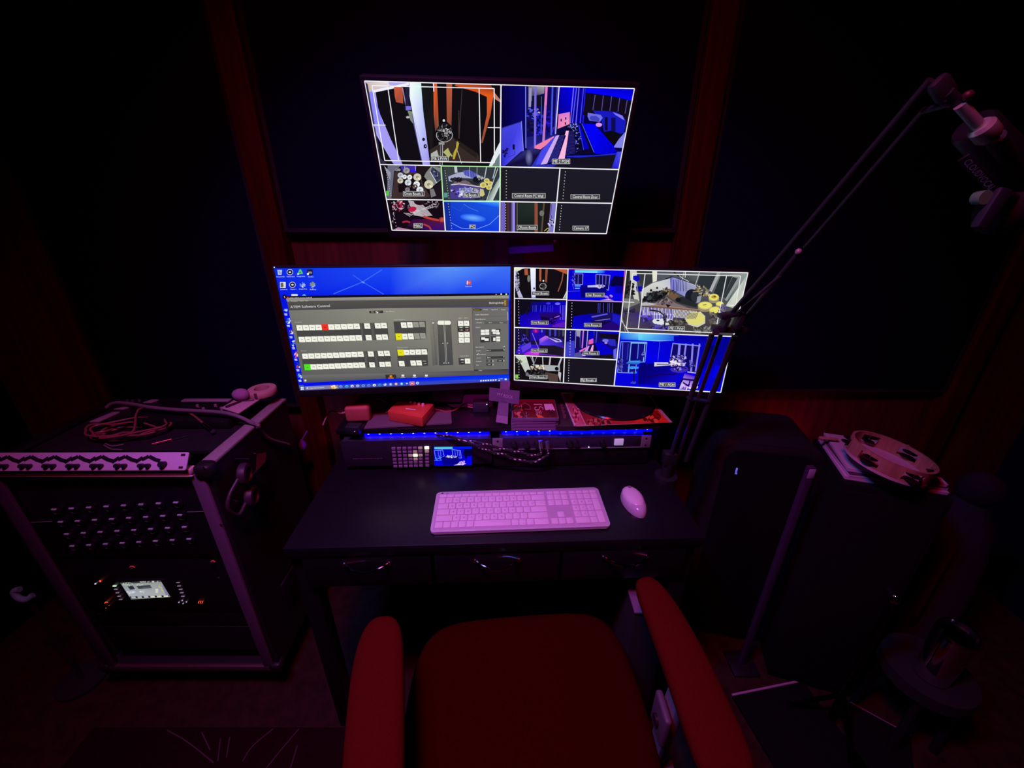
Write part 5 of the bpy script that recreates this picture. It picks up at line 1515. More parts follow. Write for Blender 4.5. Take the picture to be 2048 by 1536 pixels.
MB().box((0, -0.0008, 0.0015), (0.42, 0.003, 0.0016)).build('lower_trim', silver_paint, un, smooth=False)

lo = thing('rack_unit', 'plain black rack unit on the desk under the rack unit with the pale rocker switch', 'rack unit', dl(0.19, 0.305, TOP), DROT)
MB().box((0, 0.115, 0.035), (0.434, 0.22, 0.060), 0.002).build('chassis', black_metal, lo)
MB().box((0, 0.002, 0.035), (0.470, 0.004, 0.062), 0.001).build('front_panel', black_metal, lo)
for x in (-0.2, 0.2):
    for yy in (0.03, 0.2):
        MB().cyl((x, yy, 0), (x, yy, 0.0055), 0.010).build('foot', black_matte, lo)

# braided cables hanging in front of the gear
M_BRAID = [mat('black_braid', (0.012, 0.011, 0.014), 0.6), mat('white_braid_fleck', (0.75, 0.6, 0.68), 0.6)]
Z12 = lambda x, y: (880 + x / 8.533, 860 + y / 8.533)
for pts, lab in (([(-60, 85, 1.038), (60, 95, 1.030), (200, 115, 1.02), (350, 170, 1.012), (620, 265, 1.0), (760, 335, 1.0), (910, 385, 1.0), (1070, 415, 1.0), (1220, 475, 1.0), (1420, 530, 1.0), (1610, 540, 1.003), (1780, 470, 1.008), (1850, 380, 1.012), (1835, 260, 1.020)], 'lower black cable with white flecks looping across the rack gear'),
                 ([(20, 90, 1.037), (200, 118, 1.028), (350, 155, 1.020), (470, 190, 1.018), (640, 215, 1.018), (780, 245, 1.017), (940, 290, 1.017), (1100, 335, 1.017), (1230, 355, 1.017), (1380, 385, 1.017), (1550, 425, 1.015), (1680, 430, 1.014), (1730, 370, 1.016), (1715, 250, 1.022)], 'upper black cable with white flecks looping across the rack gear')):
    P = [at_y(*Z12(a, c), y) for a, c, y in pts]
    t = thing('braided_cable', lab, 'cable', P[6], group=None)
    L = [p_ - P[6] for p_ in P]
    MB().tube(L, 0.0042, 8, 5, stripe=9).build('cord', M_BRAID, t)
    d = (L[-1] - L[-2]).normalized()
    MB().cyl(L[-1] - d * 0.012, L[-1] + d * 0.012, 0.006, 0.006, 16).build('plug', mat('nickel_plug', (0.7, 0.68, 0.7), 0.25, 0.9), t)

# ---- on the shelf
SH = 0.887
nb = thing('notebook', 'thin grey closed notebook lying under the red-orange box', 'notebook', (0, 0, SH))
C4 = [at_z(*c, SH) for c in ((728, 859), (903, 849), (901, 815), (748, 822))]
MB().prism([(c.x, c.y) for c in C4], 0.0005, 0.0035, 0.0008).build('cover', mat('mauve_grey_card', (0.13, 0.09, 0.11), 0.7, noise=0.06), nb)
MB().prism([(c.x * 0.995 + C4[0].x * 0.0, c.y + 0.002) for c in C4[:2]] + [(c.x * 0.995, c.y - 0.004) for c in C4[2:]], 0.0036, 0.0046).build('label_sheet', mat('mauve_sheet', (0.15, 0.10, 0.12), 0.8), nb)

HB = 0.034
zt, zb = SH + 0.0047 + HB, SH + 0.0047
rb = thing('direct_box', 'red-orange plastic box with four pale knobs on top of the grey notebook', 'audio box', (0, 0, 0))
Z11 = lambda x, y: (660 + x / 8.533, 775 + y / 8.533)
ft = [at_z(*Z11(*c), zt) for c in ((975, 400), (1575, 508), (1775, 275), (1130, 235))]
MB().prism([(c.x, c.y) for c in ft], zb, zt, 0.004).build('shell', red_plastic, rb)
MB().prism([(c.x * 0.92 + sum(k.x for k in ft) / 4 * 0.08, c.y * 0.92 + sum(k.y for k in ft) / 4 * 0.08) for c in ft], zt - 0.001, zt + 0.0012, 0.0005).build('lid', red_plastic, rb)
for c in ((1375, 243), (1445, 253), (1515, 264), (1585, 277)):
    p = at_z(*Z11(*c), zt + 0.007)
    MB().lathe([(0.001, zt), (0.0045, zt), (0.0042, zt + 0.007), (0.0035, zt + 0.0085), (0.0005, zt + 0.009)], 16, Matrix.Translation((p.x, p.y, 0))).build('knob', mat('pale_knob', (0.85, 0.75, 0.85), 0.3), rb)
p0, p1 = at_z(*Z11(1290, 358), zt + 0.0014), at_z(*Z11(1462, 380), zt + 0.0014)
MB().box((p0 + p1) / 2, ((p1 - p0).length, 0.005, 0.0006), rot=(0, 0, math.atan2((p1 - p0).y, (p1 - p0).x))).build('label', mat('cream_label', (0.85, 0.72, 0.6), 0.6), rb, smooth=False)
for k in range(4):
    p = at_z(*Z11(1640 - 25 * k, 330 + 28 * k), zt + 0.0014)
    MB().box(p, (0.012, 0.0012, 0.0006), rot=(0, 0, R(-12))).build('vent_slot', orange_cloth, rb, smooth=False)
p = at_z(*Z11(968, 412), zt - 0.012)
MB().ball(p, 0.0035, 10).build('corner_jack', chrome, rb)

# orange power brick and its lead
pk = thing('power_brick', 'orange-pink rounded power brick on the left end of the shelf', 'power adapter', (0, 0, 0))
c0, c1 = at_y(686, 804, 1.095), at_y(735, 804, 1.095)
ctr = (c0 + c1) / 2
MB().box((ctr.x, 1.104, SH + 0.0265), ((c1 - c0).length, 0.034, 0.052), 0.010, (0, 0, R(4)), 4).build('body', orange_cloth, pk)
MB().tube([Vector((c0.x + 0.002, 1.102, SH + 0.028)), Vector((c0.x - 0.016, 1.100, SH + 0.026)), at_z(662, 822, SH + 0.012), at_z(652, 836, SH + 0.006), at_z(646, 850, SH + 0.003)], 0.0022, 8).build('lead', mat('pink_lead', (0.4, 0.2, 0.2), 0.5), pk)
MB().cyl((c0.x + 0.004, 1.103, SH + 0.028), (c0.x - 0.012, 1.100, SH + 0.0265), 0.005, 0.003).build('strain_relief', orange_cloth, pk)
crd = [at_z(*Z11(690, 245), SH + 0.012), at_z(*Z11(770, 210), SH + 0.02), at_z(*Z11(850, 195), SH + 0.022), at_z(*Z11(910, 230), SH + 0.012), at_z(*Z11(970, 258), SH + 0.004)]
tag(MB().tube(crd, 0.0014, 6).build('thin_wire', mat('pale_wire', (0.5, 0.35, 0.4), 0.5)), 'short pale bent wire lying between the orange brick and the red-orange box', 'wire')
tag(MB().tube([at_z(*Z9(1340, 262), SH + 0.012), at_z(*Z9(1400, 272), SH + 0.008), at_z(*Z9(1470, 290), SH + 0.004), at_z(*Z9(1560, 270), SH + 0.004), at_z(*Z9(1640, 215), SH + 0.010), at_z(*Z9(1690, 195), SH + 0.02)], 0.003, 8).build('usb_cable', mat('dull_red_cable', (0.35, 0.08, 0.10), 0.5)), 'dull red cable curling from the red-orange box to the small black adapter', 'cable')

bb_ = thing('black_speaker_block', 'small black box with one tiny light at the left end of the shelf', 'box', (0, 0, 0))
p = at_z(714, 846, SH + 0.02)
MB().box((p.x - 0.004, p.y - 0.018, SH + 0.012), (0.042, 0.030, 0.024), 0.003, (0, 0, R(-4))).build('case', mat('charcoal_box', (0.018, 0.016, 0.024), 0.5), bb_)
pp = at_z(*Z11(430, 645), SH + 0.0385)
MB().ball((pp.x, pp.y - 0.010, SH + 0.0245), 0.0012, 8).build('tiny_light', mat('tiny_white', (1, 1, 1), 0.4, emit=0.5, ecol=(0.8, 0.7, 0.8)), bb_)

ad = thing('adapter', 'small black adapter with a white light beside the cross-shaped card', 'adapter', (0, 0, 0))
p = at_y(962, 812, 1.17)
MB().box((p.x, 1.17, SH + 0.017), (0.050, 0.035, 0.034), 0.003).build('body', mat('dark_violet_plastic', (0.05, 0.04, 0.07), 0.5), ad)
pl = at_y(981.5, 805, 1.149)
MB().ball((p.x + 0.02, 1.1515, SH + 0.030), 0.0013, 8).build('indicator_light', white_led, ad)
for dz in (0.012, 0.020):
    MB().cyl((p.x - 0.024, 1.165, SH + dz), (p.x - 0.042, 1.165, SH + dz + 0.002), 0.0022).build('prong', alu, ad)

fo = thing('reflector', 'added purple folder lying on the shelf behind the small black adapter', 'reflector', (0, 0, 0))  # made-up sheet, laid here to catch the magenta lamp
f4 = [at_z(*c, SH + 0.004) for c in ((905, 814), (985, 812), (985, 788), (862, 790))]
MB().prism([(c.x, c.y) for c in f4], SH + 0.0003, SH + 0.003, 0.0008).build('cover', mat('plum_card', (0.42, 0.10, 0.40), 0.8), fo)
lamp('shelf_fill', 'AREA', (-0.15, 1.31, 1.10), (-0.12, 1.22, 0.9), 0.035, (1, 0.01, 0.6), 0.12)  # unseen magenta fill, added to brighten the sheet and shelf back

# cross shaped card
cr = thing('cross_card', 'purple cross-shaped card reading MY ROCK propped between the lower monitors', 'card', (0, 0, 0))
YC = 1.066
card = mat('lilac_card', (0.30, 0.22, 0.36), 0.6, noise=0.2, scale=120)
Z13 = lambda x, y: (960 + x / 11.38, 760 + y / 11.38)
NC = Vector((0, -1, 0.06)).normalized()
PC = at_y(*Z13(500, 980), YC)


def cr_at(zx, zy):
    return at_plane(*Z13(zx, zy), PC, NC)


def card_piece(name, pts, m_, off=0.0, parent=None):
    o = MB()
    a = [o.bm.verts.new(cr_at(*p_) + NC * (off + 0.0006)) for p_ in pts]
    c = [o.bm.verts.new(cr_at(*p_) - NC * (0.0006 - off)) for p_ in pts]
    o.bm.faces.new(a); o.bm.faces.new(c[::-1])
    for k in range(len(pts)):
        o.bm.faces.new((a[k], c[k], c[(k + 1) % len(pts)], a[(k + 1) % len(pts)]))
    return o.build(name, m_, parent or cr, smooth=False)


card_piece('upright', [(470, 20), (690, 30), (655, 440), (630, 1000), (360, 950), (430, 450)], card)
card_piece('crossbar', [(215, 170), (905, 250), (885, 550), (205, 460)], mat('lilac_card_dark', (0.22, 0.15, 0.27), 0.6, noise=0.15), 0.0004)
card_piece('foot_patch', [(385, 800), (635, 840), (630, 1000), (360, 950)], mat('lilac_card_pale', (0.5, 0.36, 0.52), 0.6, noise=0.1), 0.0008)
p0, p1 = cr_at(260, 300), cr_at(860, 400)
T = Art(0.12, 0.05); T.step = 0
for k in range(7):
    T.line((-0.009, -0.017 - k * 0.0035), (0.010, -0.0185 - k * 0.0035), 0.0006, (125, 90, 150))
T.text('MY', (-0.014, 0.001), 0.0080, (225, 200, 240)); T.text('ROCK', (0.0105, -0.001), 0.0100, (225, 200, 240), 0.028)
T.line((-0.027, 0.0065), (-0.022, 0.0055), 0.0008, (175, 140, 195)); T.line((-0.027, -0.008), (0.030, -0.0115), 0.0006, (150, 115, 175)); T.line((-0.03, 0.011), (0.03, 0.006), 0.0005, (150, 115, 175))
dx = (p1 - p0).normalized()
tm = Matrix((dx, -NC, dx.cross(-NC) if dx.cross(-NC).z > 0 else -dx.cross(-NC))).transposed().to_4x4()
tm.translation = (p0 + p1) / 2 + NC * 0.0016
T.build('lettering', M_INK_MATT, cr, M=tm)
card_piece('easel_back', [(500, 900), (560, 900), (560, 990), (500, 990)], card, -0.004)

# CD cases
cd_labels = ['lowest clear CD case of the short stack right of the cross card', 'second CD case from the bottom of the stack right of the cross card',
             'third CD case of the stack, just under the case with the 15 cover', 'top CD case of the stack, dark red cover with a large 15 and white sticker']
cd_c = (at_z(1022, 862, SH) + at_z(1114, 861, SH)) / 2
jewel = mat('smoky_clear_plastic', (0.16, 0.12, 0.2), 0.15, spec=0.8)
for k in range(4):
    off = ((0.0, 0.0), (0.001, 0.001), (0.002, 0.0015), (0.003, 0.0))[k]
    t = thing('cd_case', cd_labels[k], 'CD case', (cd_c.x + off[0], cd_c.y + 0.0625 + off[1], SH + k * 0.0104), R((1.5, 1.0, 2.0, 0.2)[k]), 'CD cases stacked on the shelf')
    MB().box((0, 0, 0.0052), (0.136, 0.124, 0.0098), 0.0008).build('case', jewel, t)
    MB().box((0, -0.0615, 0.0052), (0.118, 0.0022, 0.0062)).build('spine_sheet', mat('spine_print', (0.25, 0.12, 0.28), 0.5), t, smooth=False)
    if k == 3:
        T = Art(0.130, 0.118, [Z13(705, 600), Z13(1700, 560), Z13(1780, 850), Z13(720, 910)])
        T.view(960, 760, 11.38)
        T.step = 1.2e-5
        T.rect(500, 300, 2000, 1100, (110, 12, 30))
        T.poly([(705, 610), (1060, 570), (1700, 560), (1700, 600), (1060, 620), (705, 660)], (130, 12, 28))
        T.poly([(735, 690), (930, 680), (960, 780), (730, 790)], (225, 110, 125)); T.path([(740, 760), (830, 700), (900, 690), (915, 730), (840, 740)], 16, (120, 12, 30)); T.scatter((840, 850), 110, 45, 50, 40, [(225, 110, 110), (90, 15, 30), (190, 70, 80), (60, 10, 20)])
        T.oval((1050, 720), 100, 60, (80, 12, 28)); T.path([(960, 670), (1000, 640), (1120, 680), (1160, 740), (1080, 750), (990, 745)], 12, (150, 90, 90)); T.scatter((1040, 840), 60, 30, 16, 24, [(150, 110, 130), (60, 15, 30)])
        T.poly([(1465, 640), (1660, 632), (1725, 735), (1500, 742)], (235, 190, 205))
        T.path([(1230, 660), (1415, 650), (1418, 668)], 13, (235, 175, 185)); T.path([(1290, 700), (1250, 712), (1250, 738), (1300, 752), (1355, 738), (1360, 705), (1385, 690), (1440, 700), (1445, 738)], 13, (235, 175, 185))
        T.poly([(1280, 820), (1400, 835), (1460, 860), (1440, 890), (1330, 880)], (235, 120, 60)); T.scatter((1330, 790), 90, 30, 26, 26, [(150, 80, 90), (50, 10, 20), (200, 120, 110)]); T.scatter((1640, 790), 110, 40, 26, 40, [(60, 18, 30), (90, 30, 40)])
        T.build('cover_art', M_PRINT, t, M=Matrix.Translation((0, 0, 0.0103)) @ Matrix.Rotation(R(-90), 4, 'X'))
# loose leaflet behind the stack
lf = thing('leaflet', 'loose pink and white leaflet lying behind the CD stack', 'leaflet', (0, 0, 0))
c4 = [at_z(*Z13(*c), SH + 0.001) for c in ((700, 600), (1560, 560), (1540, 435), (940, 450))]
MB().prism([(c.x, c.y + 0.085) for c in c4], SH + 0.0005, SH + 0.046, 0.001).build('stack_of_pages', mat('pink_paper', (0.6, 0.30, 0.36), 0.7, noise=0.5, scale=90), lf)

# black book and album under the right monitor's base
bk = thing('book', 'thick black book lying under the orange picture album', 'book', (0, 0, 0))
q4 = [at_z(*c, SH + 0.018) for c in ((1113, 853), (1322, 848), (1300, 790), (1096, 783))]
MB().prism([(c.x, c.y) for c in q4], SH + 0.0005, SH + 0.018, 0.0015).build('cover', mat('black_book_cover', (0.03, 0.014, 0.02), 0.5), bk)
T = Art(0.2, 0.01); T.step = 0
T.text('HANDBOOK  OF  RECORDING', (-0.03, 0), 0.0038, (120, 60, 90), 0.11)
T.polys = []
for k in range(22):
    T.rect(-0.085 + k * 0.0062 + (0.004 if k > 9 else 0), -0.0012, -0.085 + k * 0.0062 + 0.0042 + (0.004 if k > 9 else 0), 0.0012, (110, 55, 85))
pm = (q4[0] + q4[1]) / 2
T.build('spine_marks', M_INK_MATT, bk, M=Matrix.Translation((pm.x, pm.y - 0.0004, SH + 0.010)) @ Matrix.Rotation(math.atan2((q4[1] - q4[0]).y, (q4[1] - q4[0]).x), 4, 'Z'))
T = Art(0.02, 0.14); T.step = 0
for k in range(12):
    T.rect(-0.004, -0.06 + k * 0.0085, 0.003 + 0.002 * (k % 3), -0.055 + k * 0.0085, (125, 60, 80))
pm = at_z(1128, 830, SH + 0.0184)
T.build('cover_marks', M_INK_MATT, bk, M=Matrix.Translation((pm.x, pm.y + 0.04, SH + 0.0184)) @ Matrix.Rotation(R(-90), 4, 'X'))

ZA = SH + 0.0185
al = thing('album', 'white-edged album with an orange picture under the round monitor base', 'album', (0, 0, 0))
AQ = [(1122, 784), (1300, 790), (1339, 841), (1148, 849)]
a4 = [at_z(*c, ZA + 0.0072) for c in AQ]
MB().prism([(c.x, c.y) for c in a4], ZA, ZA + 0.0068, 0.0012).build('album_body', mat('pale_album_edge', (0.6, 0.5, 0.52), 0.5), al)
aw, ah = (a4[2] - a4[3]).length, (a4[0] - a4[3]).length
T = Art(aw, ah, AQ)
T.step = 1.2e-5
T.poly(AQ, (190, 150, 150))
T.view(970, 770, 5.389)
T.poly([(960, 75), (1750, 110), (1960, 385), (1090, 410)], [(80, 30, 40), (170, 50, 40), (235, 70, 30), (150, 50, 50)])
T.poly([(840, 85), (945, 80), (1080, 405), (955, 420)], [(110, 80, 90), (130, 60, 60), (200, 90, 100), (215, 120, 130)])
T.poly([(1700, 260), (1870, 280), (1960, 375), (1640, 385)], (235, 75, 30)); T.scatter((1800, 330), 90, 45, 40, 36, [(150, 30, 15), (250, 110, 50), (90, 20, 15)])
T.scatter((1250, 380), 160, 25, 40, 30, [(150, 60, 50), (200, 110, 90), (80, 30, 30)]); T.scatter((1650, 140), 100, 30, 30, 30, [(150, 60, 60), (110, 30, 40), (190, 90, 80)])
T.line((960, 140), (1088, 408), 8, (240, 170, 180)); T.scatter((980, 300), 50, 90, 40, 20, [(180, 60, 70), (120, 30, 40), (235, 150, 150)], rot=0.4)
pc = sum(a4, Vector()) / 4
T.build('picture', M_PRINT, al, M=Matrix.Translation((pc.x, pc.y, ZA + 0.0074)) @ Matrix.Rotation(math.atan2((a4[2] - a4[3]).y, (a4[2] - a4[3]).x), 4, 'Z') @ Matrix.Rotation(R(-90), 4, 'X'))


# ================================================================ boom arm and microphone
ba = thing('boom_arm', 'black two-section desk boom arm crossing the right lower monitor', 'boom arm', (0.452, 0.99, TOP))
B0 = Vector((0.452, 0.99, TOP))
arm_metal = mat('arm_black', (0.018, 0.019, 0.022), 0.5, 0.1)


def bar(name, a, c, r, m_=None, n=14):
    return MB().cyl(Vector(a) - B0, Vector(c) - B0, r, None, n).build(name, m_ or arm_metal, ba)


MB().cyl((0, 0, 0.0), (0, 0, 0.012), 0.032).cyl((0, 0, 0.01), (0, 0, 0.06), 0.016).box((0.0, 0.0, 0.072), (0.035, 0.03, 0.04), 0.003).build('desk_mount', arm_metal, ba)
e0, e1 = at_y(1338, 922, 0.985), at_y(1424, 668, 0.945)
f0, f1 = at_y(1372, 922, 0.985), at_y(1470, 672, 0.945)
g0, g1 = at_y(1352, 925, 1.00), at_y(1442, 668, 0.96)
bar('lower_tube', e0, e1, 0.0062); bar('lower_tube', f0, f1, 0.0070); bar('lower_spring', g0, g1, 0.0048, mat('spring_steel', (0.10, 0.10, 0.12), 0.4, 0.7))
k0 = at_y(1388, 800, 0.965)
MB().box(k0 - B0 + Vector((0.012, 0, 0)), (0.060, 0.016, 0.006), 0.001, (0, R(10), 0)).build('lower_bracket', arm_metal, ba)
el0, el1 = at_y(1438, 660, 0.940), at_y(1478, 655, 0.940)
MB().box((el0 + el1) / 2 - B0, (0.076, 0.030, 0.014), 0.003, (0, R(2), 0)).build('elbow_yoke', arm_metal, ba)
c1_, c2_ = at_y(1459, 629, 0.930), at_y(1440, 640, 0.93)
MB().box(c1_ - B0, (0.046, 0.026, 0.010), 0.002, (0, R(-12), 0)).box(at_y(1448, 648, 0.93) - B0, (0.010, 0.026, 0.036), 0.002, (0, R(14), 0)).box(at_y(1477, 641, 0.93) - B0, (0.012, 0.026, 0.040), 0.002, (0, R(12), 0)).build('elbow_clamp', arm_metal, ba)
MB().cyl(at_y(1432, 664, 0.915) - B0, at_y(1432, 664, 0.945) - B0, 0.008).build('elbow_knob', black_plastic, ba)
h0, h1 = at_y(1462, 628, 0.935), at_y(1862, 160, 0.60)
i0, i1 = at_y(1488, 640, 0.935), at_y(1600, 502, 0.845)
j0, j1 = at_y(1610, 495, 0.845), at_y(1852, 218, 0.625)
bar('upper_tube', h0, h1, 0.0050); bar('upper_tube', i0, i1, 0.0055); bar('upper_spring', j0, j1, 0.0042)
s0, s1 = at_y(1480, 622, 0.915), at_y(1560, 552, 0.86)
bar('tension_spring', s0, s1, 0.0035, mat('spring_steel', (0.10, 0.10, 0.12), 0.4, 0.7))
MB().ball(at_y(1597, 503, 0.84) - B0, 0.006, 12).build('pivot_bolt', alu_dull, ba)
hh = at_y(1885, 178, 0.585)
MB().box(hh - B0, (0.030, 0.014, 0.022), 0.006, (0, R(40), 0)).cyl(at_y(1848, 222, 0.62) - B0, at_y(1898, 208, 0.58) - B0, 0.004).build('head_joint', arm_metal, ba)
bar('head_link', at_y(1895, 185, 0.58), at_y(1925, 210, 0.58), 0.006)

mc = thing('microphone', 'black microphone with CLOUDVOCAL lettering hanging from the boom arm', 'microphone', at_y(1985, 330, 0.58))
MO = at_y(1985, 330, 0.58)
YM = 0.575
Lp = lambda px, py, y=YM: at_y(px, py, y) - MO
tube0, tube1 = Lp(1920, 209), Lp(1958, 252)
MB().cyl(tube0, tube1, 0.0062, None, 20).build('chrome_stem', mat('satin_steel', (0.5, 0.7, 0.5), 0.3, 0.5), mc)
MB().lathe([(0.001, -0.012), (0.010, -0.012), (0.013, -0.008), (0.013, 0.006), (0.010, 0.011), (0.001, 0.011)], 28, Matrix.Translation(Lp(1971, 263)) @ (tube1 - tube0).to_track_quat('Z', 'Y').to_matrix().to_4x4()).build('chrome_swivel', mat('satin_steel', (0.5, 0.7, 0.5), 0.3, 0.5), mc)
MB().ball(Lp(1992, 276), (0.004, 0.003, 0.003), 10).build('screw', chrome, mc)
MB().ball(Lp(1936, 191, 0.57), 0.0055, 12).build('red_tip', mat('red_rubber', (0.06, 0.003, 0.01), 0.5), mc)
body = mat('mic_black', (0.006, 0.008, 0.010), 0.5)
d_ = (Lp(1985, 372) - Lp(1935, 322)).normalized()
c_ = Lp(1990, 328, 0.60)
MB().lathe([(0.001, -0.060), (0.020, -0.060), (0.023, -0.055), (0.023, 0.055), (0.020, 0.060), (0.001, 0.060)], 36, Matrix.Translation(c_ + Vector((0.012, 0.01, 0.012))) @ d_.to_track_quat('Z', 'Y').to_matrix().to_4x4()).build('body', body, mc)
T = Art(0.08, 0.012, None); T.step = 0
T.text('CLOUDVOCAL', (0, 0), 0.0068, (150, 190, 220), 0.058)
dd = Lp(1983, 375, 0.575) - Lp(1936, 324, 0.575)
dn = dd.normalized()
view = (MO - Vector((0, 0, EYE))).normalized()
nn = (view - dn * view.dot(dn)).normalized()
tm = Matrix((dn, nn, dn.cross(nn) * -1 if dn.cross(nn).x < 0 else dn.cross(nn))).transposed().to_4x4()
tm.translation = (Lp(1983, 375, 0.575) + Lp(1936, 324, 0.575)) / 2
pl_ = MB().box((0, 0, 0), (0.066, 0.004, 0.011), 0.001)
pl_.xf(Matrix.Translation(nn * 0.0035) @ tm).build('name_strip', body, mc)
T.build('lettering', M_INK_MATT, mc, M=Matrix.Translation(-nn * 0.0004) @ tm)
gb0, gb1 = Lp(2003, 385), Lp(1962, 450)
gd = gb1 - gb0
MB().box((gb0 + gb1) / 2, (gd.length + 0.01, 0.012, 0.018), 0.003, (0, -math.atan2(gd.z, gd.x), 0)).build('clip_bar', mat('dark_slate_plastic', (0.012, 0.022, 0.03), 0.6), mc)
MB().cyl(Lp(1972, 395), Lp(1972, 395) + Vector((0, 0.012, 0)), 0.0085, None, 24).build('thumb_screw', mat('pale_grey_plastic', (0.10, 0.35, 0.14), 0.5), mc)
MB().ball(Lp(2030, 400, 0.62), (0.034, 0.034, 0.05), 20, (0, R(35), 0)).build('foam_windshield', black_matte, mc)
MB().cyl(Lp(1990, 275, 0.585), Lp(2025, 330, 0.60), 0.010).build('swivel_mount', arm_metal, mc)
MB().cyl(Lp(2000, 390, 0.58), Lp(2026, 396, 0.60), 0.006).build('clip_joint', arm_metal, mc)


# ================================================================ road case on the left
CXL, CXR, CYF, CYB, CZ0, CZ1 = -1.335, -0.757, 0.842, 1.235, 0.10, 0.897
case = thing('road_case', 'black rack road case with aluminium edges left of the desk', 'road case', (0, 0, 0))
ply = mat('black_ply_laminate', (0.014, 0.012, 0.016), 0.6, noise=0.3, scale=60, bump=0.2)
cxm, cym = (CXL + CXR) / 2, (CYF + CYB) / 2
MB().box((CXR - 0.006, cym, (CZ0 + CZ1) / 2), (0.010, CYB - CYF - 0.01, CZ1 - CZ0 - 0.01)).build('side_board', ply, case, smooth=False)
MB().box((CXL + 0.006, cym, (CZ0 + CZ1) / 2), (0.010, CYB - CYF - 0.01, CZ1 - CZ0 - 0.01)).build('side_board', ply, case, smooth=False)
MB().box((cxm, CYB - 0.006, (CZ0 + CZ1) / 2), (CXR - CXL - 0.02, 0.010, CZ1 - CZ0 - 0.01)).build('rear_board', ply, case, smooth=False)
MB().box((cxm, cym, CZ0 + 0.006), (CXR - CXL - 0.02, CYB - CYF - 0.02, 0.010)).build('bottom_board', ply, case, smooth=False)
MB().box((cxm, cym + 0.045, CZ1 - 0.016), (CXR - CXL - 0.02, CYB - CYF - 0.10, 0.010)).build('top_board', ply, case, smooth=False)


def rail(name, a, c, wx, wy, m_=alu_dull):
    a, c = Vector(a), Vector(c)
    s = [abs(v) for v in (c - a)]
    k = s.index(max(s))
    dims = [wx, wy]
    sz = [0, 0, 0]
    sz[k] = s[k]
    o = [i for i in range(3) if i != k]
    sz[o[0]], sz[o[1]] = wx, wy
    return MB().box((a + c) / 2, sz, 0.003).build(name, m_, case)


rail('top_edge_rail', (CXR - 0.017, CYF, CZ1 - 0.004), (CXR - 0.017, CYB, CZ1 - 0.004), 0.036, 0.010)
rail('top_edge_rail', (CXL + 0.017, CYF, CZ1 - 0.004), (CXL + 0.017, CYB, CZ1 - 0.004), 0.036, 0.010, black_metal)  # left rail made black in place of the light falling off
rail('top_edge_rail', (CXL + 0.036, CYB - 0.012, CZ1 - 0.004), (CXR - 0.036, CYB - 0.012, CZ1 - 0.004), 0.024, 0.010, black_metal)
polished = mat('polished_aluminium', (0.85, 0.75, 0.8), 0.35, 0.15)
rail('front_lip', (CXL + 0.036, CYF + 0.004, CZ1 - 0.008), (CXR - 0.036, CYF + 0.004, CZ1 - 0.008), 0.020, 0.016, polished)
rail('front_lip', (CXL + 0.036, CYF - 0.003, CZ1 - 0.020), (CXR - 0.036, CYF - 0.003, CZ1 - 0.020), 0.008, 0.005, polished)
rail('front_side_rail', (CXR - 0.031, CYF + 0.004, CZ0 + 0.02), (CXR - 0.031, CYF + 0.004, CZ1 - 0.018), 0.034, 0.010, mat('shaded_aluminium', (0.22, 0.14, 0.24), 0.5, 0.2))  # darker copy of the rail aluminium, dimmer light put into the colour
rail('front_side_rail', (CXL + 0.031, CYF + 0.004, CZ0 + 0.02), (CXL + 0.031, CYF + 0.004, CZ1 - 0.018), 0.034, 0.010, mat('deep_shaded_aluminium', (0.08, 0.04, 0.09), 0.6, 0.2))  # darker still, the falloff to the left is in the colour
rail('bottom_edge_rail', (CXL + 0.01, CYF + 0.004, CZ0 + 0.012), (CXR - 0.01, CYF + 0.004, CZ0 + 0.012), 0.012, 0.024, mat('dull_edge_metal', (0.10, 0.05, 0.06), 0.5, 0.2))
for x in (CXR - 0.012, CXL + 0.012):
    MB().box((x, CYF + 0.012, CZ1 - 0.012), (0.044, 0.040, 0.040), 0.012, None, 3).build('corner_cap', mat('black_corner', (0.03, 0.022, 0.026), 0.5, 0.5), case)
    MB().box((x, CYF + 0.012, CZ0 + 0.016), (0.040, 0.040, 0.036), 0.012, None, 3).build('corner_cap', mat('black_corner', (0.03, 0.022, 0.026), 0.5, 0.5), case)
for k, (px, py) in enumerate(((427, 944), (433, 953), (430, 963), (441, 1049), (447, 1049), (407, 935))):
    p = at_y(px, py, CYF - 0.0022 if k > 2 and k < 5 else CYF - 0.009)
    MB().ball(p, (0.0028, 0.0016, 0.0028), 10).build('rivet', chrome, case)
for x in (-1.27, -0.82):
    for y in (0.90, 1.17):
        MB().cyl((x - 0.012, y, 0.038), (x + 0.012, y, 0.038), 0.038, None, 24).box((x, y, 0.085), (0.05, 0.06, 0.012), 0.002).box((x, y, 0.07), (0.034, 0.02, 0.03), 0.002).build('caster', black_matte, case)
# recessed latch plates on the side
for y, z in ((1.00, 0.72), (1.00, 0.30)):
    MB().box((CXR + 0.002, y, z), (0.006, 0.09, 0.11), 0.002).build('side_handle_plate', mat('dark_steel_plate', (0.05, 0.04, 0.05), 0.45, 0.7), case)
sh0, sh1 = at_y(30, 1180, 0.87), at_y(66, 1198, 0.87)
hp = MB()
cl_t = thing('clip_stand', 'slim black stand with a pale blue curved clip left of the road case', 'stand', (0, 0, 0))
hp.tube([at_y(40, 1178, 0.87), at_y(28, 1183, 0.865), at_y(36, 1195, 0.86), at_y(52, 1199, 0.86), at_y(66, 1190, 0.87)], 0.0085, 12, 5)
hp.build('curved_clip', mat('slate_blue_plastic', (0.16, 0.50, 0.42), 0.6), cl_t)
e_ = at_y(52, 1199, 0.868)
MB().cyl((e_.x, 0.872, 0.01), (e_.x, 0.872, e_.z), 0.006, None, 12).build('pole', black_matte, cl_t)
MB().cyl((e_.x, 0.872, 0.0), (e_.x, 0.872, 0.012), 0.07, None, 28).build('base', black_matte, cl_t)

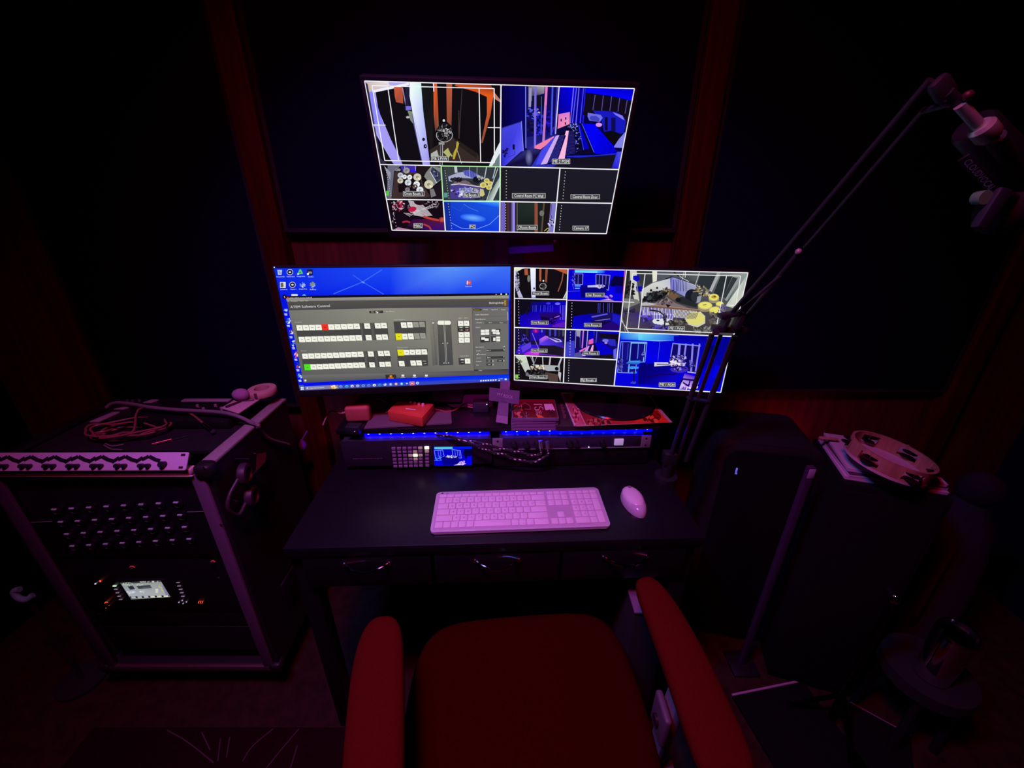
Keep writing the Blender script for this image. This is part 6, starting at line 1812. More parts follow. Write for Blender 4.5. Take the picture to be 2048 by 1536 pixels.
# silver preamp lying across the front of the case top
pa = thing('preamp_panel', 'silver rack panel with black knobs across the front top of the road case', 'rack unit', (0, 0, 0))
PA0 = at_z(366, 940, CZ1 + 0.010)
TL = R(52)
pam = Matrix.Translation((PA0.x - 0.2413, PA0.y + 0.006, CZ1 + 0.0035)) @ Matrix.Rotation(R(0.3), 4, 'Z') @ Matrix.Rotation(TL - R(90), 4, 'X')
MB().prism(rrect(-0.2413, 0.0, 0.2413, 0.044, 0.004, 3), -0.0, 0.003, 0.0006).xf(pam @ Matrix.Rotation(R(90), 4, 'X') @ Matrix.Translation((0, 0, -0.0015))).build('panel', mat('lilac_silver_panel', (0.72, 0.62, 0.80), 0.45, 0.0), pa)
MB().box((0, 0.025, 0.022), (0.43, 0.045, 0.038), 0.002).xf(pam).build('chassis', mat('dark_grey_metal', (0.05, 0.05, 0.055), 0.4, 0.3), pa)
pad = mat('preamp_black_paint', (0.012, 0.008, 0.018), 0.5)


def pa_add(name, m_, x, z, r=None, dims=None, h=0.010):
    mb2 = MB()
    if r:
        mb2.cyl((x, -0.001, z), (x, -0.001 - h, z), r, r * 0.85, 18)
    else:
        mb2.box((x, -0.0018, z), (dims[0], 0.0012, dims[1]), 0.0004)
    return mb2.xf(pam).build(name, m_, pa)


for k in range(7):
    x = 0.150 - k * 0.0575
    pa_add('knob', pad, x, 0.011, r=0.0058)
    pa_add('knob', pad, x - 0.016, 0.011, r=0.0062)
    wv = MB()
    for (dx, z0_, z1_) in ((-0.034, 0.020, 0.031), (-0.020, 0.026, 0.034), (-0.004, 0.034, 0.027), (0.010, 0.027, 0.023)):
        a_, c_ = Vector((x + dx, -0.0019, z0_)), Vector((x + dx + 0.015, -0.0019, z1_))
        ang = math.atan2(c_.z - a_.z, c_.x - a_.x)
        wv.box((a_ + c_) / 2, ((c_ - a_).length, 0.0012, 0.0085), rot=(0, -ang, 0))
    wv.xf(pam).build('printed_wave', pad, pa, smooth=False)
pa_add('output_knob', pad, 0.186, 0.014, r=0.0085, h=0.012)
for z in (0.007, 0.0375):
    pa_add('mounting_slot', black_matte, 0.2285, z, dims=(0.010, 0.0055))
    pa_add('mounting_slot', black_matte, -0.2285, z, dims=(0.010, 0.0055))

# patch panel with sockets
pp_ = thing('patch_panel', 'black patch panel with four rows of sockets in the road case front', 'patch panel', (0, 0, 0))
YP = 0.852
xa, xb_ = CXL + 0.05, CXR - 0.05
MB().box(((xa + xb_) / 2, YP + 0.006, 0.722), (xb_ - xa, 0.008, 0.268), 0.001).build('panel', mat('black_panel_blue', (0.012, 0.012, 0.018), 0.45, 0.2), pp_)
MB().box(((xa + xb_) / 2, YP + 0.06, 0.710), (xb_ - xa - 0.03, 0.10, 0.22), 0.001).build('chassis', black_metal, pp_)
sock = None
for r0, (sx_, sy_, ex_, ey_) in enumerate(((111, 1017, 354, 1003), (124, 1042, 362, 1028), (136, 1066, 371, 1052), (147, 1090, 380, 1076))):
    for k in range(8):
        t = k / 7
        p = at_y(sx_ + (ex_ - sx_) * t, sy_ + (ey_ - sy_) * t, YP)
        if sock is None:
            sock = MB().lathe([(0.0100, 0), (0.0118, 0.001), (0.0118, 0.004), (0.0102, 0.005), (0.0096, 0.004), (0.0096, 0.0015), (0.001, 0.0015)], 20, Matrix.Rotation(R(90), 4, 'X')).build('socket', mat('socket_shell', (0.012, 0.012, 0.018), 0.5, 0.3), pp_)
            tab = MB().box((0, -0.0062, 0.0082), (0.0120, 0.0045, 0.0042), 0.0008).build('latch_tab', mat('worn_nickel', (0.55, 0.85, 0.80), 0.6), sock)
            o = sock
        else:
            o = sock.copy(); COL.objects.link(o); o.parent = pp_
            c_ = tab.copy(); COL.objects.link(c_); c_.parent = o
        o.location = (p.x, YP + 0.002, p.z - 0.008)
for (a_, c_) in (((375, 1024), (420, 1023)), ((62, 1045), (104, 1043))):
    p0, p1 = at_y(*a_, YP), at_y(*c_, YP)
    MB().cyl((p0.x, YP, p0.z), (p1.x, YP, p1.z), 0.0012, None, 8).build('label_strip', grey_plastic, pp_)

# digital mixer with lit screen
YX = 0.858
dm = thing('digital_mixer', 'black rack mixer with a small lit screen and red-ringed knobs low in the road case', 'mixer', (0, 0, 0))
MB().box(((xa + xb_) / 2, YX + 0.006, 0.475), (xb_ - xa, 0.010, 0.215), 0.002).build('front_panel', mat('mixer_black', (0.010, 0.010, 0.013), 0.4), dm)
MB().box(((xa + xb_) / 2, YX + 0.10, 0.475), (xb_ - xa - 0.03, 0.18, 0.20), 0.002).build('chassis', black_metal, dm)
Z14 = lambda x, y: (180 + x / 7.314, 1080 + y / 7.314)
sq = [(473, 620), (1055, 592), (1153, 826), (575, 868)]
qq = [at_y(*Z14(*c), YX - 0.002) for c in sq]
sw_, sh_ = ((qq[1] - qq[0]).length + (qq[2] - qq[3]).length) / 2, ((qq[0] - qq[3]).length + (qq[1] - qq[2]).length) / 2
T = Art(sw_, sh_, [Z14(*c) for c in sq])
T.view(180, 1080, 7.314)
T.poly(sq, [(150, 160, 165), (160, 165, 160), (185, 185, 190), (190, 195, 205)])
T.poly([(475, 618), (1060, 590), (1068, 612), (490, 640)], (60, 62, 66)); T.scatter((560, 625), 70, 14, 26, 14, [(205, 215, 205), (150, 160, 160), (60, 60, 70)]); T.scatter((900, 606), 150, 9, 20, 16, [(225, 225, 200), (120, 120, 120)])
T.poly([(570, 670), (650, 662), (672, 715), (595, 722)], (50, 54, 66)); T.poly([(700, 668), (900, 655), (920, 700), (725, 712)], (66, 68, 78)); T.line((790, 690), (905, 684), 6, (120, 122, 130))
T.scatter((590, 650), 90, 20, 22, 14, [(205, 215, 185), (160, 175, 160)]); T.scatter((760, 650), 80, 10, 16, 10, [(215, 220, 190)])
T.path([(1030, 660), (1020, 690), (1060, 690), (1050, 740), (1075, 740)], 8, (225, 220, 70)); T.poly([(1060, 665), (1090, 660), (1140, 800), (1100, 805)], (140, 140, 175))
T.scatter((600, 765), 70, 20, 20, 16, [(225, 230, 235)]); T.scatter((780, 755), 40, 16, 10, 14, [(225, 230, 235)]); T.scatter((985, 740), 30, 26, 14, 14, [(225, 235, 215)])
T.poly([(560, 825), (1140, 800), (1150, 826), (575, 868)], (45, 45, 50)); 
for k in range(6):
    T.poly([(585 + k * 95, 828 - k * 4.6), (650 + k * 95, 825 - k * 4.6), (655 + k * 95, 850 - k * 4.6), (590 + k * 95, 853 - k * 4.6)], (225, 228, 215) if k > 2 else (200, 205, 215))
T.line((575, 866), (1152, 826), 6, (225, 225, 200))
MB().box((qq[0] + qq[2]) / 2 + Vector((0, 0.003, 0)), (sw_ + 0.016, 0.006, sh_ + 0.014), 0.001).build('screen_bezel', black_plastic, dm)
ctr = sum(qq, Vector()) / 4
dxx = ((qq[1] - qq[0]) + (qq[2] - qq[3])).normalized()
zz = Vector((0, 0, 1)) - dxx * dxx.z
tm = Matrix((dxx, Vector((0, 1, 0)), zz.normalized())).transposed().to_4x4()
tm.translation = ctr + Vector((0, -0.0005, 0))
T.build('screen', picture_mat('lit_small_display', 0.8), dm, M=tm)


def mark(name, m_, zx, zy, w_, h_=0.0018, rot=0.0):
    p = at_y(*Z14(zx, zy), YX - 0.0004)
    MB().box((p.x, YX - 0.0002, p.z), (w_, 0.003, h_), 0.0005, (0, rot, 0)).build(name, m_, dm)


mark('lit_button', green_led, 358, 674, 0.010, 0.0022)
for x, y in ((378, 722), (400, 773), (425, 824), (447, 872)):
    mark('button', grey_led, x, y, 0.010)
for x, y in ((1287, 624), (1302, 674), (1325, 724), (1342, 773), (1358, 825)):
    mark('button', grey_led, x, y, 0.010)
mark('status_light', mat('warm_white_dot', (1, 1, 1), 0.5, emit=1.5, ecol=(1, 1, 0.85)), 1820, 149, 0.0062, 0.0026)
for x, y in ((1443, 168), (78, 642)):
    mark('status_light', mat('soft_white_dot', (1, 1, 1), 0.5, emit=0.6, ecol=(0.9, 0.95, 1)), x, y, 0.0042, 0.0022)
mark('status_light', red_led, 148, 602, 0.003, 0.005)
for x, y in ((1300, 913), (1348, 887), (1362, 930), (1410, 907)):
    mark('nav_key', mat('nav_white', (1, 1, 1), 0.5, emit=0.25 if x < 1400 else 0.7, ecol=(0.8, 0.95, 1)), x, y, 0.003, 0.003)
for (x, y, m_, nm, a0, a1, rr) in ((600, 430, red_led_dim, 'knob', 10, 190, 0.007), (1785, 350, red_led_dim, 'knob', 20, 170, 0.0065), (235, 955, red_led, 'main_knob', 60, 300, 0.0075)):
    p = at_y(*Z14(x, y), YX - 0.006)
    kb_ = MB().cyl((p.x, YX + 0.002, p.z), (p.x, YX - 0.010, p.z), rr * 0.8, None, 20).build(nm, black_plastic, dm)
    pts = [Vector((p.x + rr * math.cos(R(a)), YX - 0.001, p.z + rr * math.sin(R(a)))) for a in range(a0, a1, 15)]
    MB().tube(pts, 0.0009, 6, 1).build('lit_ring', m_, kb_)
for k in range(3):
    p = at_y(*Z14(1590 + 27 * k, 910), YX - 0.001)
    MB().box(p, (0.0012, 0.002, 0.010), rot=(0, R(28), 0)).build('lit_slash', red_led, dm, smooth=False)
p = at_y(*Z14(240, 985), YX - 0.001)
MB().box(p, (0.0012, 0.002, 0.010), rot=(0, R(40), 0)).build('lit_slash', red_led, dm, smooth=False)
mark('scribble_light', grey_plastic, 335, 130, 0.014, 0.0015)
mark('cable_glint', grey_plastic, 1885, 555, 0.002, 0.006)
for k, (x, z) in enumerate((((xa + xb_) / 2, 0.335), ((xa + xb_) / 2, 0.225))):
    t = thing('blank_panel', ('upper', 'lower')[k] + ' plain black blanking panel at the bottom of the road case front', 'panel', (x, YX + 0.01, z))
    MB().box((0, 0, 0), (xb_ - xa, 0.004, 0.086 if k == 0 else 0.11), 0.001).build('plate', black_metal, t)
    for s in (-1, 1):
        MB().cyl((s * 0.228, -0.002, 0), (s * 0.228, -0.004, 0), 0.004, None, 12).build('screw', black_plastic, t)

# ---- things on top of the case
TZ = CZ1 - 0.0105
ZA_ = lambda x, y: (130 + x / 8.192, 770 + y / 8.192)
ZB_ = lambda x, y: (340 + x / 7.877, 770 + y / 7.877)
mx_ = thing('small_mixer', 'small black mixing desk with pale cheeks at the back of the road case top', 'mixer', (0, 0, 0))
m4 = [at_z(*c, TZ + 0.034) for c in ((200, 838), (455, 838), (505, 797), (300, 796))]
m4[1].y = m4[0].y
MB().prism([(c.x, c.y) for c in m4], TZ + 0.0005, TZ + 0.030, 0.002).build('body', black_metal, mx_)
for a_, c_ in (((392, 590), (830, 430)), ((790, 385), (985, 352)), ((1270, 275), (1470, 228))):
    p0, p1 = at_z(*ZA_(*a_), TZ + 0.036), at_z(*ZA_(*c_), TZ + 0.036)
    d_ = (p1 - p0)
    MB().prism([(p0.x, p0.y), (p0.x + 0.026, p0.y + 0.001), (p1.x + 0.012, p1.y), (p1.x - 0.010, p1.y)], TZ + 0.0305, TZ + 0.0345, 0.0005).build('pale_cheek', mat('pale_grey_cheek', (0.36, 0.30, 0.33), 0.5), mx_)
p0, p1 = at_z(*ZB_(190, 250), TZ + 0.036), at_z(*ZB_(960, 235), TZ + 0.036)
MB().box((p0 + p1) / 2, ((p1 - p0).length, 0.018, 0.005), 0.001).build('rear_strip', mat('pale_grey_cheek', (0.36, 0.30, 0.33), 0.5), mx_)
for k in range(16):
    p = at_z(395 + (k % 8) * 12, 812 + (k // 8) * 6 - (k % 8) * 0.3, TZ + 0.036)
    MB().cyl((p.x, p.y, TZ + 0.0298), (p.x, p.y, TZ + 0.040), 0.004, None, 12).build('knob', mat('pale_pink_knob', (0.4, 0.28, 0.33), 0.5) if k % 3 == 0 else black_plastic, mx_)
for x, y in ((1020, 250), (1105, 252), (1215, 245)):
    p = at_z(*ZA_(x, y), TZ + 0.036)
    MB().cyl((p.x, p.y, TZ + 0.0298), (p.x, p.y, TZ + 0.038), 0.004, None, 12).build('knob', alu, mx_)

pg = thing('paper_sheets', 'pink-lit paper sheets lying at the back right corner of the road case top', 'paper', (0, 0, 0))
q4 = [at_z(*ZB_(*c), TZ + 0.046) for c in ((800, 350), (1075, 432), (1450, 185), (1060, 190))]
MB().prism([(c.x, c.y) for c in q4], TZ + 0.0405, TZ + 0.0435, 0.0006).build('sheet', mat('pink_white_paper', (0.62, 0.42, 0.44), 0.75), pg)
cp = thing('cloth_pouch', 'rounded purple cloth pouch on the paper sheets of the road case top', 'pouch', (0, 0, 0))
p = at_z(*ZB_(1130, 150), TZ + 0.06)
MB().ball((p.x, p.y - 0.004, TZ + 0.0625), (0.026, 0.020, 0.0185), 16).build('pouch', mat('mauve_cloth', (0.42, 0.22, 0.40), 0.9, bump=0.4, scale=150), cp)
tp = thing('tape_roll', 'flattened pale roll of tape behind the purple pouch', 'tape', (0, 0, 0))
p = at_z(*ZB_(1400, 130), TZ + 0.056)
MB().lathe([(0.022, 0), (0.040, 0), (0.042, 0.003), (0.042, 0.018), (0.040, 0.021), (0.022, 0.021)], 40, Matrix.Translation((p.x, p.y + 0.02, TZ + 0.0440)), closed=True).build('ring', mat('tan_tape', (0.66, 0.44, 0.34), 0.6), tp)
MB().box((p.x + 0.002, p.y - 0.0205, TZ + 0.0545), (0.010, 0.003, 0.020), 0.001).build('loose_end', mat('brown_tape', (0.12, 0.05, 0.04), 0.6), tp)
tag(MB().cyl(at_z(*ZB_(880, 345), TZ + 0.0475), at_z(*ZB_(1120, 250), TZ + 0.0475), 0.0035, 0.0025, 12).cyl(at_z(*ZB_(1120, 250), TZ + 0.0475), at_z(*ZB_(1320, 235), TZ + 0.0475), 0.0014).build('screwdriver', mat('dark_tool_handle', (0.05, 0.02, 0.03), 0.4)), 'thin dark tool lying across the paper sheets', 'tool')

cable_red = mat('red_brown_cable', (0.30, 0.09, 0.08), 0.35)
cable_grey = mat('grey_cable', (0.22, 0.18, 0.2), 0.45)
ck = thing('coiled_cable', 'red-brown instrument cable coiled on the road case top', 'cable', (0, 0, 0))
coil = []
cc = at_z(250, 852, TZ + 0.03)
for k in range(86):
    a = k * 0.36
    rr = 0.086 - 0.0012 * (k % 30) + 0.006 * math.sin(k * 1.7)
    coil.append(Vector((cc.x + rr * 1.22 * math.cos(a) + 0.010 * math.sin(k * 0.21), cc.y + rr * 0.62 * math.sin(a) + 0.012 * math.cos(a), TZ + 0.006 + 0.024 * (0.5 + 0.5 * math.sin(a * 0.5 + k * 0.05)))))
coil += [at_z(*ZA_(c[0], c[1]), TZ + c[2]) for c in ((1200, 400, 0.045), (1550, 372, 0.050), (1800, 400, 0.048), (2000, 440, 0.044))] + [at_z(*ZB_(c[0], c[1]), TZ + c[2]) for c in ((350, 465, 0.040), (450, 540, 0.034), (520, 600, 0.028))]
MB().tube(coil, 0.0028, 8, 3).build('cord', cable_red, ck)
j0_, j1_ = at_z(*ZB_(525, 603), TZ + 0.027), at_z(*ZB_(655, 712), TZ + 0.016)
MB().cyl(j0_, j1_, 0.0042, None, 16).cyl(j1_, j1_ + (j1_ - j0_).normalized() * 0.006, 0.0062, None, 16).build('metal_plug', chrome, ck)
gk = thing('grey_cable', 'thick grey cable arching over the road case top to its right rail', 'cable', (0, 0, 0))
gp = [at_z(*ZA_(c[0], c[1]), TZ + c[2]) for c in ((680, 370, 0.03), (760, 310, 0.04), (900, 290, 0.046), (1150, 320, 0.050), (1400, 365, 0.052))] + [at_z(*ZB_(c[0], c[1]), TZ + c[2]) for c in ((100, 390, 0.052), (400, 405, 0.052), (800, 430, 0.052), (1000, 470, 0.046), (1150, 525, 0.036), (1280, 590, 0.022), (1400, 640, 0.018))]
gp += [Vector((CXR + 0.008, gp[-1].y + 0.012, CZ1 - 0.012)), Vector((CXR + 0.010, gp[-1].y + 0.05, CZ1 - 0.07)), Vector((CXR + 0.010, gp[-1].y + 0.13, CZ1 - 0.14))]
MB().tube(gp, 0.0052, 10, 5).build('cord', cable_grey, gk)
pl2 = thing('instrument_plug', 'loose straight plug with a red barrel lying at the front of the road case top', 'plug', (0, 0, 0))
p0, p1, p2 = at_z(*ZA_(1430, 970), TZ + 0.004), at_z(*ZA_(1750, 890), TZ + 0.004), at_z(*ZA_(1995, 835), TZ + 0.004)
MB().cyl(p0, p1, 0.0038, None, 14).build('barrel', mat('red_anodised', (0.5, 0.05, 0.10), 0.25, 0.8), pl2)
MB().cyl(p1, p2, 0.0019, 0.0012, 10).ball(p2, 0.0021, 8).build('tip', chrome, pl2)
MB().ball(p0, 0.0036, 10).build('cap', chrome, pl2)
for (a_, lab) in ((((640, 985), (760, 1050), (935, 1062)), 'short grey cable end at the front left of the coil on the road case top'), (((660, 960), (780, 1000), (960, 972)), 'thin grey cable bend in front of the coil on the road case top')):
    pts = [at_z(*ZA_(*c), TZ + 0.004) for c in a_]
    tag(MB().tube(pts, 0.0018, 8).build('cable_end', cable_grey), lab, 'cable')
wg = thing('red_splitter', 'small dull red plug block among the cables on the road case top', 'adapter', (0, 0, 0))
p = at_z(*ZB_(290, 610), TZ + 0.010)
MB().box((p.x, p.y, TZ + 0.011), (0.050, 0.018, 0.020), 0.004, (0, 0, R(5))).build('body', mat('dull_red_block', (0.30, 0.05, 0.07), 0.4), wg)
MB().cyl((p.x - 0.018, p.y, TZ + 0.0225), (p.x + 0.018, p.y + 0.002, TZ + 0.0225), 0.0022).build('metal_sleeve', chrome, wg)

# headphones hanging on the case side
hd = thing('headphones', 'dark headphones hanging on the right side of the road case', 'headphones', (0, 0, 0))
XH = CXR + 0.030
pa1, pa2 = at_x(489, 948, XH), at_x(503, 992, XH - 0.002)
cup = mat('dark_violet_rubber', (0.05, 0.022, 0.045), 0.5)
for p, w_ in ((pa1, 0.0), (pa2, 0.0)):
    MB().lathe([(0.001, -0.011), (0.024, -0.011), (0.030, -0.007), (0.031, 0.002), (0.028, 0.010), (0.020, 0.0115), (0.018, 0.006), (0.001, 0.006)], 32, Matrix.Translation(p) @ Matrix.Rotation(R(90), 4, 'Y') @ Matrix.Rotation(R(-12), 4, 'X')).build('ear_cup', cup, hd)
h0_, h1_ = pa1 + Vector((-0.006, -0.03, 0.0)), pa2 + Vector((-0.006, -0.035, 0.0))
MB().tube([pa1 + Vector((0, -0.028, 0.004)), Vector((XH - 0.006, pa1.y - 0.065, pa1.z - 0.02)), Vector((XH - 0.008, pa1.y - 0.080, pa1.z - 0.05)), Vector((XH - 0.006, pa2.y - 0.060, pa2.z - 0.014)), pa2 + Vector((0, -0.026, 0))], 0.0045, 10, 6).build('headband', cup, hd)
s0, s1 = at_x(458, 999, XH - 0.004), at_x(474, 1004, XH - 0.004)
MB().cyl(s0, s1, 0.0025).build('chrome_slider', chrome, hd)
MB().cyl((CXR + 0.001, pa1.y + 0.02, pa1.z + 0.035), (XH + 0.012, pa1.y + 0.02, pa1.z + 0.035), 0.003).build('hook', black_metal, hd)

pk_ = at_y(605, 890, 1.30)
tag(MB().lathe([(0.0008, -0.026), (0.007, -0.018), (0.0125, -0.006), (0.014, 0.004), (0.011, 0.016), (0.005, 0.024), (0.001, 0.030)], 24, Matrix.Translation(pk_) @ Matrix.Rotation(R(180), 4, 'X')).cyl((pk_.x, pk_.y, pk_.z + 0.02), (pk_.x, pk_.y + 0.082, pk_.z + 0.035), 0.0025).build('wall_knob', mat('blue_drop', (0.16, 0.07, 0.95), 0.6)), 'small blue drop-shaped knob on the wall between the road case and the desk', 'knob')
rt = thing('pennant', 'dim red triangular flag on the wall behind the road case', 'flag', (0, 0, 0))
r3 = [at_x(514, 908, CXR + 0.010), at_x(532, 905, CXR + 0.010), at_x(530, 924, CXR + 0.010), at_x(512, 943, CXR + 0.010)]
o = MB()
for off in (-0.001, 0.001):
    o.bm.faces.new([o.bm.verts.new(v + Vector((off, 0, 0))) for v in r3])
o.build('cloth', mat('dull_red_cloth', (0.22, 0.05, 0.06), 0.9), rt, smooth=False)
rt['label'] = 'dim red tag hanging on the right side of the road case behind the headphones'
rt['category'] = 'tag'
rt.name = 'luggage_tag'
MB().cyl(Vector((CXR + 0.001, r3[0].y, r3[0].z + 0.002)), Vector((CXR + 0.010, r3[0].y, r3[0].z + 0.001)), 0.0015).build('pin', chrome, rt)


# ================================================================ chair in the foreground
ch = thing('armchair', 'red-lit fabric desk chair with padded arms in front of the desk', 'chair', (0.03, 0.50, 0))


def pad(name, pts, widths, thick, z, mt, parent, off=Vector((0.03, 0.50, 0)), n=20):
    """rounded cushion swept along pts with the given half widths"""
    m = MB()
    pts = [Vector(p) for p in pts]
    rings = []
    N = len(pts)
    for i, p in enumerate(pts):
        d = (pts[min(i + 1, N - 1)] - pts[max(i - 1, 0)]).normalized()
        s = Vector((d.y, -d.x, 0)).normalized()
        t = 1.0
        ring = []
        for k in range(n):
            a = 2 * math.pi * k / n
            ca, sa = math.cos(a), math.sin(a)
            x = abs(ca) ** 0.7 * (1 if ca > 0 else -1) * widths[i]
            zz_ = abs(sa) ** 0.7 * (1 if sa > 0 else -1) * thick[i]
            ring.append(m.bm.verts.new(p + s * x + Vector((0, 0, zz_)) - off))
        rings.append(ring)
    for a, c in zip(rings, rings[1:]):
        for k in range(n):
            m.bm.faces.new((a[k], a[(k + 1) % n], c[(k + 1) % n], c[k]))
    m.bm.faces.new(rings[0][::-1])
    m.bm.faces.new(rings[-1])
    o = m.build(name, mt, parent)
    md = o.modifiers.new('s', 'SUBSURF')
    md.levels = md.render_levels = 2
    return o


def arm_pts(px_pts, z):
    return [at_z(px, py, z) for px, py in px_pts]


ZR = 0.68
la = arm_pts([(768, 1236), (766, 1244), (762, 1275), (756, 1340), (752, 1420), (748, 1530), (744, 1640)], ZR)
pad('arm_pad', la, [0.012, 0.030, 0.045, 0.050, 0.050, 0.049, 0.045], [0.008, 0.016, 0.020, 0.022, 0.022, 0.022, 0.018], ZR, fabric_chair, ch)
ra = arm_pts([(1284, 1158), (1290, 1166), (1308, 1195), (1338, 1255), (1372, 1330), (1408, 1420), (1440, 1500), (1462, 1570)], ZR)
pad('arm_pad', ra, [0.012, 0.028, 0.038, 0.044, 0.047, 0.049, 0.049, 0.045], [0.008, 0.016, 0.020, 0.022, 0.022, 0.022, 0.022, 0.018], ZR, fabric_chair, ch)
# seat cushion
sm = MB()
sw_n = [(-0.205, 0.20), (-0.222, 0.30), (-0.232, 0.40), (-0.240, 0.52), (-0.243, 0.60), (-0.238, 0.66), (-0.222, 0.705), (-0.19, 0.738), (-0.12, 0.757), (0.02, 0.770), (0.16, 0.780), (0.225, 0.775), (0.262, 0.748), (0.285, 0.70), (0.297, 0.63), (0.305, 0.55), (0.306, 0.46), (0.298, 0.34), (0.280, 0.20), (0.04, 0.17)]
loops = []
for s_, z_ in ((0.86, 0.405), (0.97, 0.41), (1.0, 0.44), (0.985, 0.470), (0.93, 0.484), (0.70, 0.487), (0.35, 0.482)):
    loops.append([sm.bm.verts.new((0.035 + (x - 0.035) * s_ - 0.03, 0.47 + (y - 0.47) * s_ - 0.50, z_)) for x, y in sw_n])
for a, c in zip(loops, loops[1:]):
    for k in range(len(sw_n)):
        sm.bm.faces.new((a[k], a[(k + 1) % len(sw_n)], c[(k + 1) % len(sw_n)], c[k]))
sm.bm.faces.new(loops[0][::-1]); sm.bm.faces.new(loops[-1])
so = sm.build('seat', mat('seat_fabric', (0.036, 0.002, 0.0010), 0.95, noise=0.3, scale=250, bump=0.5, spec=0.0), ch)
md = so.modifiers.new('s', 'SUBSURF'); md.levels = md.render_levels = 2
for side, x in ((-1, -0.262), (1, 0.315)):
    fr = MB().box((x - 0.03, -0.02, 0.54), (0.022, 0.045, 0.235), 0.006, (0, R(4 * side), 0)).box((x - 0.03 - side * 0.05, -0.02, 0.395), (0.16, 0.045, 0.016), 0.004)
    fr.build('arm_support', grey_plastic, ch)
MB().box((0.290 - 0.03, -0.035, 0.58), (0.014, 0.060, 0.085), 0.006, (0, 0, 0), 4).build('arm_side_cover', mat('grey_violet_plastic', (0.10, 0.08, 0.11), 0.5), ch)
MB().cyl((0.254, -0.035, 0.575), (0.248, -0.035, 0.575), 0.011).build('adjust_knob', black_plastic, ch)
bk_ = MB().box((0.0, -0.335, 0.66), (0.40, 0.045, 0.30), 0.020, (R(8), 0, 0), 4)
bk_.build('backrest', fabric_chair, ch)
MB().box((0, -0.315, 0.47), (0.06, 0.02, 0.20), 0.004).box((0, -0.22, 0.392), (0.06, 0.20, 0.016), 0.003).build('back_bracket', black_metal, ch)
MB().cyl((0, 0, 0.10), (0, 0, 0.40), 0.022, None, 20).build('pedestal', black_metal, ch)
MB().cyl((0, 0, 0.10), (0, 0, 0.25), 0.030, None, 20).build('pedestal_cover', black_plastic, ch)
for k in range(5):
    a = R(18 + 72 * k)
    e = Vector((0.27 * math.cos(a), 0.27 * math.sin(a), 0.075))
    lg = MB().cyl((0.02 * math.cos(a), 0.02 * math.sin(a), 0.11), e, 0.020, 0.012, 12).build('leg', black_plastic, ch)
    MB().cyl((e.x - 0.02 * math.sin(a), e.y + 0.02 * math.cos(a), 0.027), (e.x + 0.02 * math.sin(a), e.y - 0.02 * math.cos(a), 0.027), 0.027, None, 18).cyl((e.x, e.y, 0.03), (e.x, e.y, 0.08), 0.006).build('caster', black_matte, lg)


# ================================================================ right side of the room
fs = thing('floor_speaker', 'tall black speaker cabinet with rounded top just right of the desk', 'speaker', (0.80, 1.14, 0), R(-12))
MB().prism([(x, z) for x, z in rrect(-0.145, 0.0, 0.145, 0.84, 0.05, 6)], -0.11, 0.11, 0.004).xf(Matrix.Rotation(R(90), 4, 'X')).build('cabinet', mat('speaker_black', (0.004, 0.004, 0.005), 0.8, bump=0.4, scale=400), fs)
MB().prism([(x, z) for x, z in rrect(-0.125, 0.03, 0.125, 0.815, 0.04, 6)], 0.1105, 0.118, 0.002).xf(Matrix.Rotation(R(90), 4, 'X')).build('grille', mat('speaker_grille', (0.004, 0.004, 0.006), 0.95, spec=0.15, bump=0.8, scale=900), fs)
fsi = (Matrix.Translation((0.80, 1.14, 0)) @ Matrix.Rotation(R(-12), 4, 'Z')).inverted()
p = fsi @ at_plane(1473, 940, (Matrix.Translation((0.80, 1.14, 0)) @ Matrix.Rotation(R(-12), 4, 'Z')) @ Vector((0, -0.1185, 0)), Vector((-math.sin(R(12)), -math.cos(R(12)), 0)))
bd = MB().box((p.x, -0.1190, p.z), (0.005, 0.002, 0.015), 0.0006).box((p.x + 0.001, -0.1190, p.z - 0.012), (0.006, 0.002, 0.006), 0.0006).build('badge', mat('blue_glint', (0.25, 0.25, 1), 0.3, emit=0.5, ecol=(0.2, 0.2, 1)), fs)

bs = thing('slim_post', 'slim dark purple-lit post with a pale label beside the tambourine cabinet', 'post', (0, 0, 0))
p0, p1 = at_z(1626, 935, 0.845), at_y(1596, 1100, 0.94)
p1 = at_x(1596, 1090, p0.x)
MB().box((p0.x, p0.y + 0.006, 0.4225), (0.020, 0.016, 0.845), 0.003).build('post', mat('dark_anodised', (0.05, 0.022, 0.07), 0.5), bs)
MB().box((p0.x, p0.y - 0.0025, 0.826), (0.018, 0.001, 0.030), 0.0003).build('label', mat('lilac_label', (0.5, 0.4, 0.6), 0.6), bs)
MB().box((p0.x, p0.y + 0.006, 0.006), (0.09, 0.09, 0.012), 0.003).build('base_plate', black_metal, bs)

RT = R(-17.5)
cb_c = Vector((0.885, 0.885, 0)) + Matrix.Rotation(RT, 3, 'Z') @ Vector((0.11, 0.115, 0))
cbt = thing('black_cabinet', 'waist-high black cabinet carrying the tambourine', 'cabinet', cb_c, RT)
MB().box((0, 0, 0.42), (0.235, 0.24, 0.80), 0.004).build('body', mat('cabinet_black', (0.004, 0.004, 0.005), 0.9, spec=0.2), cbt)
MB().box((0, -0.1215, 0.42), (0.21, 0.006, 0.76), 0.002).build('door', mat('cabinet_black', (0.004, 0.004, 0.005), 0.9, spec=0.2), cbt)
MB().cyl((0.08, -0.1240, 0.5), (0.08, -0.145, 0.5), 0.008).build('door_knob', black_metal, cbt)
for sx in (-1, 1):
    for sy in (-1, 1):
        MB().cyl((sx * 0.09, sy * 0.09, 0), (sx * 0.09, sy * 0.09, 0.021), 0.015).build('foot', black_matte, cbt)
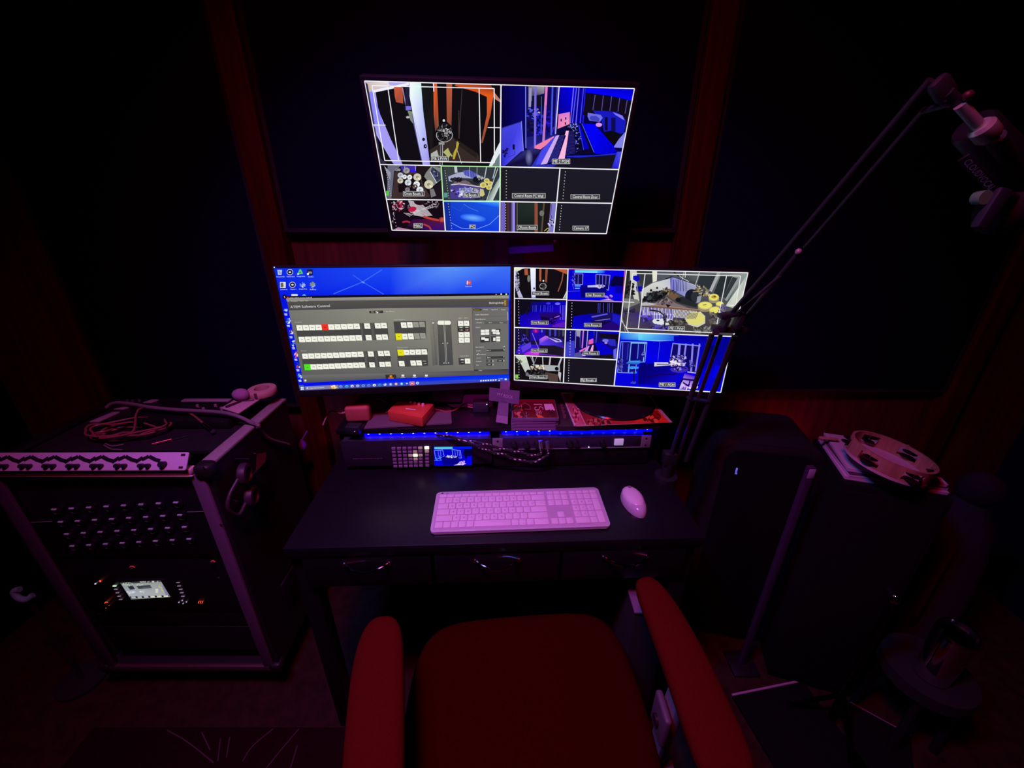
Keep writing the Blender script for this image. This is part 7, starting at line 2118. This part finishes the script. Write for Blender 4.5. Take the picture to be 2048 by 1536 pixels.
for k in range(3):
    t = thing('booklet', ('bottom', 'middle', 'top')[k] + ' pale booklet in the stack under the tambourine', 'booklet', cb_c + Vector((0, 0, 0.8205 + k * 0.0105)), RT + R((0, 2, -1.5)[k]), 'booklets under the tambourine')
    s_ = (1.0, 0.97, 0.95)[k]
    MB().box((0, 0, 0.005), (0.222 * s_, 0.205 * s_, 0.0085), 0.002).build('pages', mat('pale_pages', (0.62, 0.5, 0.66), 0.7), t)
    MB().box((0, 0, 0.0097), (0.223 * s_, 0.206 * s_, 0.001)).build('cover', mat('booklet_cover', ((0.62, 0.45, 0.62), (0.1, 0.05, 0.08), (0.60, 0.5, 0.6))[k], 0.6) if k == 0 else mat('booklet_cover_%s' % ('dark' if k == 1 else 'pale'), ((0.1, 0.05, 0.08) if k == 1 else (0.60, 0.5, 0.6)), 0.6), t, smooth=False)

tb = thing('tambourine', 'round wooden tambourine lying tilted on the booklets', 'tambourine', (0, 0, 0))
TC = at_z(1779, 921, 0.888)
TM = Matrix.Translation((TC.x + 0.004, TC.y + 0.008, 0.8535 + 0.040)) @ Matrix.Rotation(R(10), 4, 'Y') @ Matrix.Rotation(R(3), 4, 'X') @ Matrix.Rotation(R(20), 4, 'Z')
rin, rout, hh2 = 0.085, 0.091, 0.0205
fr = MB()
NS = 72
slots = [(k * 60, 17) for k in range(6)]


def in_slot(deg):
    return any(abs((deg - s + 180) % 360 - 180) < w_ for s, w_ in slots)


fr.lathe([(rin, -hh2), (rout, -hh2), (rout, -0.0115), (rin, -0.0115)], NS, closed=True)
fr.lathe([(rin, 0.0115), (rout, 0.0115), (rout, hh2), (rin, hh2)], NS, closed=True)
for k in range(6):
    a0, a1 = k * 60 + 15, k * 60 + 45
    n_ = 8
    sec = [[fr.bm.verts.new((r_ * math.cos(R(a0 + (a1 - a0) * j / n_)), r_ * math.sin(R(a0 + (a1 - a0) * j / n_)), z_)) for r_, z_ in ((rin, -0.0115), (rout, -0.0115), (rout, 0.0115), (rin, 0.0115))] for j in range(n_ + 1)]
    for a, c in zip(sec, sec[1:]):
        for q_ in range(4):
            fr.bm.faces.new((a[q_], a[(q_ + 1) % 4], c[(q_ + 1) % 4], c[q_]))
    fr.bm.faces.new(sec[0]); fr.bm.faces.new(sec[-1][::-1])
fr.xf(TM).build('wooden_hoop', wood_light, tb)
MB().lathe([(0.0005, -hh2 - 0.001), (rout + 0.0005, -hh2 - 0.001), (rout + 0.0005, -hh2 + 0.006), (rin - 0.0005, -hh2 + 0.002), (0.0005, -hh2 + 0.001)], NS).xf(TM).build('drum_skin', mat('tambourine_skin', (0.62, 0.42, 0.48), 0.6, noise=0.15, scale=25), tb)
for k in range(6):
    a = R(k * 60)
    for z_ in (-0.0035, 0.0035):
        j = MB().lathe([(0.0015, 0), (0.008, 0.0002), (0.016, 0.0022), (0.0165, 0.0027), (0.008, 0.0009), (0.0015, 0.0007)], 24, Matrix.Translation(((rin + rout) / 2 * math.cos(a), (rin + rout) / 2 * math.sin(a), z_)) @ (Matrix.Rotation(R(180), 4, 'X') if z_ < 0 else Matrix.Identity(4)))
        j.xf(TM).build('jingle', mat('jingle_steel', (0.12, 0.07, 0.08), 0.35, 0.9), tb)
    MB().cyl(((rin + rout) / 2 * math.cos(a), (rin + rout) / 2 * math.sin(a), -0.0115), ((rin + rout) / 2 * math.cos(a), (rin + rout) / 2 * math.sin(a), 0.0115), 0.0014, None, 8).xf(TM).build('pin', chrome, tb)
sc = at_z(1668, 874, 0.834)
st_ = thing('drumstick', 'short pale stick lying behind the tambourine', 'drumstick', (0, 0, 0))
MB().cyl(at_z(1641, 876, 0.862), at_z(1676, 879, 0.862), 0.0055, 0.004, 12).ball(at_z(1641, 876, 0.862), 0.0055, 10).build('shaft', wood_light, st_)

# padded gig bag at the right edge
gbp = at_y(1930, 1080, 0.80)
gg = thing('gig_bag', 'soft dark padded bag leaning at the right edge behind the chrome stand', 'bag', (1.37, 0.985, 0), R(-30))
bagm = mat('bag_cloth', (0.020, 0.010, 0.022), 0.9, bump=0.5, scale=120)
MB().lathe([(0.001, 0.0), (0.10, 0.0), (0.125, 0.03), (0.13, 0.15), (0.12, 0.35), (0.105, 0.50), (0.085, 0.60), (0.055, 0.66), (0.03, 0.685), (0.001, 0.69)], 32, Matrix.Diagonal((1, 0.65, 1, 1))).build('body', bagm, gg)
MB().ball((0.012, -0.0, 0.725), (0.052, 0.040, 0.055), 20).build('top_pocket', bagm, gg)
MB().tube([Vector((0, -0.06, 0.55)), Vector((-0.02, -0.10, 0.45)), Vector((-0.02, -0.105, 0.30)), Vector((0, -0.07, 0.2))], 0.008, 8).build('strap', bagm, gg)

# chrome stand at the lower right
cs = thing('chrome_stand', 'chrome drum stand with a clamp in the dark lower right', 'stand', (0, 0, 0))
c_top = at_y(1788, 1200, 0.74)
c_x, c_y = c_top.x, 0.74
MB().cyl((c_x, c_y, 0.05), (c_x, c_y, c_top.z), 0.0095, None, 18).build('pole', mat('dark_chrome', (0.10, 0.10, 0.11), 0.2, 1.0), cs)
MB().ball((c_x, c_y, c_top.z + 0.004), (0.012, 0.012, 0.017), 16).build('wing_nut', chrome, cs)
MB().box((c_x + 0.012, c_y - 0.004, c_top.z - 0.03), (0.02, 0.012, 0.02), 0.004).build('clamp', mat('dark_chrome', (0.10, 0.10, 0.11), 0.2, 1.0), cs)
for k in range(3):
    a = R(30 + 120 * k)
    MB().cyl((c_x, c_y, 0.16), (c_x + 0.10 * math.cos(a), c_y + 0.10 * math.sin(a), 0.012), 0.007, None, 12).ball((c_x + 0.10 * math.cos(a), c_y + 0.10 * math.sin(a), 0.012), 0.0118, 10).build('leg', mat('dark_chrome', (0.10, 0.10, 0.11), 0.2, 1.0), cs)

tmb = thing('chrome_cup', 'shiny chrome travel cup standing on a black stool at the lower right', 'cup', (0, 0, 0))
t0, t1 = at_z(1838, 1352, 0.33), at_y(1866, 1262, 0.70)
cy_ = t0.y + 0.03
u0, u1 = at_y(1850, 1350, cy_), at_y(1872, 1262, cy_)
MB().lathe([(0.001, u0.z), (0.034, u0.z), (0.038, u0.z + 0.004), (0.044, u1.z - 0.02), (0.043, u1.z - 0.008), (0.040, u1.z), (0.036, u1.z), (0.034, u1.z - 0.01), (0.001, u1.z - 0.012)], 40, Matrix.Translation((u0.x + 0.016, cy_, 0))).build('body', chrome, tmb)
sl = thing('stool', 'black stool under the chrome cup', 'stool', (u0.x + 0.03, cy_ + 0.02, 0))
MB().cyl((0, 0, u0.z - 0.040), (0, 0, u0.z - 0.0005), 0.105, None, 40).build('seat', black_matte, sl)
for k in range(4):
    a = R(45 + 90 * k)
    MB().cyl((0.08 * math.cos(a), 0.08 * math.sin(a), u0.z - 0.04), (0.095 * math.cos(a), 0.095 * math.sin(a), 0.0), 0.011, None, 12).build('leg', black_metal, sl)

# white box below the desk, bag next to it, mat and rug
wb = thing('pale_box', 'narrow upright box, top painted pale as if lit, standing under the right end of the desk', 'box', (0, 0, 0))
MB().box((0.356, 0.815, 0.272), (0.088, 0.20, 0.544), 0.004).build('carton', black_matte, wb)  # black carton and paler lid: shaded front and lit top as colours
MB().box((0.356, 0.815, 0.5475), (0.092, 0.206, 0.007), 0.002).build('lid', mat('lit_top_card', (0.15, 0.10, 0.17), 0.7), wb)
pbp = at_z(1412, 1210, 0.06)
pb_ = thing('paper_bag', 'small dim carrier bag on the floor right of the desk', 'bag', (pbp.x, pbp.y + 0.04, 0))
MB().box((0, 0, 0.145), (0.085, 0.10, 0.285), 0.012, (0, R(-3), 0)).build('bag', mat('mauve_paper', (0.20, 0.10, 0.14), 0.8, noise=0.2), pb_)
MB().tube([Vector((-0.02, -0.01, 0.28)), Vector((-0.015, -0.01, 0.33)), Vector((0.01, -0.01, 0.33)), Vector((0.015, -0.01, 0.28))], 0.0025, 6).build('handle', mat('mauve_paper', (0.20, 0.10, 0.14), 0.8, noise=0.2), pb_)

ft1 = thing('floor_mat', 'black floor mat with a pale front edge to the right of the chair', 'mat', (0, 0, 0))
fa, fb_ = at_z(1465, 1391, 0.012), at_z(1606, 1362, 0.012)
d_ = (fb_ - fa).normalized()
nrm = Vector((-d_.y, d_.x, 0))
MB().prism([(v.x, v.y) for v in (fa, fb_, fb_ - nrm * 0.45, fa - nrm * 0.45)], 0.0, 0.012, 0.002).build('rubber_sheet', mat('black_rubber', (0.005, 0.005, 0.006), 0.9, spec=0.1), ft1)
MB().cyl(fa + nrm * 0.002, fb_ + nrm * 0.002, 0.0035, None, 8).build('edge_trim', mat('pale_trim', (0.45, 0.3, 0.42), 0.5), ft1)
fc, fd = at_z(1700, 1405, 0.012), at_z(1822, 1472, 0.012)
ft2 = thing('floor_mat', 'second black floor mat at the lower right near the stool', 'mat', (0, 0, 0))
d2 = (fd - fc).normalized()
n2 = Vector((-d2.y, d2.x, 0))
MB().prism([(v.x, v.y) for v in (fc, fd, fd - n2 * 0.30, fc - n2 * 0.30)], 0.0, 0.012, 0.002).build('rubber_sheet', mat('black_rubber', (0.005, 0.005, 0.006), 0.9, spec=0.1), ft2)
MB().cyl(fc + n2 * 0.002, fd + n2 * 0.002, 0.0018, None, 8).build('edge_trim', mat('dim_trim', (0.25, 0.12, 0.22), 0.5), ft2)

rug = thing('rug', 'dark red rug with a pale branching line pattern at the lower left', 'rug', (0, 0, 0))
MB().box((-0.80, 0.51, 0.005), (1.0, 0.44, 0.010), 0.003).build('pile', mat('wine_rug', (0.018, 0.003, 0.006), 0.95, spec=0.05, noise=0.3, scale=80, bump=0.6), rug)
ZL = lambda x, y: (x / 2.926, 1300 + y / 2.926)
tw = MB()
for pts in ([(1250, 660), (1100, 540), (980, 470), (700, 400)], [(1230, 585), (1180, 480), (1140, 400)], [(1230, 510), (1228, 400)], [(1275, 650), (1290, 520), (1325, 380)], [(1325, 630), (1345, 510), (1400, 400), (1480, 290)], [(1420, 650), (1480, 560), (1600, 460), (1710, 350)], [(1700, 690), (1740, 560), (1760, 420), (1795, 320)], [(1560, 690), (1640, 590), (1750, 460)]):
    P = [at_z(*ZL(*c), 0.0105) for c in pts]
    P = [v for v in P if -1.28 < v.x < -0.31 and 0.30 < v.y < 0.725]
    if len(P) > 1:
        tw.tube(P, 0.0016, 6, 4)
tw.build('branch_pattern', mat('rug_lines', (0.10, 0.06, 0.07), 0.9), rug)
